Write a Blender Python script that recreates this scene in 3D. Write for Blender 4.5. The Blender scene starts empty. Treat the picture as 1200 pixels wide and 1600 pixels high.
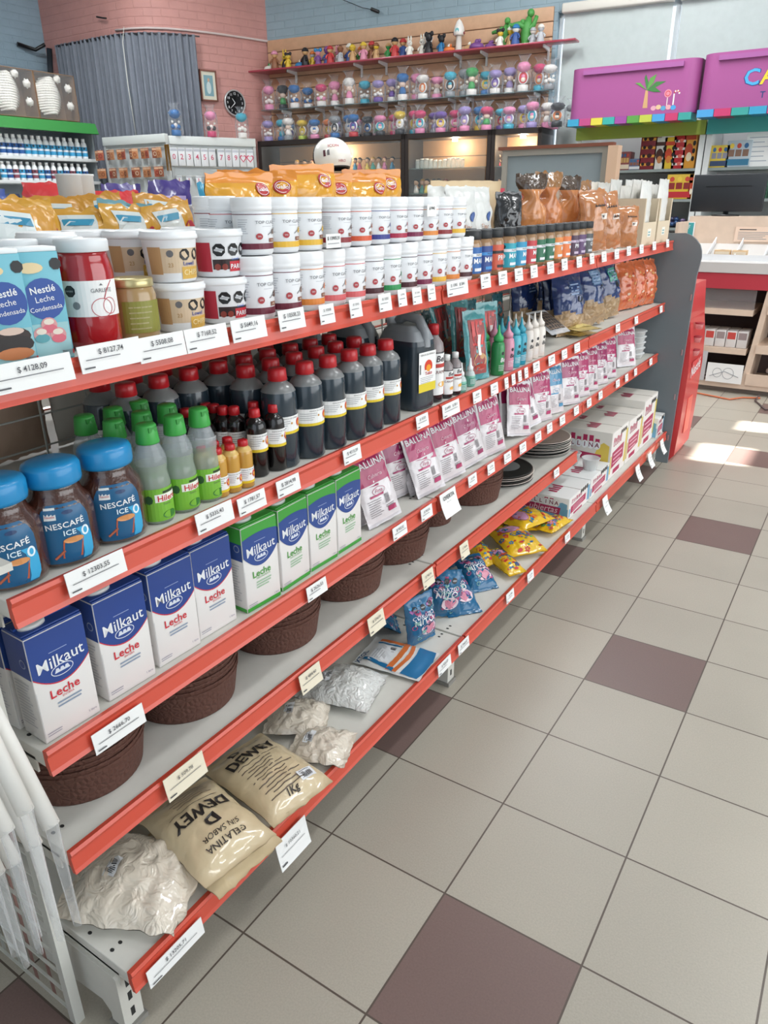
import bpy, bmesh, math, random
from mathutils import Matrix, Vector, Euler, noise
from math import sin, cos, pi, radians, sqrt, atan2
random.seed(7)
SC = bpy.context.scene
COL = SC.collection
# ---------------------------------------------------------------- camera
F = 1145.3                       # focal length in pixels for the 1200 x 1600 frame
RW = [[0.840437, 0.541853, -0.007751], [0.205871, -0.332479, -0.920367], [-0.50128, 0.771915, -0.39098]]
CP = Vector((0.80858, -0.70883, 1.36348))
cam_data = bpy.data.cameras.new('camera'); cam = bpy.data.objects.new('camera', cam_data); COL.objects.link(cam)
cam_data.sensor_fit = 'HORIZONTAL'; cam_data.sensor_width = 36.0; cam_data.lens = F*36.0/1200.0
cam_data.clip_start = 0.02; cam_data.clip_end = 200
r0, r1, r2 = [Vector(r) for r in RW]
m = Matrix((r0, -r1, -r2)).transposed().to_4x4(); m.translation = CP
cam.matrix_world = m
SC.camera = cam
# ---------------------------------------------------------------- exposure, world and lights
SC.view_settings.view_transform = 'Standard'; SC.view_settings.look = 'None'
SC.view_settings.exposure = 0.36; SC.view_settings.gamma = 1.0; SC.view_settings.use_curve_mapping = False
W = bpy.data.worlds.new('sky'); SC.world = W; W.use_nodes = True
W.node_tree.nodes['Background'].inputs[0].default_value = (0.80, 0.90, 1.0, 1)
W.node_tree.nodes['Background'].inputs[1].default_value = 1.15
def area(name, loc, rot, sx, sy, power, color=(1, 1, 1)):
    l = bpy.data.lights.new(name, 'AREA'); l.shape = 'RECTANGLE'; l.size = sx; l.size_y = sy; l.energy = power; l.color = color
    o = bpy.data.objects.new(name, l); o.location = loc; o.rotation_euler = rot; COL.objects.link(o); return o
for lx, ly, pw in ((1.3, 0.4, 14), (1.3, 3.4, 34), (-2.2, 1.2, 26), (-2.2, 4.4, 50), (-5.2, 3.6, 66), (-0.8, 5.4, 52), (2.9, 1.8, 24)):
    area('added_ceiling_lamp', (lx, ly, 4.08), (0, 0, 0), 0.35, 1.3, pw, (0.97, 0.99, 1.0))  # unseen overhead area lamps, added to light the room
area('shop_window_daylight', (4.35, 2.6, 1.7), (0, radians(90), 0), 2.6, 6.5, 120, (0.93, 0.97, 1.0))
sun = bpy.data.lights.new('sun', 'SUN'); sun.energy = 26; sun.angle = radians(0.6); sun.color = (1, 0.96, 0.9)
so = bpy.data.objects.new('sun', sun); COL.objects.link(so)
SUND = Vector((0.80, 0.10, 0.60)).normalized()
so.rotation_euler = SUND.to_track_quat('Z', 'Y').to_euler()

# ---------------------------------------------------------------- helpers: picking points with the camera's geometry
def ray(px, py):
    return (r0*((px-600)/F) + r1*((py-800)/F) + r2).normalized()
def onX(px, py, X):
    d = ray(px, py); return CP + d*((X-CP.x)/d.x)
def onY(px, py, Y):
    d = ray(px, py); return CP + d*((Y-CP.y)/d.y)
def onZ(px, py, Z):
    d = ray(px, py); return CP + d*((Z-CP.z)/d.z)
def yc(px, X, z):
    v = r0 - r2*((px-600)/F)
    return CP.y - (v.x*(X-CP.x) + v.z*(z-CP.z))/v.y
# ---------------------------------------------------------------- materials
MATS = {}
def lin(h):
    if isinstance(h, str):
        c = [int(h[i:i+2], 16)/255 for i in (0, 2, 4)]
    else: c = h
    return tuple(x/12.92 if x <= .04045 else ((x+.055)/1.055)**2.4 for x in c) + (1,)
def mat(h, rough=0.5, metal=0, spec=0.5, alpha=None, bump=None, emit=0, coat=0, vary=0, tag=''):
    key = (h, rough, metal, spec, alpha, bump, emit, coat, vary, tag)
    if key in MATS: return MATS[key]
    mt = bpy.data.materials.new('m_'+str(h)+tag); mt.use_nodes = True
    nt = mt.node_tree; b = nt.nodes['Principled BSDF']
    b.inputs['Base Color'].default_value = lin(h); b.inputs['Roughness'].default_value = rough
    b.inputs['Metallic'].default_value = metal; b.inputs['Specular IOR Level'].default_value = spec
    b.inputs['Coat Weight'].default_value = coat
    if alpha is not None: b.inputs['Alpha'].default_value = alpha
    if emit:
        b.inputs['Emission Color'].default_value = lin(h); b.inputs['Emission Strength'].default_value = emit
    if vary or bump:
        tc = nt.nodes.new('ShaderNodeTexCoord')
    if vary:
        n = nt.nodes.new('ShaderNodeTexNoise'); n.inputs['Scale'].default_value = 18; n.inputs['Detail'].default_value = 3
        nt.links.new(tc.outputs['Object'], n.inputs['Vector'])
        hs = nt.nodes.new('ShaderNodeHueSaturation'); hs.inputs['Color'].default_value = lin(h)
        mr = nt.nodes.new('ShaderNodeMapRange'); mr.inputs[1].default_value = .3; mr.inputs[2].default_value = .7
        mr.inputs[3].default_value = 1-vary; mr.inputs[4].default_value = 1+vary
        nt.links.new(n.outputs['Fac'], mr.inputs[0]); nt.links.new(mr.outputs[0], hs.inputs['Value'])
        nt.links.new(hs.outputs[0], b.inputs['Base Color'])
    if bump:
        kind, sc, st = bump
        if kind == 'noise':
            n2 = nt.nodes.new('ShaderNodeTexNoise'); n2.inputs['Detail'].default_value = 4; out = n2.outputs['Fac']
        elif kind == 'crinkle':
            n2 = nt.nodes.new('ShaderNodeTexNoise'); n2.inputs['Detail'].default_value = 2; n2.inputs['Distortion'].default_value = 1.6; out = n2.outputs['Fac']
        else:
            n2 = nt.nodes.new('ShaderNodeTexVoronoi'); n2.feature = 'DISTANCE_TO_EDGE'; out = n2.outputs['Distance']
        n2.inputs['Scale'].default_value = sc
        nt.links.new(tc.outputs['Object'], n2.inputs['Vector'])
        bp = nt.nodes.new('ShaderNodeBump'); bp.inputs['Strength'].default_value = st; bp.inputs['Distance'].default_value = 0.01
        nt.links.new(out, bp.inputs['Height']); nt.links.new(bp.outputs[0], b.inputs['Normal'])
    MATS[key] = mt; return mt
def clear(h='f4f6f8', dens=0.15, rough=0.1, bump=None):
    """thin clear plastic film: mostly see-through with a gloss"""
    key = ('clear', h, dens, rough, bump)
    if key in MATS: return MATS[key]
    mt = mat(h, rough, spec=0.8, alpha=dens, bump=bump, tag='film'); MATS[key] = mt
    nt = mt.node_tree; b = nt.nodes['Principled BSDF']
    lw = nt.nodes.new('ShaderNodeLayerWeight'); lw.inputs[0].default_value = .32
    for l in list(nt.links):
        if l.to_socket == b.inputs['Normal']: nt.links.new(l.from_socket, lw.inputs['Normal'])
    pw_ = nt.nodes.new('ShaderNodeMath'); pw_.operation = 'POWER'; pw_.inputs[1].default_value = 2.4; nt.links.new(lw.outputs['Facing'], pw_.inputs[0])
    ad = nt.nodes.new('ShaderNodeMath'); ad.operation = 'ADD'; ad.use_clamp = True; ad.inputs[1].default_value = dens
    nt.links.new(pw_.outputs[0], ad.inputs[0]); nt.links.new(ad.outputs[0], b.inputs['Alpha'])
    return mt
WHITE = mat('eceef0', .35); BLACK = mat('16181b', .4); INK = mat('2a2a2e', .6); RED = mat('c8202a', .35)
PAPER = mat('f1f1ef', .7); GREYINK = mat('8f9196', .7); CREAM = mat('e9dfc8', .7); GOLD = mat('c9a35a', .3, .8)
METALW = mat('d4d2ca', .45, vary=.04); LIP = mat('d2503c', .38, coat=.3)
WOOD = mat('c9a582', .55, vary=.06); DARKW = mat('2c2422', .45)
# ---------------------------------------------------------------- mesh builder
_GL = {}
def glyphs(s, bold):
    k = (s, bold)
    if k not in _GL:
        c = bpy.data.curves.new('glyph', 'FONT'); c.body = s; c.size = 1.0; c.align_x = 'CENTER'; c.align_y = 'CENTER'
        c.resolution_u = 2; c.offset = min(bold, .022)*.8; c.space_character = 1+min(bold, .05)*1.5; c.fill_mode = 'FRONT'
        o = bpy.data.objects.new('glyph', c); me = o.to_mesh()
        _GL[k] = ([(v.co.x, v.co.y) for v in me.vertices], [tuple(p.vertices) for p in me.polygons])
        o.to_mesh_clear(); bpy.data.objects.remove(o); bpy.data.curves.remove(c)
    return _GL[k]
def cyl(R, th=0.0, zoff=0.0):
    """surface map of a turned body: u along the skin, v up, off outwards; R may be a function of height"""
    Rf = R if callable(R) else (lambda z: R)
    Rm = Rf(zoff)
    def S(u, v, off=0.0):
        r = Rf(zoff+v)+off; a = th + u/Rm
        return (r*cos(a), r*sin(a), zoff+v)
    S.curved = True; return S
def flat(org, u, v, n=None):
    org = Vector(org); u = Vector(u).normalized(); v = Vector(v).normalized(); n = u.cross(v) if n is None else Vector(n)
    def S(a, b, off=0.0): return tuple(org + u*a + v*b + n*off)
    S.curved = False; return S
class MB:
    def __init__(s): s.v = []; s.f = []; s.mi = []; s.sm = []; s.mats = []; s.T = None
    def add(s, vs, fs, m, smooth=False, T=None):
        if m not in s.mats: s.mats.append(m)
        i = s.mats.index(m); b = len(s.v)
        T = T if T is not None else s.T
        s.v += [tuple(T @ Vector(v)) for v in vs] if T is not None else [tuple(v) for v in vs]
        s.f += [tuple(b+k for k in f) for f in fs]; s.mi += [i]*len(fs); s.sm += [smooth]*len(fs); return s
    def box(s, x0, x1, y0, y1, z0, z1, m, bev=0, T=None):
        if x0 > x1: x0, x1 = x1, x0
        if y0 > y1: y0, y1 = y1, y0
        if z0 > z1: z0, z1 = z1, z0
        if bev:
            bm = bmesh.new(); bmesh.ops.create_cube(bm, size=1)
            for v in bm.verts: v.co = Vector(((x0+x1)/2+v.co.x*(x1-x0), (y0+y1)/2+v.co.y*(y1-y0), (z0+z1)/2+v.co.z*(z1-z0)))
            bmesh.ops.bevel(bm, geom=bm.edges[:], offset=bev, segments=2, affect='EDGES', profile=.5)
            bm.verts.index_update()
            s.add([v.co[:] for v in bm.verts], [[v.index for v in f.verts] for f in bm.faces], m, True, T); bm.free(); return s
        v = [(x, y, z) for x in (x0, x1) for y in (y0, y1) for z in (z0, z1)]
        return s.add(v, [(0, 1, 3, 2), (4, 6, 7, 5), (0, 4, 5, 1), (2, 3, 7, 6), (0, 2, 6, 4), (1, 5, 7, 3)], m, False, T)
    def lathe(s, prof, m, n=20, c=(0, 0, 0), sx=1, sy=1, smooth=True, T=None, ax='z', wob=None, caps=True):
        """prof: list of (r, z); m: one material or one per segment"""
        vs = []; N = len(prof)
        for r, z in prof:
            for k in range(n):
                a = 2*pi*k/n; rr = r*(wob(a, z) if wob else 1)
                p = (rr*cos(a)*sx, rr*sin(a)*sy, z)
                if ax == 'y': p = (p[0], p[2], p[1])
                if ax == 'x': p = (p[2], p[0], p[1])
                vs.append((c[0]+p[0], c[1]+p[1], c[2]+p[2]))
        for i in range(N-1):
            mm = m[i] if isinstance(m, (list, tuple)) else m
            idx = [(i*n+k, i*n+(k+1) % n, (i+1)*n+(k+1) % n, (i+1)*n+k) for k in range(n)]
            if i == 0: faces = []; mats = []
            faces += idx; mats += [mm]*n
        fs = faces; m0 = mats[0]; m1 = mats[-1]
        if caps and prof[0][0] > 1e-5: fs = fs + [tuple(reversed(range(n)))]; mats = mats + [m0]
        if caps and prof[-1][0] > 1e-5: fs = fs + [tuple((N-1)*n+k for k in range(n))]; mats = mats + [m1]
        b0 = len(s.mi)
        s.add(vs, fs, mats[0], smooth, T)
        for q, mm in enumerate(mats):
            if mm not in s.mats: s.mats.append(mm)
            s.mi[b0+q] = s.mats.index(mm)
        if caps and prof[0][0] > 1e-5 and smooth: s.sm[b0+(N-1)*n] = False
        if caps and prof[-1][0] > 1e-5 and smooth: s.sm[-1] = False
        return s
    def ball(s, c, r, m, n=12, k=8, sx=1, sy=1, sz=1, T=None):
        pr = [(r*sin(pi*i/k)+(0 if 0 < i < k else 0), -r*cos(pi*i/k)*sz) for i in range(k+1)]
        return s.lathe(pr, m, n, c, sx, sy, True, T)
    def tube(s, pts, r, m, n=8, T=None):
        pts = [Vector(p) for p in pts]; vs = []; N = len(pts)
        rs = r if isinstance(r, (list, tuple)) else [r]*N
        up = Vector((0, 0, 1))
        for i, p in enumerate(pts):
            d = (pts[min(i+1, N-1)]-pts[max(i-1, 0)]).normalized()
            a = d.cross(up) if abs(d.z) < .95 else d.cross(Vector((1, 0, 0)))
            a.normalize(); b = d.cross(a)
            for k in range(n): vs.append(p + (a*cos(2*pi*k/n) + b*sin(2*pi*k/n))*rs[i])
        fs = [(i*n+k, i*n+(k+1) % n, (i+1)*n+(k+1) % n, (i+1)*n+k) for i in range(N-1) for k in range(n)]
        fs += [tuple(range(n)), tuple((N-1)*n+k for k in range(n))]
        return s.add(vs, fs, m, n > 4, T)
    def grid(s, fn, nu, nv, m, smooth=True, T=None, mfn=None, close=False):
        vs = [fn(i/nu, j/nv) for j in range(nv+1) for i in range(nu+1)]
        fs = [(j*(nu+1)+i, j*(nu+1)+i+1, (j+1)*(nu+1)+i+1, (j+1)*(nu+1)+i) for j in range(nv) for i in range(nu)]
        if mfn:
            b0 = len(s.mi); s.add(vs, fs, m, smooth, T)
            for j in range(nv):
                for i in range(nu):
                    mm = mfn((i+.5)/nu, (j+.5)/nv)
                    if mm is not None:
                        if mm not in s.mats: s.mats.append(mm)
                        s.mi[b0+j*nu+i] = s.mats.index(mm)
            return s
        return s.add(vs, fs, m, smooth, T)
    def prism(s, poly, axis, a0, a1, m, T=None):
        """closed 2-D outline extruded along an axis"""
        n = len(poly)
        def P(q, a):
            return {'x': (a, q[0], q[1]), 'y': (q[0], a, q[1]), 'z': (q[0], q[1], a)}[axis]
        vs = [P(q, a0) for q in poly]+[P(q, a1) for q in poly]
        fs = [(k, (k+1) % n, n+(k+1) % n, n+k) for k in range(n)]+[tuple(reversed(range(n))), tuple(range(n, 2*n))]
        return s.add(vs, fs, m, False, T)
    # ---- printed marks laid on a surface map S
    def rect(s, S, u0, u1, v0, v1, m, off=.0004, nu=None, nv=1):
        nu = nu or (8 if S.curved else 1)
        return s.grid(lambda a, b: S(u0+(u1-u0)*a, v0+(v1-v0)*b, off), nu, nv, m, False)
    def disc(s, S, u, v, ru, rv, m, off=.0008, n=14, ph=0):
        pts = [S(u+ru*cos(2*pi*k/n+ph), v+rv*sin(2*pi*k/n+ph), off) for k in range(n)]
        return s.add(pts, [tuple(range(n))], m)
    def poly(s, S, pts, m, off=.0008):
        return s.add([S(a, b, off) for a, b in pts], [tuple(range(len(pts)))], m)
    def ring(s, S, u, v, ru, rv, w, m, off=.0009, n=18):
        vs = [S(u+(ru-q)*cos(2*pi*k/n), v+(rv-q)*sin(2*pi*k/n), off) for q in (0, w) for k in range(n)]
        return s.add(vs, [(k, (k+1) % n, n+(k+1) % n, n+k) for k in range(n)], m)
    def text(s, S, t, u, v, size, m, off=.0012, bold=.0, rot=0, sx=1.0, sh=0, curve=0):
        gv, gf = glyphs(t, bold); c, q = cos(rot), sin(rot)
        out = []
        for a, b in gv:
            a, b = (a+sh*b)*size*sx, b*size
            b += curve*a*a
            out.append(S(u+a*c-b*q, v+a*q+b*c, off))
        return s.add(out, gf, m)
    def lines(s, S, u0, u1, v0, n, dv, m, h=.0012, off=.0009, seed=0):
        rr = random.Random(seed)
        for k in range(n):
            e = u0+(u1-u0)*rr.uniform(.6, 1.0); s.rect(S, u0, e, v0-k*dv-h, v0-k*dv, m, off, nu=3 if S.curved else 1)
        return s
    def bars(s, S, u0, u1, v0, v1, m, off=.001, n=9):
        w = (u1-u0)/(2*n-1)
        for k in range(n): s.rect(S, u0+2*k*w, u0+(2*k+1)*w, v0, v1, m, off, nu=1)
        return s
    def build(s, name, parent=None, loc=None):
        me = bpy.data.meshes.new(name); me.from_pydata(s.v, [], s.f)
        for mm in s.mats: me.materials.append(mm)
        me.polygons.foreach_set('material_index', s.mi); me.polygons.foreach_set('use_smooth', s.sm)
        me.validate(); me.update()
        o = bpy.data.objects.new(name, me); COL.objects.link(o)
        if parent is not None: o.parent = parent
        if loc is not None: o.location = loc
        return o
def tag(o, label=None, cat=None, group=None, kind=None):
    if label: o['label'] = label
    if cat: o['category'] = cat
    if group: o['group'] = group
    if kind: o['kind'] = kind
    return o
def empty(name, loc=(0, 0, 0), rz=0, label=None, cat=None, group=None):
    o = bpy.data.objects.new(name, None); o.empty_display_size = .05; COL.objects.link(o)
    o.location = loc; o.rotation_euler = (0, 0, rz); return tag(o, label, cat, group)
def struct(name, mb, parent=None):
    o = mb.build(name, parent)
    if parent is None: o['kind'] = 'structure'
    return o
def copy_tree(o, parent=None):
    c = o.copy(); COL.objects.link(c)
    if parent is not None: c.parent = parent
    for ch in KIDS.get(o.name, ()): copy_tree(ch, c)
    return c
KIDS = {}
class Proto:
    """a thing built once; put() uses it the first time and copies it, part by part, afterwards"""
    def __init__(s, root, cat, group): s.root = root; s.used = False; s.hv = None; s.lz = None; s.cat = cat; s.group = group
    def put(s, loc, label, rz=0, rot=None, scale=None, group=None, ground=True):
        if not s.used: o = s.root; s.used = True
        else:
            for ch in s.root.children: KIDS.setdefault(s.root.name, []).append(ch) if ch not in KIDS.get(s.root.name, []) else None
            for ch in s.root.children:
                for g in ch.children:
                    if g not in KIDS.get(ch.name, []): KIDS.setdefault(ch.name, []).append(g)
            o = copy_tree(s.root)
        e = rot if rot is not None else (0, 0, rz); e = Euler(e) if not isinstance(e, Euler) else e
        o.rotation_euler = e
        if scale is not None: o.scale = scale if isinstance(scale, (tuple, list)) else (scale,)*3
        dz = 0
        if ground:
            if e.x == 0 and e.y == 0: dz = s.low()*o.scale[2]
            else:
              M3 = e.to_matrix() @ Matrix.Diagonal(o.scale); dz = min((M3[2][0]*x+M3[2][1]*y+M3[2][2]*z) for x, y, z in s.hull())
        o.location = (loc[0], loc[1], loc[2]+.0012-dz)
        tag(o, label, s.cat, group or s.group); return o
    def hull(s):
        if s.hv is None: s.hv = [tuple(v.co+(c.location if c is not s.root else Vector())) for c in ([s.root] if s.root.type == 'MESH' else list(s.root.children)) for v in c.data.vertices]
        return s.hv
    def low(s):
        if s.lz is None: s.lz = min(p[2] for p in s.hull())
        return s.lz
ORD = ['first', 'second', 'third', 'fourth', 'fifth', 'sixth', 'seventh', 'eighth', 'ninth', 'tenth', 'eleventh', 'twelfth', 'thirteenth', 'fourteenth',
       'fifteenth', 'sixteenth', 'seventeenth', 'eighteenth', 'nineteenth', 'twentieth', 'twenty-first', 'twenty-second', 'twenty-third', 'twenty-fourth', 'twenty-fifth', 'twenty-sixth', 'twenty-seventh', 'twenty-eighth', 'twenty-ninth', 'thirtieth', 'thirty-first', 'thirty-second', 'thirty-third', 'thirty-fourth', 'thirty-fifth']
def nth(i, n=None, frm='the grid end'):
    if n and i == n-1: return 'last from '+frm
    return ORD[i]+' from '+frm

# ================================================================ THE SETTING
T0 = 0.3
def math_node(nt, op, a, b=None, clamp=False):
    n = nt.nodes.new('ShaderNodeMath'); n.operation = op; n.use_clamp = clamp
    for i, q in enumerate((a, b)):
        if q is None: continue
        if isinstance(q, (int, float)): n.inputs[i].default_value = q
        else: nt.links.new(q, n.inputs[i])
    return n.outputs[0]
def floor_material():
    mt = bpy.data.materials.new('floor_tiles'); mt.use_nodes = True; nt = mt.node_tree; b = nt.nodes['Principled BSDF']
    tc = nt.nodes.new('ShaderNodeTexCoord'); sp = nt.nodes.new('ShaderNodeSeparateXYZ'); nt.links.new(tc.outputs['Object'], sp.inputs[0])
    M = lambda op, a, c=None: math_node(nt, op, a, c)
    idx = []; grs = []
    for ax in (0, 1):
        q = M('DIVIDE', sp.outputs[ax], T0); fl = M('FLOOR', q); fr = M('SUBTRACT', q, fl); idx.append(fl)
        e = M('MINIMUM', fr, M('SUBTRACT', 1.0, fr)); grs.append(M('LESS_THAN', e, .0065))
    gr = M('MAXIMUM', grs[0], grs[1])
    def modeq(q, k): return M('COMPARE', M('FLOORED_MODULO', q, 4.0), float(k))
    for n in []: pass
    d1 = M('MULTIPLY', modeq(idx[0], 1), modeq(idx[1], 0)); d2 = M('MULTIPLY', modeq(idx[0], 3), modeq(idx[1], 2))
    dk = M('MAXIMUM', d1, d2)
    wn = nt.nodes.new('ShaderNodeTexWhiteNoise'); wn.noise_dimensions = '2D'; cb = nt.nodes.new('ShaderNodeCombineXYZ')
    nt.links.new(idx[0], cb.inputs[0]); nt.links.new(idx[1], cb.inputs[1]); nt.links.new(cb.outputs[0], wn.inputs['Vector'])
    no = nt.nodes.new('ShaderNodeTexNoise'); no.inputs['Scale'].default_value = 260; no.inputs['Detail'].default_value = 2; nt.links.new(tc.outputs['Object'], no.inputs['Vector'])
    n2 = nt.nodes.new('ShaderNodeTexNoise'); n2.inputs['Scale'].default_value = 2.2; n2.inputs['Detail'].default_value = 5; nt.links.new(tc.outputs['Object'], n2.inputs['Vector'])
    val = M('ADD', M('ADD', M('MULTIPLY', wn.outputs['Value'], .10), M('MULTIPLY', no.outputs['Fac'], .30)), M('ADD', M('MULTIPLY', n2.outputs['Fac'], .22), .69))
    def mix(f, a, c):
        n = nt.nodes.new('ShaderNodeMix'); n.data_type = 'RGBA'; nt.links.new(f, n.inputs[0])
        for i, q in ((6, a), (7, c)):
            if isinstance(q, tuple): n.inputs[i].default_value = q
            else: nt.links.new(q, n.inputs[i])
        return n.outputs[2]
    c = mix(dk, lin('b0a99c'), lin('79645f'))
    hs = nt.nodes.new('ShaderNodeHueSaturation'); nt.links.new(c, hs.inputs['Color']); nt.links.new(val, hs.inputs['Value'])
    c2 = mix(gr, hs.outputs[0], lin('5b5048')); nt.links.new(c2, b.inputs['Base Color'])
    b.inputs['Roughness'].default_value = .38; b.inputs['Specular IOR Level'].default_value = .4
    bp = nt.nodes.new('ShaderNodeBump'); bp.inputs['Strength'].default_value = .5; bp.inputs['Distance'].default_value = .002
    nt.links.new(M('SUBTRACT', 1.0, gr), bp.inputs['Height']); nt.links.new(bp.outputs[0], b.inputs['Normal'])
    return mt
def brick_material(h, name, vert=False):
    mt = bpy.data.materials.new(name); mt.use_nodes = True; nt = mt.node_tree; b = nt.nodes['Principled BSDF']
    tc = nt.nodes.new('ShaderNodeTexCoord'); sp = nt.nodes.new('ShaderNodeSeparateXYZ'); nt.links.new(tc.outputs['Object'], sp.inputs[0])
    cb = nt.nodes.new('ShaderNodeCombineXYZ'); s = math_node(nt, 'ADD', sp.outputs[0], sp.outputs[1]); nt.links.new(s, cb.inputs[0]); nt.links.new(sp.outputs[2], cb.inputs[1])
    br = nt.nodes.new('ShaderNodeTexBrick'); nt.links.new(cb.outputs[0], br.inputs['Vector'])
    br.inputs['Scale'].default_value = 1; br.inputs['Brick Width'].default_value = .26; br.inputs['Row Height'].default_value = .075
    br.inputs['Mortar Size'].default_value = .008; br.inputs['Mortar Smooth'].default_value = .8
    no = nt.nodes.new('ShaderNodeTexNoise'); no.inputs['Scale'].default_value = 7; no.inputs['Detail'].default_value = 6; nt.links.new(tc.outputs['Object'], no.inputs['Vector'])
    hh = math_node(nt, 'ADD', math_node(nt, 'MULTIPLY', br.outputs['Fac'], -.6), math_node(nt, 'MULTIPLY', no.outputs['Fac'], 1.2))
    bp = nt.nodes.new('ShaderNodeBump'); bp.inputs['Strength'].default_value = .55; bp.inputs['Distance'].default_value = .012
    nt.links.new(hh, bp.inputs['Height']); nt.links.new(bp.outputs[0], b.inputs['Normal'])
    hs = nt.nodes.new('ShaderNodeHueSaturation'); hs.inputs['Color'].default_value = lin(h)
    nt.links.new(math_node(nt, 'ADD', math_node(nt, 'MULTIPLY', no.outputs['Fac'], .25), .87), hs.inputs['Value'])
    nt.links.new(hs.outputs[0], b.inputs['Base Color']); b.inputs['Roughness'].default_value = .6
    return mt
BLUEW = brick_material('93a9b4', 'painted_blue_brick'); PINKW = brick_material('cb958e', 'painted_pink_brick')
fl = MB().box(-9, 4.6, -3.6, 8.6, -.05, 0, floor_material()); struct('floor', fl)
struct('ceiling', MB().box(-9, 4.6, -3.6, 8.6, 4.2, 4.3, mat('d9dcdc', .8)))
WRZ = atan2(.099, .995); WE = Vector((cos(WRZ), sin(WRZ), 0)); WN = Vector((sin(WRZ), -cos(WRZ), 0)); W0 = Vector((-2.14, 7.165, 0))
def wp(s, off, z): p = W0 + WE*s + WN*off; return (p.x, p.y, z)
def wpix(px, py, off):
    d = ray(px, py); o = W0 + WN*off; t = (o-CP).dot(WN)/d.dot(WN); q = CP+d*t; return (q-W0).dot(WE), q.z
def wroot(o): o.location = W0; o.rotation_euler = (0, 0, WRZ); return o       # local x along the wall, -y into the room
wb = MB()
OP = (-.13, 3.4, 1.25, 3.0)       # window opening
wb.box(-3.52, OP[0], 0, .15, 0, 4.2, BLUEW); wb.box(OP[0], OP[1], 0, .15, OP[3], 4.2, BLUEW); wb.box(OP[0], OP[1], 0, .15, 0, OP[2], BLUEW); wb.box(OP[1], 6.6, 0, .15, 0, 4.2, BLUEW)
wroot(struct('wall_back', wb))
wf = MB(); AL = mat('c9cdd0', .4, .3)
for s0, s1 in ((OP[0], OP[0]+.03), (.93, .97), (OP[1]-.03, OP[1])): wf.box(s0, s1, .06, .10, OP[2], OP[3], AL)
wf.box(OP[0], OP[1], .06, .10, OP[2], OP[2]+.04, AL); wf.box(OP[0], OP[1], .06, .10, OP[3]-.04, OP[3], AL)
wroot(struct('window_1', wf))
# rounded pink wall
pk = [(-5.614, 6.819), (-5.69, 6.52), (-5.767, 6.25), (-5.84, 6.04), (-5.924, 5.86), (-6.03, 5.69), (-6.166, 5.56), (-6.33, 5.48), (-6.52, 5.45), (-6.75, 5.445), (-7.2, 5.455), (-7.8, 5.47)]
def offset_line(pl, d):
    out = []
    for i, p in enumerate(pl):
        a = Vector(pl[max(i-1, 0)]); b = Vector(pl[min(i+1, len(pl)-1)]); t = (b-a).normalized(); out.append((p[0]+t.y*d, p[1]-t.x*d))
    return out
pw = MB(); n = len(pk); back = offset_line(pk, .15)
vs = [(p[0], p[1], z) for z in (0, 4.2) for p in pk]; pw.add(vs, [(i, i+1, n+i+1, n+i) for i in range(n-1)], PINKW, True)
vs = [(p[0], p[1], z) for z in (0, 4.2) for p in back]; pw.add(vs, [(i, i+1, n+i+1, n+i) for i in range(n-1)], PINKW, True)
struct('wall_pink', pw)
struct('wall_left', MB().box(-7.95, -7.8, -3.6, 5.6, 0, 4.2, brick_material('8fa6b4', 'painted_pale_blue_brick')))
# right wall with two openings that let the sun onto the floor
def sunhole(pt, z=None, X=4.45): k = (X-pt[0])/SUND.x; return pt[1]+SUND.y*k, SUND.z*k
wr = MB(); RW_ = mat('c9cccc', .7)
# (floor patch x0,x1,y0,y1) -> opening in the wall plane x = 4.45
holes = []
for (x0, x1, y0, y1) in ((-.02, .40, 3.55, 3.92), (.10, .42, 4.30, 4.55)):
    ya, zb = sunhole((x0, y0)); yb, za = sunhole((x1, y1)); ya2 = sunhole((x1, y0))[0]
    holes.append(((ya+ya2)/2, (yb+sunhole((x0, y1))[0])/2, min(za, zb), max(za, zb)))
hs_ = sorted(holes); y = -3.6
for (a, b_, c, d) in hs_:
    wr.box(4.45, 4.6, y, a, 0, 4.2, RW_); wr.box(4.45, 4.6, a, b_, 0, c, RW_); wr.box(4.45, 4.6, a, b_, d, 4.2, RW_); y = b_
wr.box(4.45, 4.6, y, 8.6, 0, 4.2, RW_); struct('wall_right', wr)
struct('wall_front', MB().box(-7.9, .9, -3.6, -3.45, 0, 4.2, RW_))  # unseen wall behind the camera, added to keep the near end darker

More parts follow.
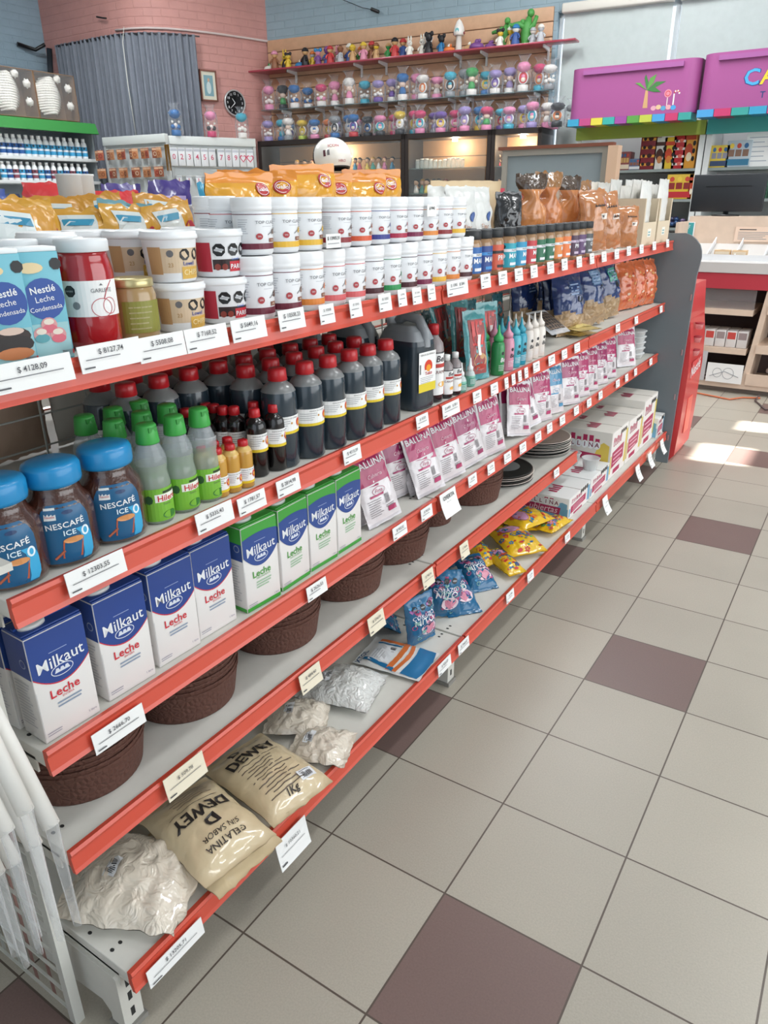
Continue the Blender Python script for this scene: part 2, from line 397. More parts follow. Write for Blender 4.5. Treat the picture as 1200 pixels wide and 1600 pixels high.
# ================================================================ SHELVING GONDOLA (one unit, three bays, two sides)
XU, XB, XM = -.106, -.004, -.50
BAY = [-.256 + 1.2187*k for k in range(4)]
Z1, Z2, Z3, Z4, Z5 = .177, .389, .595, .858, 1.162
G = empty('shelving_gondola', (0, 0, 0), 0, 'long white metal shelving with red front lips filled with groceries along the tiled aisle', 'shelving')
DOT = mat('2b2b2b', .8)
def shelf(y0, y1, z, xf, xb, side=1):
    mb = MB(); g = .004
    mb.box(xb, xf-.004, y0+g, y1-g, z-.028, z, METALW, bev=.002)
    mb.box(xb, xf-.03, y0+g, y0+g+.003, z-.05, z-.02, METALW); mb.box(xb, xf-.03, y1-g-.003, y1-g, z-.05, z-.02, METALW)
    S = flat((0, 0, z), (0, 1, 0), (1, 0, 0), (0, 0, 1))
    for yy in (y0, y1):
        for k, xx in enumerate((.04, .04, .10, .10, .16, .16)):
            q = (.018 if k % 2 else .035)*(1 if yy == y0 else -1)
            mb.disc(S, yy+q, xf-side*(xx+.02), .0035, .0045, DOT, .0003, n=8)
    s = mb.build('shelf', G); s['label'] = 'white perforated metal shelf board'
    l = MB(); a = side
    prof = [(0, .004), (.010, .006), (.013, 0), (.009, -.008), (.012, -.032), (.015, -.039), (.006, -.041), (.003, -.03), (0, -.026)]
    l.prism([(xf+a*(p[0]-.004), z+p[1]) for p in prof], 'y', y0+g, y1-g, LIP)
    o = l.build('ticket_rail', s); o['label'] = 'red ticket rail along the shelf front'
    return s
for k in range(3):
    y0, y1 = BAY[k], BAY[k+1]
    for z in (Z5, Z4, Z3, Z2):
        if z == Z2 and k == 2: continue
        shelf(y0, y1, z, XU, XM+.004)
    shelf(y0, y1, Z1, XB, XM+.004)
    for z in (Z5, Z4, Z3, Z2): shelf(y0, y1, z, -1.0+XU*0+.02, XM-.06, -1)
    shelf(y0, y1, Z1, -1.09, XM-.06, -1)
    cp = MB().box(XM-.055, XM-.001, y0+.004, y1-.004, Z5-.02, Z5-.001, METALW); cp.build('top_strip', G)
    gm = MB(); WIRE = mat('b9bab4', .5, .2); y = y0+.03
    while y < y1-.02: gm.box(XM-.004, XM-.001, y, y+.003, .22, Z5-.03, WIRE); y += .105
    z = .24
    while z < Z5-.05: gm.box(XM-.007, XM-.004, y0+.01, y1-.01, z, z+.003, WIRE); z += .062
    o = gm.build('wire_back', G); o['label'] = 'grey wire mesh back panel'
for k in range(4):
    y = BAY[k]; dy = -.018 if k == 3 else (.018 if k == 0 else 0)
    u = MB().box(XM-.05, XM-.01, y+dy-.014, y+dy+.014, 0, Z5-.03, METALW)
    for q in range(18): u.box(XM-.01, XM-.0095, y+dy-.003, y+dy+.003, .1+q*.055, .12+q*.055, DOT)
    u.build('upright', G)
    for sgn, xf in ((1, -.045), (-1, -1.05)):
        f = MB(); xm = XM-.01 if sgn > 0 else XM-.05
        f.prism([(xm, 0), (xm, .145), (xf, .145), (xf+sgn*.006, .14), (xf+sgn*.006, .004), (xf, 0), (xf-sgn*.03, 0), (xf-sgn*.03, .03), (xf-sgn*.05, .05)], 'y', y+dy-.02, y+dy+.02, METALW)
        if sgn > 0:
            for zz in (.03, .07, .105): f.box(xf+.006, xf+.0065, y+dy-.004, y+dy+.004, zz, zz+.02, DOT)
            f.box(xf-.035, xf+.012, y+dy-.024, y+dy+.024, 0, .012, mat('8d8a84', .6))
        f.build('base_foot', G)
# grey shaped end panel at the far end
ep = [(-1.05, -.0), (-1.05, 1.10), (-.98, 1.18), (-.85, 1.20), (-.20, 1.203), (-.109, 1.201), (-.047, 1.202), (-.02, 1.192), (.006, 1.173), (.028, 1.148), (.039, 1.12), (.043, 1.09), (.041, 1.062), (.033, .997), (.032, .7), (.03, .4), (.028, 0)]
e = MB().prism(ep, 'y', BAY[3]+.004, BAY[3]+.022, mat('757d82', .4)); 
for x, z in ((.022, .88), (.018, .60), (.015, .36), (-.25, .42), (.012, .13)): e.box(x-.002, x+.004, BAY[3]+.001, BAY[3]+.0045, z, z+.03, mat('b78f92', .4))
for z0, x0 in ((.98, .0),): pass
o = e.build('end_panel', G); o['label'] = 'grey end panel with a rounded top corner'
# wire end grid at the near end
eg = MB(); yy = BAY[0]-.03; fr = mat('cfcfc8', .45, .1); rust = mat('8a6a62', .6)
eg.box(-.145, -.127, yy-.012, yy+.006, 0, 1.15, fr)
eg.box(-.88, -.865, yy-.010, yy+.005, 0, 1.15, fr)
for k in range(1, 14): eg.box(-.145-.053*k-.004, -.145-.053*k, yy-.004, yy, .01, 1.14, rust if k < 3 else WIRE)
for k in range(24): eg.box(-.87, -.13, yy-.008, yy-.004, .02+.047*k, .0245+.047*k, fr)
o = eg.build('end_grid', G); o['label'] = 'white wire grid closing the near end'

# ================================================================ RED DISPLAY STAND behind the end panel
rs = empty('red_display_stand', (0, 0, 0), 0, 'tall narrow red display stand with clear red-rimmed cups behind the grey end panel', 'display stand')
RS = mat('cf3a3c', .35, coat=.3)
y0, y1 = BAY[3]+.03, BAY[3]+.40
b = MB().prism([(-.42, 0), (.02, 0), (.052, .04), (.058, .2), (.06, .5), (.05, .66), (.03, .78), (.012, .95), (-.42, .95)], 'y', y0, y1, RS)
b.box(.0585, .0615, y0+.12, y0+.24, .14, .34, mat('e46a5c', .4))
S = flat((.0605, y0+.19, .50), (0, 1, 0), (0, 0, 1))
b.rect(S, -.11, .11, -.05, .05, mat('d8474a', .4)); b.text(S, 'Nestlé', 0, 0, .085, WHITE, bold=.02, rot=.12)
b.build('body', rs)
for k, z in enumerate((.60, .67, .74)):
    c_ = MB().lathe([(.0, 0), (.016, .004), (.022, .03)], clear('e8b0b0', .3), 14, (.062, y0+.10, z-.02)); c_.lathe([(.0225, .03), (.0235, .034), (.0225, .036)], mat('a02030', .4), 14, (.062, y0+.10, z-.02)); c_.build('cup', rs)

# ================================================================ SLAT WALL, RED SHELF, GLASS SHELF, CABINETS along the back wall
SL = mat('cda483', .5, vary=.05); o = MB()
z = 3.05; k = 0
while z > 1.95:
    o.box(-3.48, -.17, -.022, -.001, z-.118, z, SL, bev=.003); z -= .126
o.box(-3.48, -.17, -.012, -.0005, 1.93, 3.04, mat('7a5c48', .7))
sl = wroot(o.build('slatwall_panel')); tag(sl, 'beige wooden slatwall panel with dark grooves on the blue brick wall', 'wall panel')
def wall_shelf(name, s0, s1, z, dep, mt, label, th, nbr, seed):
    r = wroot(empty(name)); tag(r, label, 'shelf')
    b = MB().box(s0, min(s1, -.165), -dep-.02, -.024, z-th, z, mt, bev=.001)
    if s1 > -.165: b.box(-.165, s1, -dep-.02, -.115, z-th, z, mt, bev=.001)
    b.build('board', r)
    for q in nbr:
        b = MB().prism([(-.024, z-th-.11), (-.024, z-th), (-dep*.85, z-th), (-dep*.85, z-th-.022), (-.05, z-th-.035), (-.045, z-th-.11)], 'x', q-.008, q+.008, mat('dfe0de', .4)); b.build('bracket', r)
    return r
ZR, ZG, ZC = 2.73, 2.33, 2.0
ZA, ZB = 1.672, 1.43
wall_shelf('red_shelf', -3.62, .12, ZR, .25, mat('a23a4c', .35, coat=.3), 'long dark red wall shelf carrying small figurines on white brackets', .016, (-3.1, -2.25, -1.95, -1.1, -.82, -.19), 1)
wall_shelf('glass_shelf', -3.45, -.085, ZG, .25, mat('7f9aa0', .08, spec=.8, alpha=.55), 'clear glass wall shelf below the red shelf full of wrapped centrepieces', .008, (-3.2, -2.75, -2.5, -1.95, -1.72, -1.15, -.95, -.25), 2)
# dark glass-fronted display cabinets: three units
def cabinet(s0, s1, label):
    r = wroot(empty('display_cabinet')); tag(r, label, 'display cabinet', 'dark glass-fronted display cabinets on the back wall')
    D = .42
    c = MB(); 
    for a in (s0, s1-.04): c.box(a, a+.04, -D, -.025, 0, ZC, DARKW)
    c.box(s0, s1, -D, -.025, ZC-.05, ZC, DARKW); c.box(s0, s1, -D, -.025, 0, .1, DARKW)
    c.box(s0+.04, s1-.04, -.045, -.03, .1, ZC-.05, mat('b48a66', .5)); c.box(s0+.04, s1-.04, -.047, -.044, 1.79, 1.797, mat('5a4032', .6)); c.build('carcass', r)
    for z in (1.43, 1.672): MB().box(s0+.04, s1-.04, -D+.03, -.05, z-.006, z, mat('6f8f88', .1, spec=.8, alpha=.6)).build('glass_shelf_board', r)
    MB().box(s0+.05, s1-.05, -D-.004, -D+.002, .12, ZC-.06, clear('dfe8ea', .06, .03)).build('glass_door', r)
    MB().lathe([(.03, 0), (.03, .02)], mat('ffe2b0', .5, emit=9), 14, ((s0+s1)/2, -.2, ZC-.075)).build('spot_lamp', r)
    l = bpy.data.lights.new('cabinet_lamp', 'POINT'); l.energy = 5; l.color = (1, .86, .62); l.shadow_soft_size = .03
    lo = bpy.data.objects.new('cabinet_lamp', l); lo.location = ((s0+s1)/2, -.2, ZC-.12); lo.parent = r; COL.objects.link(lo)
cabinet(-3.42, -1.55, 'dark wooden display cabinet with figurines behind the white motorcycle helmet')
cabinet(-1.545, -.60, 'dark wooden display cabinet with two lit glass shelves of dolls, middle one')
cabinet(-.595, -.09, 'dark wooden display cabinet behind the framed grey board')
# blinds
def blind(s0, s1, label):
    r = wroot(empty('roller_blind')); tag(r, label, 'roller blind', 'grey roller blinds over the back window')
    b = MB(); BL = mat('bcc6c4', .8, vary=.03)
    b.grid(lambda a, c: (s0+(s1-s0)*a, -.035+.004*sin(a*14+c*2), 2.98-1.7*c), 30, 6, BL); b.grid(lambda a, c: (s0+(s1-s0)*a, -.032+.004*sin(a*14+c*2), 2.98-1.7*c), 30, 6, BL)
    b.build('fabric', r); MB().box(s0-.02, s1+.01, -.10, -.01, 2.97, 3.05, mat('d9d6cc', .5), bev=.012).build('cassette', r)
blind(-.055, .915, 'grey roller blind over the back window beside the slatwall')
blind(.99, 2.1, 'grey roller blind over the back window above the lettered purple header')
# ================================================================ CURTAIN, CONDUIT, PICTURE, CLOCK, CABLES on the pink wall
cl = offset_line(pk, -.07)[3:]      # from right to left
def along(pl, t):
    L = [0]
    for i in range(1, len(pl)): L.append(L[-1]+(Vector(pl[i])-Vector(pl[i-1])).length)
    d = t*L[-1]
    for i in range(1, len(pl)):
        if d <= L[i] or i == len(pl)-1:
            u = (d-L[i-1])/(L[i]-L[i-1]); a = Vector(pl[i-1]).lerp(Vector(pl[i]), u); tt = (Vector(pl[i])-Vector(pl[i-1])).normalized(); return a, Vector((-tt.y, tt.x))
cur = MB(); CU = mat('7c828d', .85, vary=.05)
def curtain(u, v):
    p, nn = along(cl, .055+u*.82); d = (.032*sin(u*2*pi*27)+.014*sin(u*2*pi*11+1.3+v*1.5))*(.5+.5*v) ; q = p + nn*d
    return (q.x, q.y, 3.0-1.9*v)
cur.grid(curtain, 330, 10, CU); r = empty('curtain', (0, 0, 0), 0, 'long blue-grey pleated curtain hung around the rounded pink wall', 'curtain')
cur.build('fabric', r)
cd = MB(); pts = [along(cl, t/30)[0] for t in range(31)]; cd.tube([(p.x, p.y, 2.99) for p in pts[1:27]], .008, mat('4a4a50', .4, .5)); cd.build('rail', r)
for k in range(26): p = along(cl, .06+k*.0315)[0]; MB().lathe([(.014, -.003), (.014, .003)], mat('4a4a50', .4, .5), 10, (p.x, p.y, 2.985), ax='x').build('ring', r)
tag(MB().tube([(p[0], p[1], 3.045) for p in offset_line(pk, -.015)[:9]], .011, mat('d9c9c6', .5)).build('cable_conduit'), 'thin white cable conduit curving along the pink wall above the curtain', 'conduit')
p = along(cl, .35)[0]; o = MB().tube([(p.x+.0, p.y-.06, 3.04), (p.x+.0, p.y-.1, 2.9), (p.x+.01, p.y-.11, 2.5), (p.x+.05, p.y-.12, 2.0)], .004, mat('d6d6d0', .5)).build('pull_cord', r); o['label'] = 'thin white cord hanging in front of the folds'
def pinkpix(px, py, off):
    """where the pixel's ray meets the pink wall's straight right part, and the wall's facing"""
    a = Vector((-5.614, 6.819, 0)); b = Vector((-5.924, 5.86, 0)); t = (b-a).normalized(); nn = Vector((-t.y, t.x, 0)); 
    if nn.x < 0: nn = -nn
    o = a+nn*off; d = ray(px, py); k = (o-CP).dot(nn)/d.dot(nn); return CP+d*k, atan2(nn.y, nn.x)
P, rz = pinkpix(326, 134, .06)
r = empty('picture_frame', P, rz, 'small framed blue religious picture in a wooden frame on the pink wall', 'picture')
f = MB()
for a in ((-.10, -.085, -.15, .15), (.085, .10, -.15, .15), (-.10, .10, -.15, -.135), (-.10, .10, .135, .15)): f.box(-.01, .012, a[0], a[1], a[2], a[3], mat('7c4a3a', .5))
f.build('frame', r); S = flat((.002, 0, 0), (0, 1, 0), (0, 0, 1)); pc = MB().rect(S, -.085, .085, -.135, .135, mat('d9d6c2', .6)); pc.rect(S, -.055, .055, -.10, .10, mat('7fa5ae', .6), .001); pc.disc(S, 0, -.02, .028, .06, mat('c9d8d6', .6), .0015); pc.disc(S, .002, .055, .014, .018, mat('c7a58a', .6), .0018); pc.build('print', r)
P, rz = pinkpix(367, 161, .055)
r = empty('wall_clock', P, rz, 'round black wall clock with white numerals on the pink wall', 'clock')
f = MB().lathe([(.128, -.018), (.135, 0), (.13, .012), (.12, .014), (.119, .004)], mat('c9c9c9', .3, .6), 36, ax='x', caps=False); f.build('rim', r)
f = MB().lathe([(.0, .003), (.12, .003)], mat('17181c', .4), 36, ax='x'); S = flat((.004, 0, 0), (0, 1, 0), (0, 0, 1))
for h in range(12):
    a = pi/2-h*pi/6; f.text(S, str(12 if h == 0 else h), .092*cos(a), .092*sin(a), .034, WHITE, bold=.02)
f.build('face', r)
for nm, a, L in (('hour_hand', radians(128), .055), ('minute_hand', radians(222), .085)):
    f = MB(); d = Vector((cos(a), sin(a))); q = Vector((-d.y, d.x))*.004
    f.poly(S, [tuple(-q), tuple(d*L-q*.5), tuple(d*L+q*.5), tuple(q)], WHITE, .003); f.build(nm, r)
tag(MB().tube([(-7.77, 5.1, 3.0), (-7.72, 5.28, 2.96), (-7.62, 5.34, 3.01)], .02, BLACK).build('black_hose'), 'black hose end at the corner of the pale blue and pink walls', 'hose')
tag(MB().tube([(-7.62, 5.39, 2.98), (-7.66, 5.38, 2.7), (-7.66, 5.38, 1.9)], .03, mat('2e333a', .5)).build('downpipe'), 'dark vertical pipe in the corner between the curtain and the blue wall', 'pipe')
s_, z_ = wpix(580, 14, .05)
w_ = MB().tube([(s_-.35, -.05, z_+.12), (s_-.1, -.05, z_+.02), (s_+.02, -.05, z_-.01)], .003, BLACK, 5).tube([(s_, -.05, z_), (s_+.09, -.05, z_-.035)], .016, BLACK, 8)
wroot(tag(w_.build('wire_tensioner'), 'short black wire with a tensioner on the blue brick wall above the slatwall', 'wire'))
P, rz = pinkpix(160, 30, .05); d = ray(160, 28); P = CP+d*((5.40-CP.y)/d.y)
tag(MB().tube([(P.x-.09, P.y, P.z+.02), (P.x, P.y, P.z), (P.x+.06, P.y, P.z-.01)], .008, BLACK).build('wire_hook'), 'short dark wire hook fixed to the pink wall above the curtain', 'wire')

# ================================================================ PRODUCT BUILDERS  (local +X faces the aisle, +Y is the viewer's right)
TH = -.35          # labels are turned a little towards the near end
def jar_prof_fn(prof):
    def R(z):
        for (ra, za), (rb, zb) in zip(prof, prof[1:]):
            if za <= z <= zb and zb > za: return ra+(rb-ra)*(z-za)/(zb-za)
        return prof[-1][0]
    return R
def two(name, parts):
    r = empty(name)
    for pn, mb in parts: mb.build(pn, r)
    return r
# ---- TOP jars: tall white plastic pots with a coloured band
def top_jar(col, fruit):
    b = MB().lathe([(.0, 0), (.032, 0), (.035, .006), (.035, .086), (.034, .09)], WHITE, 24)
    l = MB().lathe([(.0335, .088), (.0362, .09), (.0365, .096), (.0360, .098), (.0366, .100), (.0366, .113), (.035, .116), (.031, .1165), (.030, .1145), (0, .1145)], mat('f4f5f6', .3, coat=.2), 24)
    S = cyl(.0352, TH, 0); m = MB(); c = mat(col, .45)
    S0 = cyl(.0352, 0, 0); m.rect(S0, -.088, .062, .012, .024, c, .0002, 20); m.rect(S0, -.088, .062, .0815, .083, c, .0002, 20)
    m.text(S, 'TOP CLASS', .010, .066, .0085, mat('4a4a52', .6), sx=1.05); m.lines(S, -.044, -.024, .072, 7, .0045, mat('b9bcc2', .7))
    m.lines(S, 0, .024, .0585, 1, .003, mat('b9bcc2', .7), h=.0008)
    m.disc(S, -.006, .038, .0065, .0065, mat('b03a40', .5)); m.text(S, 'SIN', -.006, .038, .0045, WHITE)
    m.tube([S(.012, .041, .001), S(.020, .046, .001), S(.030, .050, .001)], .0007, mat('7b7b7e', .4), 5)
    m.disc(S, .028, .047, .006, .0055, mat(fruit, .5), .0012); m.disc(S, .031, .052, .003, .003, mat(fruit, .5), .0014)
    m.rect(S, .014, .031, .026, .034, mat('8a5a48', .5), .0008, 3); m.text(S, '100 g', .0225, .030, .005, CREAM)
    return two('supplement_jar', (('body', b), ('lid', l), ('label', m)))
JARS = {}
def topjar(col, fruit):
    if (col, fruit) not in JARS: JARS[(col, fruit)] = Proto(top_jar(col, fruit), 'jar', 'white flavouring jars on the top shelf')
    return JARS[(col, fruit)]
COLN = {'6e2438': 'maroon', 'e08a3a': 'orange', 'd8686a': 'salmon', '4a2028': 'dark brown', '2f9a58': 'green', '7a1f48': 'purple', 'e8b83a': 'yellow', 'b02a4a': 'crimson', 'd85a34': 'orange-red', '3a3f8e': 'blue', '8e2a30': 'dark red'}
bot = [(400, '6e2438', '5a3a30'), (443, '6e2438', '8a6a5a'), (480, 'e08a3a', 'd9783a'), (512, 'd8686a', 'd89a7a'), (544, 'd8686a', 'd89a7a'), (573, '4a2028', '5a4038'), (602, '2f9a58', '3aa060'),
       (629, '4a2028', '3a2a28'), (651, '7a1f48', 'c04050'), (674, 'e8b83a', 'c8a040'), (694, 'e08a3a', 'a05038'), (714, '4a2028', '3a3030')]
top = [(387, '6e2438', '7a6a60'), (428, 'e8b83a', 'd8b040'), (467, 'e8b83a', 'e8b830'), (513, '8e2a30', '6a4a40'), (546, 'd85a34', 'c06040'), (562, '3a3f8e', '4a4f9e'), (594, 'b02a4a', 'c05060'), (622, '7a1f48', '904060'), (644, 'e08a3a', 'c88040'), (668, '8e2a30', '7a5048'), (688, 'e8b83a', 'b0a050')]
JX = -.150
prev = None
for i, (px, c, f_) in enumerate(bot):
    y = yc(px, JX, Z5+.02); 
    if prev is not None: y = max(y, prev+.0735)
    prev = y
    topjar(c, f_).put((JX, y, Z5), scale=(1, 1, .955), label=f'white lidded jar with {COLN[c]} band in the lower row, {nth(i, 12)}')
    x2 = JX-.0745
    topjar('6e2438', '5a3a30').put((x2, y+.003, Z5), scale=(1, 1, .955), label=f'white lidded jar behind the lower front jar {nth(i, 12)}')
BOTY_END = prev; prev = None
for i, (px, c, f_) in enumerate(top):
    y = yc(px, JX-.02, Z5+.12)
    if prev is not None: y = max(y, prev+.0735)
    prev = y
    topjar(c, f_).put((JX-.004, y, Z5+.1125), scale=(1, 1, .82), label=f'white lidded jar with {COLN[c]} band in the upper row, {nth(i, 11)}')
    topjar('d8686a', '5a3a30').put((JX-.079, y+.003, Z5+.1125), scale=(1, 1, .82), label=f'white lidded jar of the second upper row behind the jar {nth(i, 11)}')
y = yc(330, -.26, Z5+.15)
topjar('8e2a30', '6a4a40').put((-.245, y, Z5+.1125), 'white lidded jar set back beside the red-labelled tubs in the upper row', scale=(1.1, 1.1, .84))
topjar('8e2a30', '6a4a40').put((-.245, y, Z5), 'white lidded jar under the set-back jar beside the red-labelled tubs', scale=(1.1, 1.1, .955))
# ---- peanut butter jars
def pb_jar(col, col2, word):
    pf = [(.0, 0), (.029, 0), (.0335, .005), (.034, .012), (.034, .085), (.0325, .094), (.029, .1), (.029, .104)]
    b = MB().lathe(pf, mat('a07c58', .18, coat=.6), 24)
    l = MB().lathe([(.0305, .101), (.0315, .102), (.0315, .122), (.0300, .124), (0, .124)], mat('24272a', .5), 28, wob=lambda a, z: 1+.008*(sin(a*28) > 0))
    m = MB(); S = cyl(.0342, -.25, 0); S0 = cyl(.0342, 0, 0)
    m.rect(S0, -.085, .055, .014, .082, mat(col, .4), .0003, 24); m.rect(S0, -.085, .055, .058, .066, mat(col2, .45), .0006, 24)
    m.text(S, 'PASTA DE', .006, .062, .0065, mat('30343a', .5), .001, bold=.01); m.text(S, word, .008, .046, .019, WHITE, .001, bold=.03)
    m.bars(S, -.043, -.03, .022, .034, WHITE, .0008, 7); m.disc(S, -.034, .072, .0065, .0065, BLACK, n=8, ph=pi/8); m.disc(S, -.034, .046, .0065, .0065, mat('e8eaec', .5))
    m.rect(S, -.012, .024, .02, .028, mat(col2, .5), .0008, 4)
    return two('peanut_butter_jar', (('glass', b), ('lid', l), ('label', m)))
pbs = [(732, '1f62a8', 'e8ecf0', 'MANI', 'blue label and white stripe'), (749, '24448a', '3f8fd0', 'MANI', 'navy label'), (767, 'd0583c', '2a2426', 'PRO', 'orange and black label'), (787, '22a0b4', 'e8ecf0', 'MANI', 'teal label'), (804, '2a96c0', 'e8ecf0', 'MA', 'light blue label'),
       (820, 'c43a40', 'e8ecf0', 'MA', 'red label'), (834, '1f6a4a', 'e8ecf0', 'M', 'dark green label'), (849, '1f6a4a', 'd8e0e0', 'M', 'dark green label'), (862, 'e08a44', 'e8ecf0', 'M', 'orange label'), (875, 'e07a3c', 'e8ecf0', 'M', 'bright orange label'),
       (888, '4a3048', 'c8b8d0', 'PRO', 'plum label'), (899, '5a3a68', 'c8b8d0', 'PR', 'violet label'), (910, '4a4e50', 'c8ccd0', 'GR', 'grey label')]
prev = None
for i, (px, c, c2, w, nm) in enumerate(pbs):
    y = yc(px, -.15, Z5+.02)
    if prev is not None: y = max(y, prev+.069)
    prev = y
    p = Proto(pb_jar(c, c2, w), 'jar', 'peanut butter jars on the top shelf')
    p.put((-.150, y, Z5), f'black-lidded peanut butter jar with {nm}, {nth(i, 13)}')
    if i in (0, 1, 2): p.put((-.225, y-.02, Z5), f'black-lidded peanut butter jar behind the front one with {nm}')
# ---- cherry jars
def cherry():
    pf = [(.0, 0), (.034, 0), (.0385, .006), (.0395, .012), (.0395, .108), (.037, .122), (.0345, .13), (.0345, .138)]
    b = MB().lathe(pf, mat('a8141e', .12, coat=.8, spec=.6), 30)
    l = MB().lathe([(.0365, .136), (.0375, .137), (.0378, .150), (.0365, .153), (0, .154)], mat('e4e8ea', .35), 30)
    m = MB(); S = cyl(.0398, -.45, 0); m.rect(S, -.055, .045, .048, .098, PAPER, .0003, 18)
    m.text(S, 'GARLETE', .012, .084, .0078, mat('6a6c70', .6)); m.poly(S, [(.009, .091), (.015, .091), (.012, .094)], mat('6a6c70', .6))
    m.disc(S, -.033, .084, .0085, .0085, BLACK, n=8, ph=pi/8); m.disc(S, -.033, .084, .007, .0075, mat('3a3c40'), .001, n=8, ph=pi/8); m.text(S, 'EXCESO', -.033, .084, .003, WHITE)
    m.disc(S, -.026, .064, .0055, .0055, mat('8a8c90')); m.ring(S, .010, .060, .016, .0135, .0009, mat('b83040')); m.ring(S, .022, .062, .011, .012, .0009, mat('b83040'))
    m.tube([S(.014, .072, .001), S(.020, .085, .001), S(.030, .097, .001)], .0006, mat('b83040'), 5)
    return two('cherry_jar', (('glass', b), ('lid', l), ('label', m)))
P = Proto(cherry(), 'jar', 'jars of red cherries')
P.put((-.172, yc(143, -.172, Z5+.05), Z5), 'tall glass jar of red cherries with white lid and heart-drawn label, front one')
for px, x, t in ((60, -.236, 'second'), (25, -.24, 'third'), (150, -.245, 'fourth')):
    pass
P.put((-.250, -.060, Z5), 'tall jar of red cherries directly behind the blue milk cartons')
P.put((-.255, .022, Z5), 'tall jar of red cherries behind the front cherry jar')
P.put((-.250, -.142, Z5), 'tall jar of red cherries at the grid end of the top shelf')
# ---- condensed milk cartons
def nes(kind):
    h = .142; w = .056; d = .042
    b = MB().box(-d/2, d/2, -w/2, w/2, 0, h, mat('6fb8c8', .4), bev=.0015)
    S = flat((d/2, 0, 0), (0, 1, 0), (0, 0, 1)); m = MB()
    m.rect(S, -w/2+.002, w/2-.002, .002, .05, mat('9ac8cc', .5)); m.disc(S, 0, .082, .027, .027, mat('1f4a9a', .4), .0008, 20)
    m.text(S, 'Nestlé', -.001, .094, .0125, WHITE, .0014, bold=.02, rot=.1); m.text(S, 'Leche', 0, .082, .011, WHITE, .0014, rot=.1); m.text(S, 'Condensada', 0, .070, .0088, WHITE, .0014, rot=.1)
    m.disc(S, .022, .126, .008, .008, BLACK, n=8, ph=pi/8); m.disc(S, -.012, .122, .017, .007, mat('e8cfa0', .5)); m.rect(S, .012, .028, .006, .012, mat('c83a3a'))
    if kind: 
        for u, v in ((-.012, .036), (.010, .034), (0, .048)): m.disc(S, u, v, .011, .010, mat('d89a9a', .5), .001); m.disc(S, u, v-.005, .010, .006, mat('5aa0a8' if u < 0 else 'd86a7a', .5), .0012); m.disc(S, u, v+.004, .007, .004, mat('e8dccc', .5), .0013)
    else:
        m.disc(S, 0, .04, .024, .012, mat('2a1a16', .4), .001); m.disc(S, 0, .03, .026, .012, mat('1a1210', .4), .0012); m.disc(S, 0, .047, .016, .005, mat('d8c0b0', .5), .0014); m.disc(S, 0, .018, .024, .008, mat('c07a4a', .5), .0014)
    t = MB().box(-d/2, d/2, -w/2+.001, w/2-.001, h, h+.006, mat('e8eef0', .4), bev=.001)
    return two('condensed_milk_carton', (('carton', b), ('front_print', m), ('top_seam', t)))
Proto(nes(1), 'milk carton', None).put((-.150, yc(67, -.15, Z5+.05), Z5), 'light blue condensed milk carton with pink cupcakes, beside the front cherry jar', rot=(0, 0, -.22))
Proto(nes(0), 'milk carton', None).put((-.148, yc(8, -.148, Z5+.05), Z5), 'light blue condensed milk carton with a dark cake at the grid end', rz=-.22)
b = MB().lathe([(0, 0), (.024, 0), (.026, .01), (.026, .09), (.02, .11), (.012, .118)], mat('6f9a3a', .4), 16).lathe([(.013, .118), (.013, .132), (0, .133)], mat('e0e0d8'), 12)
b.lathe([(.0262, .02), (.0262, .05)], mat('1f4a8a', .4), 16); tag(b.build('green_bottle', loc=(-.200, yc(40, -.200, Z5+.05), Z5)), 'green bottle half hidden between the two light blue milk cartons', 'bottle')
# ---- dulce jar with gold lid
pf = [(.0, 0), (.032, 0), (.0355, .005), (.036, .012), (.036, .068), (.033, .077), (.031, .082)]
b = MB().lathe(pf, mat('a88a5c', .2, coat=.6), 26); l = MB().lathe([(.0335, .080), (.034, .081), (.034, .091), (.032, .093), (0, .093)], mat('c9bc8a', .3, .7), 26)
m = MB(); S = cyl(.0362, -.35); m.rect(S, -.03, .05, .012, .06, mat('8a8a3a', .45), .0004, 14); m.lines(S, -.02, .02, .052, 5, .008, mat('a8a070'), h=.002)
Proto(two('caramel_jar', (('glass', b), ('lid', l), ('label', m))), 'jar', None).put((-.175, yc(212, -.175, Z5+.03), Z5), 'small glass jar of light brown caramel with gold lid and green label')
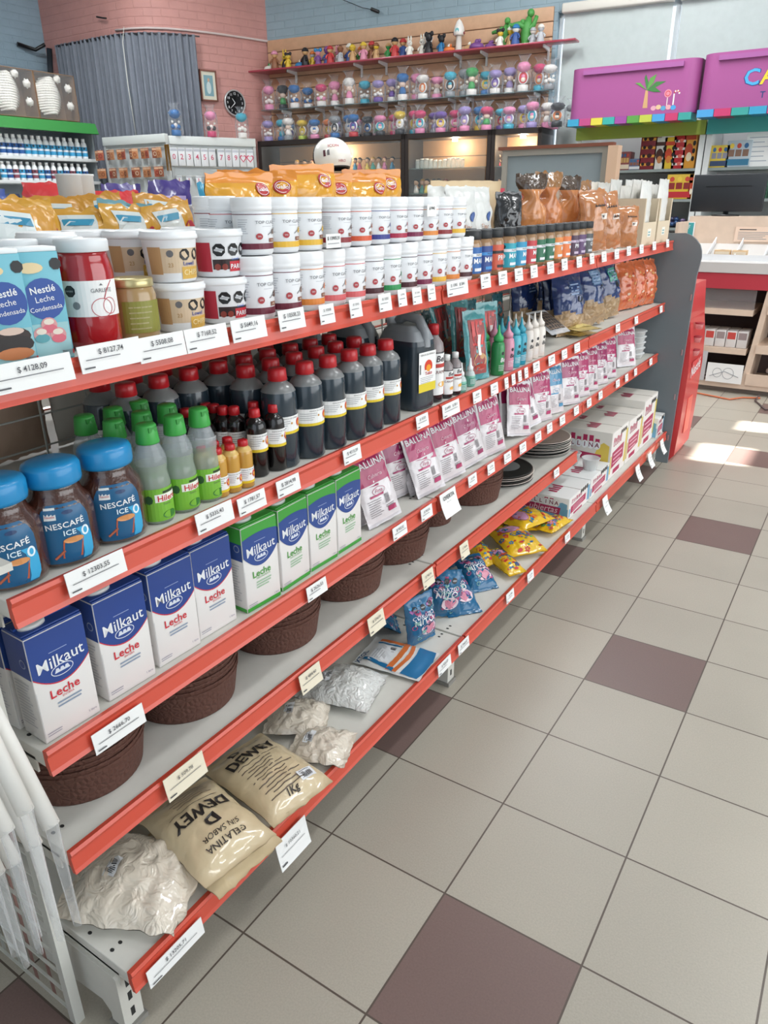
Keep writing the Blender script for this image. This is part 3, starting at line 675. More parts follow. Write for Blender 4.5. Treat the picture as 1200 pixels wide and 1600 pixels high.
# ---- round tubs
def tub(kind):
    pf = [(.0, 0), (.037, 0), (.0385, .003), (.044, .066), (.0445, .07)]; R_ = jar_prof_fn(pf[2:])
    b = MB().lathe(pf, WHITE, 30); l = MB().lathe([(.0455, .066), (.047, .067), (.047, .073), (.0455, .0735), (.0452, .0775), (.043, .079), (.042, .077), (0, .077)], mat('f2f4f5', .3, coat=.2), 30)
    m = MB(); S = cyl(lambda z: R_(z), -.45, .035)
    if kind == 'tan':
        m.rect(S, -.05, -.026, -.022, .02, mat('c29a6c', .45), .0005, 6); m.rect(S, -.03, .055, -.02, .018, mat('d6bfa0', .45), .0003, 16)
        m.disc(S, .012, .008, .0095, .0095, BLACK, n=8, ph=pi/8); m.disc(S, .036, .008, .0095, .0095, BLACK, n=8, ph=pi/8); m.disc(S, -.012, .010, .0055, .0055, mat('6a6a6c'))
        m.rect(S, .006, .05, -.03, -.011, mat('d8ac4c', .45), .0008, 8); m.text(S, 'Lowell', .02, -.006, .0085, mat('2a4a9a'), bold=.02); m.text(S, 'CHIPS', .025, -.02, .012, mat('f0dca0'), .0014, bold=.02)
        m.text(S, '23', -.012, -.008, .009, mat('b08a50'))
    else:
        m.rect(S, -.062, -.026, -.026, .022, mat('b8283a', .4), .0005, 8); m.rect(S, -.024, .055, -.022, -.0055, mat('2a1a1c', .4), .0005, 14)
        for u in (-.012, .014, .038): m.disc(S, u, .010, .011, .011, BLACK, n=8, ph=pi/8); m.disc(S, u, .010, .0085, .0025, mat('b8bcc0'), .001)
        for u in (-.016, -.003): m.disc(S, u, -.018, .0055, .0055, mat('8a3a30', .4), .001)
        m.rect(S, .006, .05, -.026, -.009, mat('c82838', .4), .0008, 8); m.text(S, 'PARISE', .024, -.018, .011, WHITE, .0014, bold=.03); m.text(S, 'Lowell', .018, -.005, .006, mat('3a6ac0'), .0014)
    return two('plastic_tub', (('body', b), ('lid', l), ('label', m)))
PT = Proto(tub('tan'), 'plastic tub', 'round plastic tubs with tan labels'); PR_ = Proto(tub('red'), 'plastic tub', 'round plastic tubs with red labels')
PT.put((-.182, yc(281, -.182, Z5+.03), Z5), 'white round tub with tan label standing on the shelf beside the caramel jar')
PR_.put((-.180, yc(350, -.180, Z5+.03), Z5), 'white round tub with red label, lower one of the red pair')
PR_.put((-.186, yc(341, -.186, Z5+.11), Z5+.0792), 'white round tub with red label, stacked on the lower red tub')
PT.put((-.188, yc(267, -.188, Z5+.11), Z5+.0792), 'white round tub with tan label stacked on the front tan tub')
PT.put((-.278, yc(208, -.278, Z5+.11), Z5+.0792), 'white round tub with tan label stacked behind the caramel jar')
PT.put((-.278, yc(208, -.278, Z5+.11), Z5), 'white round tub with tan label hidden under the tub behind the caramel jar')
PT.put((-.285, yc(302, -.285, Z5+.03), Z5+.0792), 'white round tub set back between the tan and the red stacks')
PT.put((-.285, yc(302, -.285, Z5+.03), Z5), 'white round tub at the bottom of the set-back stack between tan and red tubs')
for k, px in enumerate((80, 145)):
    PT.put((-.345, yc(px, -.345, Z5+.11), Z5+.0792), ['white round tub seen over the cherry jars, near-end one', 'white round tub seen over the cherry jars, far-end one'][k])
    PT.put((-.345, yc(px, -.345, Z5+.11), Z5), ['white round tub under the near-end tub behind the cherry jars', 'white round tub under the far-end tub behind the cherry jars'][k])
# ---- instant coffee jars
def coffee():
    pf = [(.0, 0), (.040, 0), (.046, .004), (.0485, .012), (.0485, .078), (.045, .095), (.036, .108), (.033, .118), (.034, .122)]
    sy = 1.08; b = MB().lathe(pf, mat('46261c', .15, coat=.8, spec=.6, bump=('noise', 160, .15)), 34, sy=sy)
    l = MB().lathe([(.035, .121), (.0385, .123), (.0395, .128), (.0395, .147), (.037, .153), (.03, .156), (0, .157)], mat('1788c2', .35, coat=.3), 34, sy=sy)
    R_ = jar_prof_fn(pf[2:]); m = MB()
    base = cyl(lambda z: R_(z), -.42, .055)
    def S(u, v, off=0.): p = base(u, v, off); return (p[0], p[1]*sy, p[2])
    S.curved = True
    def row(t): return .036*min(1, (max(0, 1-((t-.45)/.62)**4))**.5)
    m.grid(lambda a, c: S((a*2-1)*row(c), -.047+.092*c, .0006), 14, 12, mat('1c5c86', .3))
    m.grid(lambda a, c: S(row(c)*(.55+.45*a), -.045+.05*c, .0009), 4, 6, mat('3aa8d8', .3))
    m.rect(S, -.026, -.010, .024, .042, mat('dfe2e0', .4), .001, 3); m.text(S, 'Nestlé', -.018, .029, .005, mat('c03040'), .0014)
    m.text(S, 'NESCAFÉ', 0, .014, .0125, WHITE, .0014, bold=.03, rot=.06); m.text(S, 'ICE', .004, .001, .0115, mat('dff0f8'), .0014, bold=.03)
    m.poly(S, [(-.010, -.038), (.016, -.040), (.022, -.012), (-.006, -.010)], mat('b8562c', .4), .0012); m.disc(S, .008, -.011, .014, .005, mat('d8945a', .4), .0015)
    m.disc(S, .026, -.002, .006, .008, mat('e8f4fa', .4), .0012); m.disc(S, .026, -.002, .003, .005, mat('3aa8d8', .4), .0014); m.tube([S(-.02, -.038, .001), S(-.006, -.026, .001)], .002, mat('9a4a2a'), 5)
    m.disc(S, .006, .033, .008, .003, mat('1a3a66', .4), .0012)
    return two('instant_coffee_jar', (('glass', b), ('lid', l), ('label', m)))
P = Proto(coffee(), 'coffee jar', 'instant coffee jars with blue lids')
for px, t in ((182, 'beside the sweetener bottles'), (102, 'middle one of three'), (18, 'beside the grid end')):
    P.put((-.166, yc(px, -.16, Z4+.04), Z4), 'instant coffee jar with bright blue lid and blue label, '+t)
# ---- sweetener bottles with green caps
def sweet():
    pf = [(.0, 0), (.026, 0), (.0285, .004), (.0285, .07), (.0265, .08), (.025, .09), (.0268, .103), (.026, .115), (.021, .128), (.0175, .136), (.017, .14)]
    b = MB().lathe(pf, [mat('b4c4b4', .1, spec=.7, alpha=.5)]*6+[mat('c4ccd0', .08, spec=.8, alpha=.38)]*4, 24)
    l = MB().lathe([(.019, .138), (.0195, .14), (.0165, .168), (.015, .170), (0, .170)], mat('3fa648', .4), 20); l.box(.008, .017, -.008, .008, .158, .166, mat('35923e', .4))
    m = MB(); S = cyl(.0288, -.3); m.rect(S, -.05, .045, .006, .064, mat('79b83a', .4), .0003, 16)
    m.rect(S, -.012, .036, .040, .054, mat('f0f2ea', .4), .0006, 8); m.text(S, 'Hileret', .013, .046, .0145, mat('c8282c'), .001, bold=.02); m.rect(S, .002, .03, .055, .059, mat('2a3a2a'), .0008, 6)
    m.text(S, 'Stevia', .008, .036, .006, mat('5a7a4a'), .001); m.disc(S, .012, .016, .014, .007, mat('2f7a2a', .4)); m.disc(S, -.022, .045, .007, .008, mat('2f5a34'), n=8)
    return two('sweetener_bottle', (('bottle', b), ('cap', l), ('label', m)))
P = Proto(sweet(), 'bottle', 'clear sweetener bottles with green caps')
fr_ = [(243, 'near-end'), (284, 'middle'), (321, 'far-end')]
for px, t in fr_:
    y = yc(px, -.155, Z4+.04); P.put((-.155, y, Z4), f'clear sweetener bottle with green cap and green label, {t} one of the front row')
    P.put((-.222, y-.012, Z4), f'clear sweetener bottle with green cap in the second row, {t} one'); P.put((-.288, y-.02, Z4), f'clear sweetener bottle with green cap in the third row, {t} one')
# ---- sauce bottles, three sizes
def sauce(R, H, liquid, neckr, label, shoulder, caph):
    pf = [(.0, 0), (R*.92, 0), (R, H*.02), (R, H*.68), (R*.985, H*.72), (R*.96, H*.775), (R*.80, H*.825), (neckr*1.2, H*.86), (neckr, H*.875), (neckr, H*.89)]
    dk = mat(liquid, .22, coat=.5); sh = mat(shoulder, .3, coat=.2); ms = [dk]*5+[dk if shoulder == liquid else sh]*4
    b = MB().lathe(pf, ms, 24)
    l = MB().lathe([(neckr*1.12, H*.88), (neckr*1.2, H*.885), (neckr*1.12, H*.99), (neckr, H), (0, H)], mat('c01c26', .35, coat=.2), 22, wob=lambda a, z: 1+.02*(sin(a*20) > 0))
    m = MB(); S = cyl(R+.0003, -.20, 0); z0, z1 = label; hh = z1-z0; w = min(R*1.5, .05)
    m.rect(S, -w, w, z0, z1, PAPER, .0003, 14); m.rect(S, -w, w, z0, z0+hh*.16, mat('e6c82a', .4), .0006, 14)
    m.disc(S, w*.45, z0+hh*.58, hh*.24, hh*.22, mat('d8381c', .4), .0008); m.disc(S, w*.45, z0+hh*.52, hh*.15, hh*.13, mat('f0a020', .4), .001); m.text(S, 'Yoko', w*.45, z0+hh*.36, hh*.17, mat('c01c26'), .0013, bold=.02)
    m.lines(S, -w*.8, w*.0, z0+hh*.75, 4, hh*.12, mat('9a9ca0'), h=hh*.03); m.text(S, 'ESENCIA DE VAINILLA', 0, z0+hh*.88, hh*.11, mat('4a4c50'), .001); m.disc(S, w*.02, z0+hh*.6, hh*.07, hh*.07, mat('c08a3a'), n=6)
    return two('essence_bottle', (('bottle', b), ('cap', l), ('label', m)))
PB_ = Proto(sauce(.0365, .200, '2b3842', .0165, (.072, .108), '7c7e7e', 0), 'bottle', 'big dark essence bottles with red caps')
bigx = [(440, -.160), (481, -.152), (516, -.150), (548, -.150), (576, -.150), (603, -.150)]
ys = []; prev = None
for i, (px, x) in enumerate(bigx):
    y = yc(px, x, Z4+.04); y = max(y, (prev or -9)+.0745); prev = y; ys.append(y)
    PB_.put((x, y, Z4), f'big dark essence bottle with red cap in the front row, {nth(i, 6)}')
rowy0 = [ys[0]-.155, ys[0]-.0775]+ys
for r_, xr in enumerate((-.235, -.311, -.387)):
    yy = ([ys[0]-.0775*k for k in (3, 2, 1)] if r_ > 0 else [])+ys[:6 if r_ < 2 else 4]
    for i, y in enumerate(yy):
        PB_.put((xr+(-.006 if y < ys[0] else 0), y-.01, Z4), f'dark red-capped essence bottle in the {ORD[r_+1]} row from the lip, {nth(i, None)}')
PM = Proto(sauce(.0215, .135, '120f10', .0095, (.052, .088), '120f10', 0), 'bottle', 'slim black essence bottles with red caps')
PS = Proto(sauce(.0165, .092, 'c8963c', .0085, (.010, .040), 'd8b468', 0), 'bottle', 'small amber essence bottles with red caps')
k = 0
for c_, (px, x) in enumerate(((432, -.150), (403, -.158))):
    for r_ in range(3 if c_ else 2):
        y = yc(px, x, Z4+.03)-.006*r_-(.0 if c_ == 0 else 0); PM.put((x-.046*r_-(.014 if c_ == 0 and r_ else 0)*0, y-.002*r_, Z4), f'slim black essence bottle with red cap, {["far-end", "near-end"][c_]} file, {["front", "second", "third"][r_]} one')
for j, px in enumerate((374, 346)):
    y = yc(px, -.20, Z4+.03); 
    for r_ in range(2): PM.put((-.224-.046*r_-.004*j, y-.01, Z4), f'slim black essence bottle with red cap behind the amber bottles, {["far-end", "near-end"][j]} file, {["front", "second"][r_]} one')
for c_, px in enumerate((386, 366, 346)):
    for r_ in range(2):
        x = -.136-.036*r_-.003*c_; y = yc(px, -.132-.003*c_, Z4+.02)-.004*r_
        PS.put((x, y, Z4), f'small amber essence bottle with red cap, {["far-end", "middle", "near-end"][c_]} one of the {["front", "back"][r_]} row')
# ---- jerrycans
def jerry():
    b = MB(); w, d, h = .098, .135, .165; LQ = mat('2b363f', .25, coat=.4); PL = mat('8d9296', .35, coat=.2)
    def sec(z, sx, sy, ox=0): 
        out = []
        for k in range(24):
            a = 2*pi*k/24; c, s_ = cos(a), sin(a); e = .45
            out.append((ox+math.copysign(abs(c)**e, c)*d/2*sx, math.copysign(abs(s_)**e, s_)*w/2*sy, z))
        return out
    secs = [sec(0, .94, .94), sec(.006, 1, 1), sec(h, 1, 1), sec(h+.012, .97, .97), sec(h+.035, .80, .84), sec(h+.048, .55, .66)]
    vs = [v for s_ in secs for v in s_]; 
    for q in range(5): 
        fs = [(q*24+k, q*24+(k+1) % 24, (q+1)*24+(k+1) % 24, (q+1)*24+k) for k in range(24)]
        b.add(vs, fs, LQ if q < 3 else PL, True)
    b.add(secs[0], [tuple(reversed(range(24)))], LQ); b.add(secs[-1], [tuple(range(24))], PL)
    hd = MB().tube([(.062, 0, h-.004), (.060, 0, h+.030), (.040, 0, h+.062), (.0, 0, h+.068), (-.028, 0, h+.055), (-.034, 0, h+.035)], [.012, .013, .013, .013, .013, .014], PL, 12)
    c = MB().lathe([(.016, h+.040), (.016, h+.055), (.019, h+.056), (.0185, h+.078), (0, h+.079)], WHITE, 20, (-.045, 0, 0), wob=lambda a, z: 1+.02*(sin(a*20) > 0))
    S = flat((d/2+.0005, 0, .09), (0, 1, 0), (0, 0, 1)); m = MB().rect(S, -.036, .036, -.042, .060, PAPER, .0004); m.rect(S, -.036, .036, -.042, -.020, mat('e2cc2e', .4), .0007)
    m.disc(S, .004, .022, .017, .017, mat('d8381c', .4), .0009, 16); m.rect(S, -.014, .022, .004, .014, PAPER, .0011); m.disc(S, .004, .018, .010, .009, mat('f0a020', .4), .0012); m.text(S, 'Yoko', .004, .005, .013, mat('c01c26'), .0016, bold=.02)
    m.text(S, 'ESENCIA DE VAINILLA', 0, .053, .006, INK); m.lines(S, -.03, .03, -.004, 4, .0045, mat('9a9ca0')); m.bars(S, -.033, -.028, .005, .03, INK, n=3)
    return two('jerrycan', (('body', b), ('handle', hd), ('cap', c), ('label', m)))
P = Proto(jerry(), 'jerrycan', 'dark essence jerrycans with white caps')
yj = yc(640, -.175, Z4+.05)
P.put((-.185, yj, Z4), 'dark grey jerrycan with moulded handle and white label, front one', rz=-.12)
P.put((-.335, yj-.03, Z4), 'dark grey jerrycan in the second place behind the labelled front jerrycan', rz=-.1)
P.put((-.425, yj-.155, Z4), 'dark grey jerrycan at the back beside the mesh, seen over the red caps', rz=-.1)
# ---- caramel sauce bottles
def caram(R, H, cap):
    pf = [(.0, 0), (R*.9, 0), (R, H*.03), (R, H*.66), (R*.9, H*.76), (R*.5, H*.84), (R*.42, H*.88)]
    b = MB().lathe(pf, [mat('2a2226', .25, coat=.5)]*3+[mat('8a8080', .3, coat=.3)]*3, 22)
    l = MB().lathe([(R*.5, H*.87), (R*.5, H*.985), (R*.42, H), (0, H)], mat(cap, .35), 18)
    m = MB(); S = cyl(R+.0003, -.25); m.rect(S, -R*1.3, R*1.3, H*.10, H*.64, PAPER, .0003, 12); m.text(S, 'Bel', 0, H*.57, R*.8, mat('3a3038'), .001, bold=.02, sh=.2); m.rect(S, -R*.9, R*.9, H*.46, H*.51, mat('c03a34', .4), .0008, 8)
    m.text(S, 'CARAMELO', 0, H*.40, R*.42, mat('7a3a3a'), .001); m.poly(S, [(-R*1.2, H*.30), (-R*.2, H*.20), (R*.8, H*.26), (R*1.2, H*.12), (R*1.2, H*.10), (-R*1.2, H*.10)], mat('c85a28', .4)); m.disc(S, R*.2, H*.24, R*.5, R*.25, mat('e8b050', .4), .0012)
    return two('caramel_sauce_bottle', (('bottle', b), ('cap', l), ('label', m)))
Proto(caram(.029, .205, 'c01c26'), 'bottle', None).put((-.150, yc(676, -.15, Z4+.05), Z4), 'tall caramel sauce bottle with red cap next to the front jerrycan')
P = Proto(caram(.0185, .118, 'e6e6e4'), 'bottle', 'small caramel sauce bottles')
P.put((-.135, yc(697, -.135, Z4+.03), Z4), 'small caramel sauce bottle with white cap, nearer one'); P.put((-.132, yc(708, -.132, Z4+.03)+.008, Z4), 'small caramel sauce bottle with white cap, farther one')
def dropper():
    b = MB().lathe([(0, 0), (.014, 0), (.016, .003), (.016, .032), (.012, .042), (.007, .046)], [mat('7ab8a4', .3)]*3+[mat('d8e4e2', .2, alpha=.8)]*2, 16)
    l = MB().lathe([(.009, .045), (.009, .056), (.005, .060), (.0022, .082), (0, .083)], mat('eef0f0', .4), 14); m = MB(); m.rect(cyl(.0163, -.25), -.016, .016, .006, .026, mat('5aa08c', .5), .0003, 6).lines(cyl(.0163, -.25), -.012, .012, .022, 4, .004, WHITE)
    return two('dropper_bottle', (('bottle', b), ('cap', l), ('label', m)))
P = Proto(dropper(), 'bottle', 'tiny dropper bottles with pointed caps')
P.put((-.128, yc(720, -.128, Z4+.02), Z4), 'tiny green-labelled dropper bottle with white pointed cap, nearer one'); P.put((-.140, yc(732, -.14, Z4+.02)+.008, Z4), 'tiny green-labelled dropper bottle with white pointed cap, farther one')
# ---- squeeze bottles of colouring
def squeeze(c):
    cc = mat(c, .35, coat=.3); pf = [(0, 0), (.0195, 0), (.021, .003), (.021, .085), (.018, .098), (.010, .106)]
    b = MB().lathe(pf, cc, 20); l = MB().lathe([(.0155, .104), (.0155, .116), (.010, .121), (.005, .130), (.0022, .152), (0, .153)], cc if c != '2a8a4c' else mat('3fae62', .4), 18)
    m = MB(); S = cyl(.0213, -.3); m.text(S, 'Bel', .003, .048, .018, WHITE if c == '2a8a4c' else INK, .0006, sh=.2, bold=.02); m.disc(S, 0, .068, .0055, .0055, INK, .0005, n=8); m.lines(S, -.014, .014, .032, 4, .005, WHITE, off=.0005)
    return two('icing_bottle', (('bottle', b), ('nozzle', l), ('label', m)))
SQ = {}
for px, x, c, t in ((777, -.135, '2a8a4c', 'green'), (792, -.137, 'd890a8', 'pink'), (803, -.139, '4ab0c0', 'pale teal'), (812, -.14, '2a9cb4', 'teal'), (823, -.142, 'ddd4cc', 'cream'), (832, -.143, 'e6dfd6', 'ivory')):
    y = yc(px, x, Z4+.03); 
    if t == 'green': yq = y
    else: y = max(y, yq+.0445); yq = y
    P = Proto(squeeze(c), 'icing bottle', 'icing squeeze bottles'); P.put((x, y, Z4), f'{t} icing squeeze bottle with pointed nozzle in the front row')
    P.put((x-.046, y-.004, Z4), f'{t} icing squeeze bottle directly behind its {t} front one')
P.put((-.235, yq-.004, Z4), 'ivory icing squeeze bottle third in the file behind the ivory front one')
P.put((-.139, yq+.0445, Z4), 'ivory icing squeeze bottle last of the icing row before the wafers', rz=.1)

# ================================================================ MILK CARTONS, third shelf
def milk(kind):
    w, h, d = .0965, .186, .058
    if kind == 'blue': top = mat('20428c', .35, coat=.2); shield = top; txt = mat('cf2838', .4)
    else: top = mat('3fa33c', .35, coat=.2); shield = mat('24478f', .35, coat=.2); txt = mat('4a9e3c', .4)
    base = mat('e9e6e3', .4, coat=.15)
    b = MB().box(-d/2, d/2, -w/2, w/2, 0, h, base, bev=.0015)
    S = flat((d/2+.0002, 0, 0), (0, 1, 0), (0, 0, 1)); W2 = w/2-.0008
    f = MB(); N = 16
    lo = lambda u, a, c: a-(a-c)*(1-(u/W2)**2)
    if kind == 'blue':
        arc = [(-W2+2*W2*k/N, lo(-W2+2*W2*k/N, h*.63, h*.50)) for k in range(N+1)]
        f.poly(S, arc+[(W2, h-.001), (-W2, h-.001)], top, .0003)
        for (a, c), (a2, c2) in zip(arc, arc[1:]): f.poly(S, [(a, c-.002), (a2, c2-.002), (a2, c2), (a, c)], txt, .0005)
    else:
        arc = [(-W2+2*W2*k/N, lo(-W2+2*W2*k/N, h*.66, h*.50)) for k in range(N+1)]
        up = [(W2-2*W2*k/N, h*.86+.006*(1-((W2-2*W2*k/N)/W2)**2)) for k in range(N+1)]
        f.rect(S, -W2, W2, h*.80, h-.001, top, .0003); f.poly(S, arc+up, shield, .0006); f.rect(S, -W2, W2, .0005, .009, top, .0003)
    f.lines(S, -.016, .016, h*.80, 1, .003, mat('9aaad0'), h=.0012); f.text(S, 'Milkaut', 0, h*.70, .028, WHITE, .001, bold=.008, rot=.03, sx=.95)
    f.disc(S, 0, h*.605, .019, .010, mat('d8dde8'), .001, 20); f.disc(S, 0, h*.605, .0175, .0085, shield, .0012, 20)
    for q in (-.008, 0, .008): f.poly(S, [(q-.005, h*.59), (q+.005, h*.59), (q+.002, h*.63), (q-.002, h*.63)], mat('d8dde8'), .0014)
    f.text(S, 'Leche', -.002, h*.415, .021, txt, .001, bold=.015); f.text(S, 'ENTERA' if kind == 'blue' else 'PARCIALMENTE', .002, h*.36, .0055, txt, .001); f.lines(S, -.018, .026, h*.32, 2 if kind == 'blue' else 3, .006, mat('8a9ab0' if kind == 'blue' else '9ac09a'), h=.0025)
    f.rect(S, -W2, -W2+.001, .009, h*.5, mat('d0d0d0')); f.lines(S, -W2+.004, -W2+.03, .016, 2, .004, mat('9a98a8')); f.text(S, '1 litro', W2-.012, .014, .006, mat('8a88a0'), .001)
    fs_ = f; f = MB(); Sd = flat((0, -w/2-.0002, 0), (1, 0, 0), (0, 0, 1)); f.rect(Sd, -d/2+.001, d/2-.001, h*.62, h-.001, shield if kind == 'blue' else top, .0003)
    if kind != 'blue': f.rect(Sd, -d/2+.001, d/2-.001, h*.62, h*.82, shield, .0006)
    f.disc(Sd, .014, h*.76, .008, .008, mat('9aa6c0'), .0009); f.disc(Sd, .014, h*.76, .006, .006, shield, .0012); f.lines(Sd, -.022, .02, h*.56, 14, .006, mat('b8b8be'), h=.0015)
    if kind != 'blue': f.rect(Sd, -d/2+.001, d/2-.001, .0005, .009, top, .0003)
    t = MB().box(-d/2+.0005, d/2-.0005, -w/2+.0005, w/2-.0005, h, h+.003, top, bev=.001); t.box(-d/2+.004, d/2-.004, -w/2, w/2, h+.003, h+.0055, top, bev=.001)
    t.box(-.003, .003, -w/2+.002, w/2-.002, h+.0055, h+.009, top); t.lines(flat((-.01, .01, h+.006), (0, 1, 0), (-1, 0, 0)), -.02, .02, 0, 2, .006, mat('6a86c0' if kind == 'blue' else '2f7a30'), h=.003, off=.0004)
    c = MB().lathe([(.021, h+.0055), (.021, h+.0095), (.018, h+.0115), (0, h+.0118)], mat('d9dad8', .35), 22, (.006, -w/2+.028, 0), sx=.62, sy=1.0)
    return two('milk_carton', (('carton', b), ('front_print', fs_), ('side_print', f), ('folded_top', t), ('pull_tab', c)))
MK = Proto(milk('blue'), 'milk carton', 'blue-topped milk cartons'); MG = Proto(milk('green'), 'milk carton', 'green-topped milk cartons')
cn = ['first', 'second', 'third', 'last']
for i, px in enumerate((92, 196, 274, 337)):
    y = yc(px, -.135, Z3+.05)+(.008 if i == 0 else 0); x = -.148-.004*i
    MK.put((x, y, Z3), f'white milk carton with blue top, {cn[i]} of four from the grid end', rz=-.03)
    MK.put((x-.068, y-.004, Z3), f'blue-topped milk carton in the second row behind the {cn[i]} front one', rz=.02)
    MK.put((x-.136, y+.003, Z3), f'blue-topped milk carton in the third row behind the {cn[i]} front one')
for i, px in enumerate((404, 455, 501, 542)):
    y = yc(px, -.135, Z3+.05); x = -.150-.002*i
    MG.put((x, y, Z3), f'white milk carton with green top, {cn[i]} of four from the grid end', rz=(-.06, .02, -.03, 0)[i])
    MG.put((x-.068, y-.003, Z3), f'green-topped milk carton in the second row behind the {cn[i]} front one')
    MG.put((x-.136, y+.002, Z3), f'green-topped milk carton in the third row behind the {cn[i]} front one')
# ================================================================ PILLOW-SHAPED BAGS
def pillow(W, H, Tk, m, seed=1, wr=.004, back=1.0, mfn=None, wf=None, nu=18, nv=22, pz=2.2, seal=.012, sealm=None, ff=9):
    """soft bag: front +X, width along Y, height along Z from 0; returns mesh and the front's surface map"""
    def sh(u, v):
        a = max(0, 1-abs(2*u-1)**pz); e = seal/H; q = min(max((v-e)/(1-2*e), 0), 1); b = max(0, 1-abs(2*q-1)**pz)
        return (a*b)**.62
    def P(u, v, side):
        w = W*(wf(v) if wf else 1); y = (u-.5)*w; z = v*H; s = sh(u, v)
        nz = noise.noise(Vector((u*ff+seed*7.3, v*ff*1.3, side*3.1+seed)))*wr + noise.noise(Vector((u*ff*2.7+seed, v*ff*2.2, side)))*wr*.5
        ed = min(1, 6*min(u, 1-u))*.6+.4
        x = side*(Tk/2*s*(1 if side > 0 else back)+.0009) + nz*ed*(1 if side > 0 else .5)*(.4+.6*s)
        y += noise.noise(Vector((v*8, seed*3.7, 5)))*wr*.8; 
        if v > .999 or v < .001: z += noise.noise(Vector((u*7, seed, v)))*wr
        return (x, y, z)
    b = MB(); mf = None
    if mfn or sealm: mf = lambda u, v: (mfn(u, v) if mfn else None) or (sealm if sealm and (v*H < seal or v*H > H-seal) else None)
    b.grid(lambda u, v: P(u, v, 1), nu, nv, m, True, mfn=mf); b.grid(lambda u, v: P(1-u, v, -1), nu, nv, m, True, mfn=(lambda u, v: mf(1-u, v)) if mf else None)
    vs = []
    def S(u, v, off=0.):
        uu = u/W+.5; vv = v/H+.5; p = P(min(max(uu, 0), 1), min(max(vv, 0), 1), 1); return (p[0]+off+.0004, p[1], p[2])
    S.curved = True; return b, S
LAY = (0, -pi/2, 0)
def lay(deg=0, tilt=0): return Matrix.Rotation(radians(deg), 3, 'Z') @ Matrix.Rotation(-pi/2+tilt, 3, 'Y')
def laid(o_loc, deg=0, tilt=0): return (lay(deg, tilt).to_euler())
PLW = mat('e4d9c8', .16, coat=1.0, bump=('crinkle', 28, .9)); PLB = mat('d9c6a2', .25, coat=.6, bump=('crinkle', 14, .3)); PLS = mat('dcdcd8', .18, coat=.8, bump=('crinkle', 45, .8))
STK = mat('e9ebee', .5)
def bagthing(name, cat, group, W, H, Tk, m, deco=None, part='bag', **kw):
    b, S = pillow(W, H, Tk, m, **kw); r = empty(name); b.build(part, r)
    if deco: d = MB(); deco(d, S); d.build('print' if part == 'bag' else 'label', r)
    return Proto(r, cat, group)
def stick(d, S, u, v): 
    d.rect(S, u-.020, u+.020, v-.012, v+.012, STK, .001, 4, 2); d.bars(S, u-.015, u+.012, v-.008, v+.004, INK, .0016, 9); d.lines(S, u-.015, u+.015, v+.009, 1, .003, INK, off=.0016)
def put_lying(P, cx, cy, z, H, deg, label, Tk, back=.5, tilt=0):
    """centre of the lying bag at (cx, cy)"""
    Rm = lay(deg, tilt); c = Rm @ Vector((0, 0, H/2)); return P.put((cx-c.x, cy-c.y, z), label, rot=Rm.to_euler())
p = bagthing('flour_bag', 'bag', None, .20, .235, .085, PLW, lambda d, S: stick(d, S, -.01, .035), seed=1, wr=.011, back=.45)
put_lying(p, -.125, BAY[0]+.125, Z1, .235, 24, 'big clear plastic bag of cream powder lying at the near end of the bottom shelf', .085, .45)
p = bagthing('flour_bag', 'bag', None, .16, .22, .06, PLW, None, seed=5, wr=.008, back=.5)
put_lying(p, -.345, BAY[0]+.15, Z1, .22, 10, 'cream powder bag at the back behind the big clear bag on the bottom shelf', .06, .5)
def dew(d, S):
    d.text(S, 'DEWEY', 0, .028, .040, mat('2f2a28'), .0012, bold=.05, sx=.85, sh=.0); d.rect(S, -.055, .055, .006, .0075, mat('5a504a'), .001, 8); d.lines(S, -.05, .05, .003, 1, .003, mat('8a7a6a')); 
    d.ring(S, .0, .062, .012, .014, .006, mat('2f2a28'), .0012); d.rect(S, -.014, -.006, .05, .074, mat('2f2a28'), .0012, 2)
def dew_front(d, S):
    dk = mat('2f2a28')
    for o_ in (-.0006, 0, .0006): d.text(S, 'DEWEY', o_, -.012, .040, dk, .0014+o_*.1, bold=.05, sx=.85); d.text(S, 'D', o_*2, .024, .036, dk, .0014+o_*.1, bold=.14)
    d.rect(S, -.055, .055, -.037, -.0355, mat('5a504a'), .001, 8); d.text(S, 'GELATINA', .0, .074, .0185, mat('3a332f'), .0014, bold=.01); d.text(S, 'SIN SABOR', .0, .054, .0165, mat('3a332f'), .0014)
    for k in range(7): d.rect(S, -.05+.006*(k % 2), .03+.004*(k % 3), -.052-.008*k, -.0498-.008*k, mat('8a7a68'), .001, 8)
def dew_back(d, S):
    for o_ in (-.0006, 0, .0006): d.text(S, 'D', -.02+o_, .086, .036, mat('2f2a28'), .0014+o_*.1, bold=.14); d.text(S, 'DEWEY', o_, .052, .040, mat('2f2a28'), .0014+o_*.1, bold=.05, sx=.85)
    d.rect(S, -.055, .055, .029, .0305, mat('5a504a'), .001, 8)
    for k in range(11): 
        rr = random.Random(k); a = rr.uniform(.01, .02); d.rect(S, -.055+a*(k % 2), .055-rr.uniform(0, .04), .016-.0095*k, .0185-.0095*k, mat('6a5c50'), .001, 8)
    d.text(S, '1Kg', -.005, -.088, .02, mat('3a332f'), .0014, bold=.03, sh=.2); stick(d, S, .045, -.075)
p = bagthing('gelatin_bag', 'bag', 'cream bags with black lettering', .165, .235, .078, PLB, dew_front, seed=9, wr=.006, back=.5)
put_lying(p, -.090, .012, Z1+.026, .225, 170, 'cream bag with upside-down black lettering, on top of another at the near end', .06, .5)
p = bagthing('gelatin_bag', 'bag', 'cream bags with black lettering', .165, .23, .05, PLB, None, seed=12, wr=.006, back=.5)
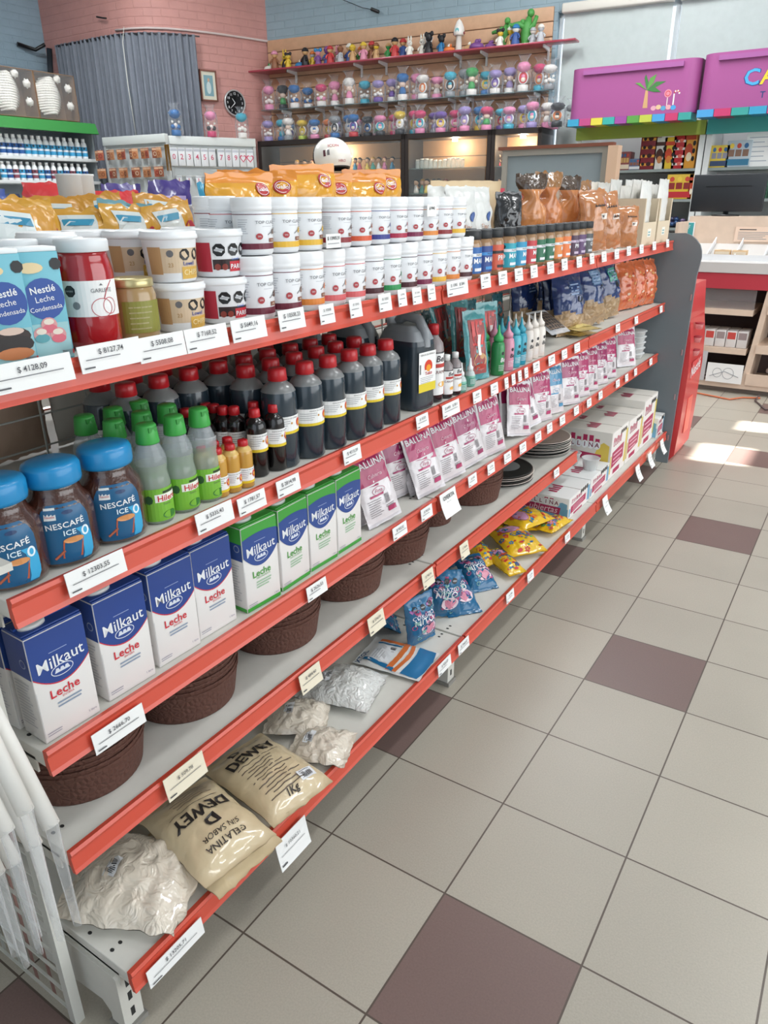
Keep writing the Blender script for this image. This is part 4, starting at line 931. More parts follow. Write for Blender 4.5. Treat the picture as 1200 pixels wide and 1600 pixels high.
put_lying(p, -.080, .016, Z1, .225, 176, 'cream bag underneath the one with upside-down black lettering', .03, .5)
p = bagthing('gelatin_bag', 'bag', 'cream bags with black lettering', .168, .24, .072, PLB, dew_back, seed=15, wr=.006, back=.5)
put_lying(p, -.085, .195, Z1+.012, .235, -8, 'cream bag with upright black lettering and many text lines, beside the upside-down one', .055, .5)
p = bagthing('powder_bag', 'bag', 'small clear bags of white powder', .13, .15, .055, PLW, lambda d, S: stick(d, S, 0, .02), seed=21, wr=.007, back=.5)
put_lying(p, -.170, .400, Z1, .15, 30, 'small clear bag of white powder with a barcode sticker, nearer the shelf back', .055, .5)
p = bagthing('powder_bag', 'bag', 'small clear bags of white powder', .12, .14, .05, PLW, lambda d, S: stick(d, S, 0, .03), seed=23, wr=.008, back=.5)
put_lying(p, -.058, .352, Z1, .14, 20, 'small clear bag of white powder lying near the red lip of the bottom shelf', .05, .5)
p = bagthing('sugar_bag', 'bag', None, .165, .20, .075, PLS, lambda d, S: stick(d, S, -.01, .035), seed=27, wr=.009, back=.4)
put_lying(p, -.150, .560, Z1, .20, 14, 'crinkled clear bag of white flakes with a white barcode label, before the orange-striped bag', .075, .4)
def xt(d, S):
    BL = mat('1f6fa0', .35); OR_ = mat('d8743a', .35)
    d.grid(lambda a, c: S(-.068+.136*a, -.092+.05*c-.010*sin(a*pi), .0008), 12, 5, BL); 
    d.grid(lambda a, c: S(-.068+.136*a, -.030+.012*c-.014*sin(a*pi), .0012), 12, 1, OR_); d.grid(lambda a, c: S(-.068+.136*a, -.014+.016*c-.008*sin(a*pi), .0010), 12, 1, OR_)
    d.grid(lambda a, c: S(-.070+.012*c+.02*a, -.02+.1*a, .001), 8, 2, BL); d.grid(lambda a, c: S(.048+.014*c-.0*a, .0+.075*a, .001), 8, 2, OR_); d.grid(lambda a, c: S(.034+.008*c, .0+.075*a, .001), 8, 1, BL)
    d.rect(S, -.05, .028, .004, .066, mat('e2e4e6', .4), .0012, 6, 4); d.bars(S, 0, .024, .008, .026, INK, .0018, 8); d.lines(S, -.04, .01, .058, 4, .008, GREYINK, off=.0018); d.text(S, 'XTOL', -.04, .086, .022, mat('1a4a7a'), .0014, bold=.04)
p = bagthing('powder_bag', 'bag', None, .145, .20, .028, mat('e9e9e6', .28, coat=.6, bump=('crinkle', 16, .3)), xt, seed=31, wr=.003, back=.5)
put_lying(p, -.105, .755, Z1, .20, 6, 'flat white bag with blue and orange stripes lying before the blue candy bags', .028, .5)
# ---- blue and yellow candy bags
def heart(d, S, u, v, r, m, off): 
    pts = [(u+r*.0625*16*sin(t)**3/1.0, v+r*.0625*(13*cos(t)-5*cos(2*t)-2*cos(3*t)-cos(4*t))) for t in [2*pi*k/16 for k in range(16)]]; d.poly(S, pts, m, off)
def candy_blue(d, S, W, H, seed):
    rr = random.Random(seed)
    for k in range(26):
        u, v = rr.uniform(-W*.42, W*.42), rr.uniform(-H*.42, H*.40); c = rr.choice(('a86aa8', '4a9ac8', 'd8a0b8', '8fc0b8', 'b04a78')); r = rr.uniform(.005, .010)
        (heart if k % 2 else lambda d, S, u, v, r, m, off: d.ring(S, u, v, r, r, r*.3, m, off))(d, S, u, v, r, mat(c, .4), .0012)
    d.disc(S, W*.12, -H*.17, W*.27, H*.14, mat('e8d0d8', .3), .0016, 20); heart(d, S, W*.12, -H*.17, W*.20, mat('d88aa0', .3), .002)
    d.text(S, 'CORAZO', -.002, H*.13, W*.16, mat('e8e6f0'), .002, bold=.04, sh=.1); d.text(S, 'NITO', .0, H*.02, W*.26, WHITE, .002, bold=.05, sh=.1)
    for u in (-.03, 0, .03): d.disc(S, u*W/.12, H*.30, .010, .010, BLACK, .0018, n=8, ph=pi/8); d.disc(S, u*W/.12, H*.30, .008, .003, mat('9aa0a8'), .0022, n=8)
def candy_yellow(d, S, W, H, seed):
    rr = random.Random(seed)
    for k in range(46):
        u, v = rr.uniform(-W*.44, W*.44), rr.uniform(-H*.42, H*.42); c = rr.choice(('c8302a', '2a7ab0', '2f9a58', 'e07a28', 'c8302a', '1f5a90')); r = rr.uniform(.005, .010)
        if k % 3: d.disc(S, u, v, r, r*.55, mat(c, .4), .0012, 7, rr.uniform(0, 3))
        else:
            for q in range(5): d.disc(S, u+r*.7*cos(q*1.257), v+r*.7*sin(q*1.257), r*.42, r*.42, mat(c, .4), .0014, 7)
    d.disc(S, -W*.05, H*.20, W*.27, H*.13, mat('b878a8', .4), .0018, 20); d.disc(S, -W*.05, H*.20, W*.24, H*.11, mat('d09ac0', .4), .0020, 20); d.text(S, 'Oki', .0, -H*.02, W*.24, mat('1f5a90'), .002, bold=.05)
bluef = mat('1a648f', .25, coat=.5, bump=('crinkle', 16, .45)); yelf = mat('e4b820', .25, coat=.5, bump=('crinkle', 16, .45))
PBk = [bagthing('candy_bag', 'candy bag', 'blue candy bags with hearts', .115, .17, .055, bluef, (lambda sd: lambda d, S: candy_blue(d, S, .115, .17, sd))(k), seed=40+k, wr=.006, back=.7) for k in range(3)]
def put_bag(P, px, py, X, z, label, yaw=0, pitch=0, roll=0, sc=None):
    y = yc(px, X, z+.08); Rm = Matrix.Rotation(radians(yaw), 3, 'Z') @ Matrix.Rotation(radians(-pitch), 3, 'Y') @ Matrix.Rotation(radians(roll), 3, 'X')
    return P.put((X, y, z), label, rot=Rm.to_euler(), scale=sc)
put_bag(PBk[0], 660, 985, -.090, Z1, 'blue candy bag standing upright with hearts and white lettering, next to the orange-striped bag', -20, 4, 4, .9)
put_bag(PBk[1], 693, 940, -.105, Z1, 'blue candy bag standing upright, second of the standing ones', -45, 6, -4, .9)
put_bag(PBk[1], 622, 950, -.20, Z1, 'blue candy bag lying in the shade behind the upright ones', 40, 60, 0)
put_lying(PBk[2], -.115, 1.125, Z1, .17, -38, 'blue candy bag slumped towards the lip over the shelf joint', .055, .7, tilt=.35)
put_lying(PBk[0], -.13, 1.290, Z1, .17, -34, 'blue candy bag slumped over, next to the yellow candy bags', .055, .7, tilt=.45)
put_bag(PBk[2], 705, 905, -.24, Z1, 'blue candy bag standing at the back behind the slumped blue ones', -20, 8, 0)
PYk = [bagthing('candy_bag', 'candy bag', 'yellow candy bags with coloured shapes', .15, .20, .055, yelf, (lambda sd: lambda d, S: candy_yellow(d, S, .15, .20, sd))(k), seed=60+k, wr=.005, back=.6) for k in range(2)]
put_lying(PYk[0], -.15, 1.77, Z1+.03, .20, 70, 'yellow candy bag with pink oval lying on top of the yellow pile', .055, .6)
put_lying(PYk[1], -.115, 1.60, Z1+.012, .20, -36, 'yellow candy bag with colourful shapes in the middle of the yellow pile', .05, .6, tilt=.12)
put_lying(PYk[0], -.21, 1.75, Z1, .20, 40, 'yellow candy bag underneath at the back of the yellow pile', .055, .6)
p = bagthing('candy_bag', 'candy bag', 'yellow candy bags with coloured shapes', .075, .17, .055, yelf, lambda d, S: candy_yellow(d, S, .07, .16, 5), seed=64, wr=.005, back=.7)
put_lying(p, -.085, 1.425, Z1+.004, .17, -28, 'narrow yellow candy bag next to the blue candy bags, beside the lip', .055, .7, tilt=.1)
put_lying(p, -.185, 1.42, Z1+.02, .17, -20, 'narrow yellow candy bag behind the narrow one by the blue bags', .055, .7, tilt=.3)
put_lying(p, -.055, 1.835, Z1, .17, 82, 'narrow yellow candy bag by the lip beside the small white carton', .055, .6)
# ================================================================ CARTONS on the bottom shelf, bay 3
MAG = mat('b02a58', .45)
def carton_box(name, sx, sy, sz, big, tint, front_text=True):
    r = empty(name); e = .001
    b = MB().box(-sx/2, sx/2, -sy/2, sy/2, 0, sz, mat('d8d4cc', .6) if big else mat('dfe0de', .6), bev=.002); 
    b.box(-sx/2-.0008, sx/2+.0008, -.0015, .0015, sz-.001, sz+.0006, mat('8a8076', .7)); b.build('carton', r)
    m = MB(); Sx = flat((sx/2, 0, 0), (0, 1, 0), (0, 0, 1)); Sy = flat((0, -sy/2, 0), (1, 0, 0), (0, 0, 1)); St = flat((0, 0, sz), (0, 1, 0), (-1, 0, 0))
    m.rect(Sx, -sy/2+.003, sy/2-.003, .003, sz-.003, mat('ece8e4', .5), .0004); tm = mat(tint, .5)
    m.rect(Sx, sy/2-.03, sy/2-.004, sz*.12, sz*.85, tm, .0007); m.rect(Sx, -sy/2+.004, -sy/2+.02, sz*.12, sz*.5, tm, .0007)
    for q in range(5): m.rect(Sx, -sy*.38+q*sy*.1, -sy*.38+q*sy*.1+sy*.07, sz*.68, sz*(.86-.03*(q % 2)), MAG, .0009)
    for q, ch in enumerate('BALLI'): m.text(Sx, ch, -sy*.345+q*sy*.1, sz*.73, sy*.085, WHITE, .0012, bold=.02)
    m.poly(Sx, [(-sy*.4, sz*.22), (sy*.3, sz*.28), (sy*.3, sz*.60), (-sy*.4, sz*.56)], MAG, .0009); m.lines(Sx, -sy*.32, sy*.25, sz*.5, 3, sz*.09, mat('e8b8c8'), h=sz*.03, off=.0012); m.rect(Sx, -sy*.25, sy*.15, sz*.06, sz*.16, MAG, .0009)
    for q in range(4): m.disc(Sx, sy*.06+q*sy*.095, sz*.88, sy*.042, sy*.042, BLACK, .0011, 8, pi/8)
    m.build('side_print', r); m = MB()
    if front_text:
        m.rect(Sy, -sx/2+.003, sx/2-.003, .003, sz*.5, tm if not big else mat('ddd9d0', .6), .0004)
        m.poly(Sy, [(sx*.16, .01), (sx*.47, .01), (sx*.47, sz*.72), (sx*.38, sz*.78), (sx*.30, sz*.70)], mat('e0c455' if big else tint, .5), .0006)
        for q in range(7): m.rect(Sy, -sx*.32+q*sx*.095, -sx*.32+q*sx*.095+sx*.065, sz*.66, sz*(.90 if q in (0, 2, 4, 5) else .84), MAG, .0008)
        for q, ch in enumerate('BALLINA'): m.disc(Sy, -sx*.288+q*sx*.095, sz*.70, sx*.052, sx*.062, WHITE, .0011); m.text(Sy, ch, -sx*.288+q*sx*.095, sz*.70, sx*.10, mat('7a2044'), .0016, bold=.02)
        m.poly(Sy, [(-sx*.32, sz*.28), (sx*.34, sz*.20), (sx*.36, sz*.52), (-sx*.30, sz*.56)], MAG, .0009); m.text(Sy, 'Cubiertas', .0, sz*.38, sx*.16, mat('f0d8e0'), .0013, sh=.2)
        m.build('end_print', r); m = MB()
    for q in range(4): m.rect(St, -sy*.32+q*.022, -sy*.32+q*.022+.014, -sx*.2, -sx*.05+.01*(q % 2), MAG, .0012); m.rect(St, sy*.12+q*.016, sy*.12+q*.016+.01, sx*.12, sx*.2+.01*(q % 2), MAG, .0012)
    m.build('top_tape', r); return Proto(r, 'cardboard box', 'white cartons with magenta print on the bottom shelf')
x = -.035
small = carton_box('carton_box', .235, .255, .092, False, '6fa8c8')
small.put((-.155, 2.070, Z1), 'small white and blue carton with magenta print, next to the yellow candy bags')
small.put((-.155, 2.335, Z1), 'small white and blue carton beside the big logo carton')
small.put((-.155, 2.335, Z1+.093), 'small white and blue carton stacked lying under the plates, in the upper layer') if False else None
big = carton_box('carton_box', .30, .255, .225, True, 'e0c85a')
big.put((-.19, 2.600, Z1), 'big carton with magenta logo facing the near end, beneath the second plate stack')
med = carton_box('carton_box', .30, .255, .215, True, 'e0c85a', False)
med.put((-.19, 2.862, Z1), 'big white and yellow carton directly behind the one showing the logo')
med.put((-.19, 3.124, Z1), 'tallest white and yellow carton near the grey end panel', scale=(1, 1, 1.18))
small.put((-.135, 3.330-.02, Z1), 'small white carton last on the bottom shelf before the grey end panel', scale=(1, .52, 1.2))
cupm = MB(); cupm.lathe([(.0, .001), (.028, .001), (.038, .05), (.041, .052), (.038, .054), (.026, .004)], clear('eef0f0', .45), 18)
CP_ = Proto(cupm.build('clear_cup'), 'plastic cup', 'clear plastic cups on the small cartons')
CP_.put((-.085, 2.33, Z1+.0935), 'clear plastic cup standing on the second small carton beside the red lip end'); CP_.put((-.18, 2.36, Z1+.0935), 'clear plastic cup on the second small carton, farther from the lip')
# ================================================================ BROWN BAKING MOULDS, second shelf
BRN = mat('603d32', .75, bump=('voronoi', 85, .55)); BRI = mat('4a2a22', .8)
def mould(R, H):
    b = MB(); b.lathe([(.0, .0), (R*.90, 0), (R*.905, .003), (R*.985, H-.004), (R, H), (R*.985, H+.0015), (R*.965, H-.002), (R*.885, .004), (0, .003)], [BRN]*6+[BRI]*2, 48, wob=lambda a, z: 1+.004*(sin(a*40) > 0)*(z > H*.9))
    return b.build('baking_mould')
MO = Proto(mould(.120, .068), 'baking mould', 'stacks of brown paper baking moulds'); MS = Proto(mould(.078, .062), 'baking mould', 'stacks of brown paper baking moulds')
lay_ = ['bottom', 'second', 'third', 'fourth', 'fifth', 'sixth']
stk = [(122, -.265, MO, 10, 'first from the grid end'), (283, -.268, MO, 10, 'second from the grid end'), (424, -.268, MO, 10, 'third from the grid end'), (532, -.270, MO, 10, 'fourth from the grid end'),
       (608, -.27, MO, 10, 'fifth from the grid end'), (672, -.28, MS, 6, 'narrow, behind the offer sign'), (732, -.27, MO, 10, 'tall, beside the plates')]
for i, (px, x, P, n_, t) in enumerate(stk):
    y = yc(px, x, Z2+.06)
    for k in range(n_): 
        o = P.put((x+.001*(k % 2), y, Z2+k*.0105), f'brown round mould, {(lay_+["seventh", "eighth", "ninth", "tenth"])[k]} in the stack {t}', rz=k*.3)
# ================================================================ ROUND CAKE PLATES
def plate(R, c, rim, sheen):
    b = MB(); b.lathe([(0, .001), (R*.86, .001), (R*.97, .0045), (R, .006), (R*.995, .0075), (R*.96, .0065), (R*.85, .003), (0, .003)], [mat('3a3432', .5)]*3+[mat(rim, .4)]*2+[mat(c, .35)]*2, 48)
    b.disc(flat((0, 0, .003), (0, 1, 0), (-1, 0, 0)), .01, .02, R*.55, R*.5, mat(sheen, .35), .0006, 30); return b.build('cake_plate')
P1 = Proto(plate(.134, '1e2022', '2a2a2a', '8b9092'), 'cake plate', 'black and silver round cake plates'); P1b = Proto(plate(.134, '9a8e86', 'cfc4ba', '8a8480'), 'cake plate', 'black and silver round cake plates')
y = yc(780, -.255, Z2+.02)
for k in range(6): (P1 if k in (0, 2, 5) else P1b).put((-.262+.003*sin(k*2), y+.003*cos(k*3), Z2+k*.007), f'round cake plate of the nearer stack, {["bottom one", "second from below", "third from below", "fourth from below", "fifth from below", "black and silver top one"][k]}', rz=k)
P2 = Proto(plate(.138, '2b2c2e', 'b8b2aa', 'a89f98'), 'cake plate', 'black and silver round cake plates'); P2b = Proto(plate(.138, 'b7a69c', 'e0d6cc', 'c0aea4'), 'cake plate', 'black and silver round cake plates')
y = yc(842, -.255, Z2+.03)
for k in range(9): (P2b if k in (8, 4) else P2).put((-.262+.003*sin(k*2.3), y+.004*cos(k*3), Z2+k*.007), f'round cake plate of the farther stack, {(["bottom one"]+[ORD[q]+" from below" for q in range(1, 8)]+["pinkish beige top one"])[k]}', rz=k)
# ================================================================ BALLINA POUCHES, third shelf bays 1-3
def ball_deco(tint, var):
    t = mat(tint, .3, coat=.4); K = mat('6a6468')
    def f(d, S):
        d.rect(S, -.048, .048, .012, .078, t, .0008, 8, 5)
        for q in range(7): d.rect(S, -.043+q*.0125, -.043+q*.0125+.009, .052, .081-.003*(q % 2), t, .0011, 2, 2)
        d.text(S, 'BALLINA', 0, .060, .0225, WHITE, .0016, bold=.05); d.text(S, 'Cubierta', .004, .030, .013, mat('f2d0dc'), .0016, sh=.25)
        d.poly(S, [(-.048, .012), (.048, .012), (.048, -.004), (-.01, .006)], t, .0009); d.ring(S, 0, -.008, .020, .010, .0012, t, .0012, 16); d.text(S, 'Fina', 0, -.008, .014, t, .0014, sh=.25)
        d.rect(S, -.03, .012, -.020, -.015, t, .0012, 4); d.lines(S, -.04, .004, -.026, 8, .0055, K, off=.0012, seed=var); d.bars(S, .012, .026, -.045, -.022, K, .0012, 7); d.rect(S, .016, .042, -.068, -.056, t, .0012, 3); d.lines(S, .01, .04, -.050, 2, .004, K, off=.0012)
    return f
FIL = mat('dcd6d8', .2, coat=.7, bump=('crinkle', 18, .5)); CLR = clear('eef0f4', .30, .08, ('crinkle', 18, .5))
bp = [bagthing('coating_pouch', 'pouch', 'white and magenta baking pouches on the third shelf', .108, .178, .020, FIL, ball_deco(c, k), seed=80+k, wr=.0025, back=.8, sealm=mat('c8c4c8', .15, coat=.8)) for k, c in enumerate(('a8205a', '9c2860', 'b43068'))]
bblue = bagthing('coating_pouch', 'pouch', 'white and magenta baking pouches on the third shelf', .10, .178, .020, FIL, ball_deco('4a90b8', 4), seed=88, wr=.0025, back=.8)
pl_ = [(596, -.14, 14, 16), (625, -.20, 6, 10), (670, -.14, 12, 18), (704, -.145, 9, 16), (738, -.145, 14, 14), (770, -.14, 8, 12), (808, -.145, -14, 14), (826, -.148, 16, 16), (846, -.15, -4, 12), (866, -.15, -4, 12),
       (890, -.145, -6, 12), (907, -.15, -4, 12), (922, -.15, -8, 12), (937, -.152, -6, 12), (951, -.155, -8, 12)]
prev = None; nmc = 0
yl = []
for i, (px, x, roll, pitch) in enumerate(pl_):
    y = yc(px, x, Z3+.09)
    yl.append(y)
for i, (px, x, roll, pitch) in enumerate(pl_):
    y = yl[i]; P = bblue if i == 9 else bp[i % 3]; n_ = len(pl_)
    cl_ = 'blue-printed' if i == 9 else 'magenta-printed'
    for r_ in range(3 if i != 1 else 2):
        Rm = Matrix.Rotation(radians(-14-random.uniform(0, 8)), 3, 'Z') @ Matrix.Rotation(radians(-pitch-r_*1.0), 3, 'Y') @ Matrix.Rotation(radians(roll*.6), 3, 'X')
        P.put((x+.012-.030*r_, y+.006*r_, Z3), f'{cl_} pouch leaning back, {["front", "second", "third"][r_]} of the pack {nth(i, n_)}', rot=Rm.to_euler(), scale=(1, 1.06+.04*sin(i*2), 1.06))
# white stack of tubs and flat packs at the far end of shelf 3
wt = MB().lathe([(0, 0), (.055, 0), (.062, .022), (.066, .023), (.066, .026), (.06, .028), (0, .028)], clear('f0f2f2', .6), 26); WT = Proto(wt.build('white_tray'), 'tray', 'stack of round white trays')
for k in range(5): WT.put((-.20, 3.24, Z3+k*.0285), f'round white tray near the grey end panel, {["lowest", "second from below", "middle", "second from the top", "topmost"][k]} of its stack')
for k in range(4):
    bp[0].put((-.150-.034*k, 2.98+.012*k, Z3+.002), f'magenta-printed pouch leaning in the last pack before the white trays, {["front", "second", "third", "rear"][k]} one', rot=(0, radians(-13), -.6))
# ================================================================ FOURTH SHELF, right half
TEAL = mat('4f9ba0', .2, coat=.6, bump=('crinkle', 20, .5))
def teal_deco(d, S):
    d.rect(S, -.032, .032, -.085, .075, mat('9a4a48', .4), .0008, 6, 8); d.disc(S, 0, .035, .024, .040, mat('c83838', .3), .0014, 14); 
    for u in (-.016, 0, .016): d.rect(S, u-.006, u+.006, .0, .07, mat('d84a48', .3), .0018, 2, 3)
    d.rect(S, -.004, .008, -.03, .03, mat('e8e0dc', .3), .0022, 2, 2); d.disc(S, .004, -.045, .026, .022, mat('c89a6a', .4), .0014, 14); d.disc(S, .006, -.065, .024, .010, mat('b03a30', .4), .0018, 12)
pt_ = bagthing('cutter_pack', 'packet', 'clear and teal packets with red moulds', .092, .205, .024, TEAL, teal_deco, seed=95, wr=.004, back=.8)
put_bag(pt_, 749, 560, -.150, Z4, 'clear and teal packet with red pieces leaning before the green icing bottle', -20, 10, 0)
put_bag(pt_, 766, 560, -.200, Z4, 'clear and teal packet with red pieces directly behind the icing bottles', -22, 8, 0)
put_bag(pt_, 722, 560, -.30, Z4, 'clear and teal packet with red pieces leaning at the back behind the dropper bottles', -10, 12, -8)
put_bag(pt_, 700, 560, -.36, Z4, 'clear and teal packet with red pieces half hidden behind the tall caramel bottle', -10, 10, 6)
dkt = bagthing('cutter_pack', 'packet', 'dark teal packets along the mesh', .10, .16, .03, mat('2f5f68', .25, coat=.5, bump=('crinkle', 20, .6)), lambda d, S: d.disc(S, 0, .02, .03, .03, mat('9a5a48', .4), .0014), seed=97, wr=.008, back=.8)
for k, px in enumerate((672, 702, 736, 778)):
    put_bag(dkt, px, 500, -.44, Z4+.10 if 0 else Z4, f'dark teal packet standing against the mesh back, {["first", "second", "third", "last"][k]} of four', 0, 3, 0)
def mats_(d, S):
    d.rect(S, -.05, .05, -.05, .055, mat('2e2a2a', .5), .0008, 8, 6)
    for k in range(6): d.rect(S, -.05, .05, -.046+.017*k, -.043+.017*k, mat('8a7460', .5), .0014, 6); d.rect(S, -.046+.017*k, -.043+.017*k, -.05, .055, mat('8a7460', .5), .0014, 1, 6)
pm_ = bagthing('waffle_pack', 'packet', None, .125, .14, .018, CLR, mats_, seed=99, wr=.002, back=.6)
put_lying(pm_, -.20, 1.985, Z4+.045, .14, -12, 'clear packet of patterned brown wafers lying between the icing bottles and the nut bags', .018, .6, tilt=.5)
pyl = bagthing('noodle_pack', 'packet', 'flat yellow packets', .13, .17, .022, mat('d9be74', .2, coat=.6, bump=('crinkle', 20, .5)), lambda d, S: d.rect(S, -.05, .05, -.05, .03, mat('e8d488', .3), .001, 6, 5), seed=101, wr=.004, back=.6)
put_lying(pyl, -.195, 2.235, Z4, .17, -14, 'flat yellow packet lying in front of the navy nut bags, lower one', .022, .6); put_lying(pyl, -.175, 2.225, Z4+.022, .17, -22, 'flat yellow packet lying in front of the navy nut bags, upper one', .022, .6)
NAVY = mat('24386a', .12, coat=.8, bump=('crinkle', 12, .7)); NUT = mat('a98c68', .35, coat=.5, bump=('voronoi', 45, .9), vary=.15)
def nutdeco(acc):
    def f(d, S): d.rect(S, -.02, .05, .03, .085, mat(acc, .2, coat=.6), .0014, 4, 4); d.lines(S, -.015, .04, .075, 4, .012, mat('8fa6c8'), h=.005, off=.0022); d.disc(S, .03, .015, .014, .014, BLACK, .0018, 8)
    return f
def nutf(u, v): return NUT if v < .36+.04*sin(u*7) else None
PN = [bagthing('nut_bag', 'bag', 'navy and clear bags of nuts', .15, .235, .085, NAVY, nutdeco(a), seed=110+k, wr=.012, back=.8, mfn=nutf, ff=6) for k, a in enumerate(('2c4674', '6f8fb0', '3f9a88'))]
put_bag(PN[0], 893, 500, -.185, Z4, 'navy bag with clear window of beige nuts, first of the front nut bags', -22, 10, 3, (1, 1.08, 1.0))
put_bag(PN[1], 928, 490, -.185, Z4, 'navy and silver nut bag with white print, middle of the front nut bags', -20, 12, 3, (1, 1.08, 1.08))
put_bag(PN[2], 955, 480, -.185, Z4, 'navy nut bag with green patch, next to the orange bags', -16, 12, 5, (1, 1.05, 1.05))
for k, (px, x) in enumerate(((822, -.38), (858, -.37), (870, -.27), (905, -.30), (935, -.30), (960, -.30))):
    put_bag(PN[k % 3], px, 480, x, Z4+.002, f'navy nut bag in the shaded back row, {nth(k, 6)}', -12, 5, (-1)**k*3)
for k, (px, x) in enumerate(((822, -.40), (860, -.38))): put_bag(PN[0], px, 440, x-.01, Z4+.24 if 0 else Z4+.002, 'x') if False else None
ORG = mat('cf6a3c', .2, coat=.8, bump=('crinkle', 18, .8), vary=.12)
def snk(d, S):
    rr = random.Random(3)
    for k in range(14): d.disc(S, rr.uniform(-.05, .05), rr.uniform(-.07, .06), .010, .007, mat(rr.choice(('d89a58', 'c24a2c', 'e6c8b0')), .25, coat=.6), .002, 6)
PO = [bagthing('snack_bag', 'bag', 'orange snack bags', .15, .22, .08, ORG, snk, seed=120+k, wr=.010, back=.8, ff=6) for k in range(2)]
put_bag(PO[0], 981, 470, -.20, Z4, 'glossy orange snack bag next to the navy nut bags', -20, 8, 3); put_bag(PO[1], 1000, 460, -.18, Z4, 'glossy orange snack bag, middle one of the three orange ones', -10, 8, 2, (1, .9, 1))
PO[0].put((-.165, 3.30, Z4), 'glossy orange snack bag at the far end beside the grey end panel', rot=(0, -.12, -.25), scale=(.9, .8, 1))
for k in range(3): PO[1].put((-.37, 2.93+.17*k, Z4+.001), f'orange snack bag in the dark back row of the fourth shelf, {["first", "middle", "last"][k]} one', rz=-.1)
# small reddish packs behind
# ================================================================ GOODS SEEN THROUGH THE MESH (other side of the unit)
def wb_deco(c, c2):
    return lambda d, S: (d.rect(S, -.04, .04, -.02, .03, mat(c, .5), .001, 5, 3), d.rect(S, -.035, .02, -.07, -.05, mat(c2, .5), .001, 4), d.lines(S, -.04, .03, .07, 3, .01, GREYINK, h=.003))
wbp = [bagthing('flour_bag', 'bag', 'packed flour bags on the far side of the unit', .13, .23, .08, mat(c, .5, bump=('crinkle', 9, .3)), wb_deco(*q), seed=130+k, wr=.006, back=.8) for k, (c, q) in enumerate((('cfc8bc', ('c9b48a', '2a3a5a')), ('d8d4cc', ('4a6a9a', '30406a')), ('c4a690', ('b86a58', '5a3a30'))))]
for k in range(9):
    wbp[k % 3].put((-.66, -.17+.15*k, Z4), f'{["beige", "white and blue", "tan and red"][k % 3]} flour bag behind the mesh, {nth(k)}', rz=pi)
# ================================================================ TOP SHELF, right end and behind the jars
tiedw = lambda v: 1-.62*math.exp(-((v-.72)/.09)**2) - (.12 if v < .1 else 0)
def tied(c, topc, clearbot=None, seed=1, W=.15, H=.34, Tk=.10):
    tm = mat(topc, .18, .0, coat=.9, bump=('crinkle', 14, .8))
    return bagthing('tied_bag', 'bag', 'orange bags with dark foil tops', W, H, Tk, mat(c, .25, coat=.7, bump=('crinkle', 14, .6), vary=.1), None, seed=seed, wr=.012, back=1, mfn=lambda u, v: tm if v > .80 else None, wf=tiedw, ff=6, pz=2.0)
tb = [tied('cf8850', '4a382a', seed=140), tied('c87c46', '94683c', seed=141)]
ns = ['first of four', 'second of four', 'third of four', 'last of four']
for k, (px, x, s_) in enumerate(((826, -.31, 1.0), (852, -.31, 1.03), (884, -.31, 1.0), (903, -.31, .95))):
    y = yc(px, x, Z5+.1); tb[k % 2].put((x, y, Z5), f'orange snack bag with twisted foil top behind the peanut jars, {ns[k]}', rz=-.6+.1*k, scale=(.92, .9, s_*.83))
BRB = mat('b87a4c', .15, coat=.8, bump=('crinkle', 12, .7), vary=.15)
def brd(d, S): 
    for k in range(6): d.poly(S, [(-.03+.012*k, .05), (-.024+.012*k, .06), (-.018+.012*k, .05)], INK, .002)
    d.rect(S, .0, .04, .0, .022, mat('e6dcd2', .3), .0016, 3); d.text(S, 'MANI', .02, .011, .014, INK, .0024, bold=.03)
brs = [bagthing('snack_bag', 'bag', 'glossy brown bags beside the tan boxes', .16, .235, .10, BRB, brd, seed=145+k, wr=.012, back=1, ff=5) for k in range(2)]
put_bag(brs[0], 930, 350, -.18, Z5, 'glossy brown and orange bag next to the grey-labelled peanut jar', -25, 6, 4, (.85, .9, .97)); put_bag(brs[1], 953, 350, -.17, Z5, 'glossy brown bag between its twin and the tan boxes, nearer one', -30, 8, 5, (.8, .85, .95))
brs[0].put((-.165, 2.78, Z5), 'glossy brown bag tucked against the first tan box', rot=(0, -.1, -.7), scale=(.7, .7, .72))
TAN = mat('d8c8ae', .7)
def openbox(w, d, h):
    r = empty('open_carton'); b = MB(); t = .003
    b.box(-d/2, d/2, -w/2, w/2, 0, t, TAN)
    b.box(-d/2, -d/2+t, -w/2, w/2, 0, h, TAN)
    f = [(-w/2, 0), (w/2, 0), (w/2, h), (w/2-.012, h), (w/2-.02, h*.5), (-w/2+.02, h*.5), (-w/2+.012, h), (-w/2, h)]
    b.prism([(q[0], q[1]) for q in f], 'x', d/2-t, d/2, TAN)
    for y in (-w/2, w/2-t): b.prism([(-d/2, 0), (d/2, 0), (d/2, h), (-d/2, h)], 'y', y, y+t, TAN)
    b.build('carton', r); S = flat((d/2, 0, 0), (0, 1, 0), (0, 0, 1)); m = MB().rect(S, -.03, .03, h*.18, h*.36, mat('ece8dc', .6)).lines(S, -.02, .02, h*.30, 2, .012, mat('5aa0a8'), h=.005); m.build('sticker', r)
    return Proto(r, 'cardboard box', 'open tan cartons on the top shelf')
OB = openbox(.235, .26, .20)
for k, y in enumerate((2.985, 3.245)):
    OB.put((-.252, y, Z5), ['open tan carton packed with white bags, beside the glossy brown bags', 'open tan carton packed with white bags, at the far end of the top shelf'][k])
WBG = mat('e6e4de', .3, coat=.4, bump=('crinkle', 14, .5))
ww = bagthing('white_packet', 'packet', 'white packets standing in the tan cartons', .19, .262, .034, WBG, None, seed=150, wr=.006, back=1)
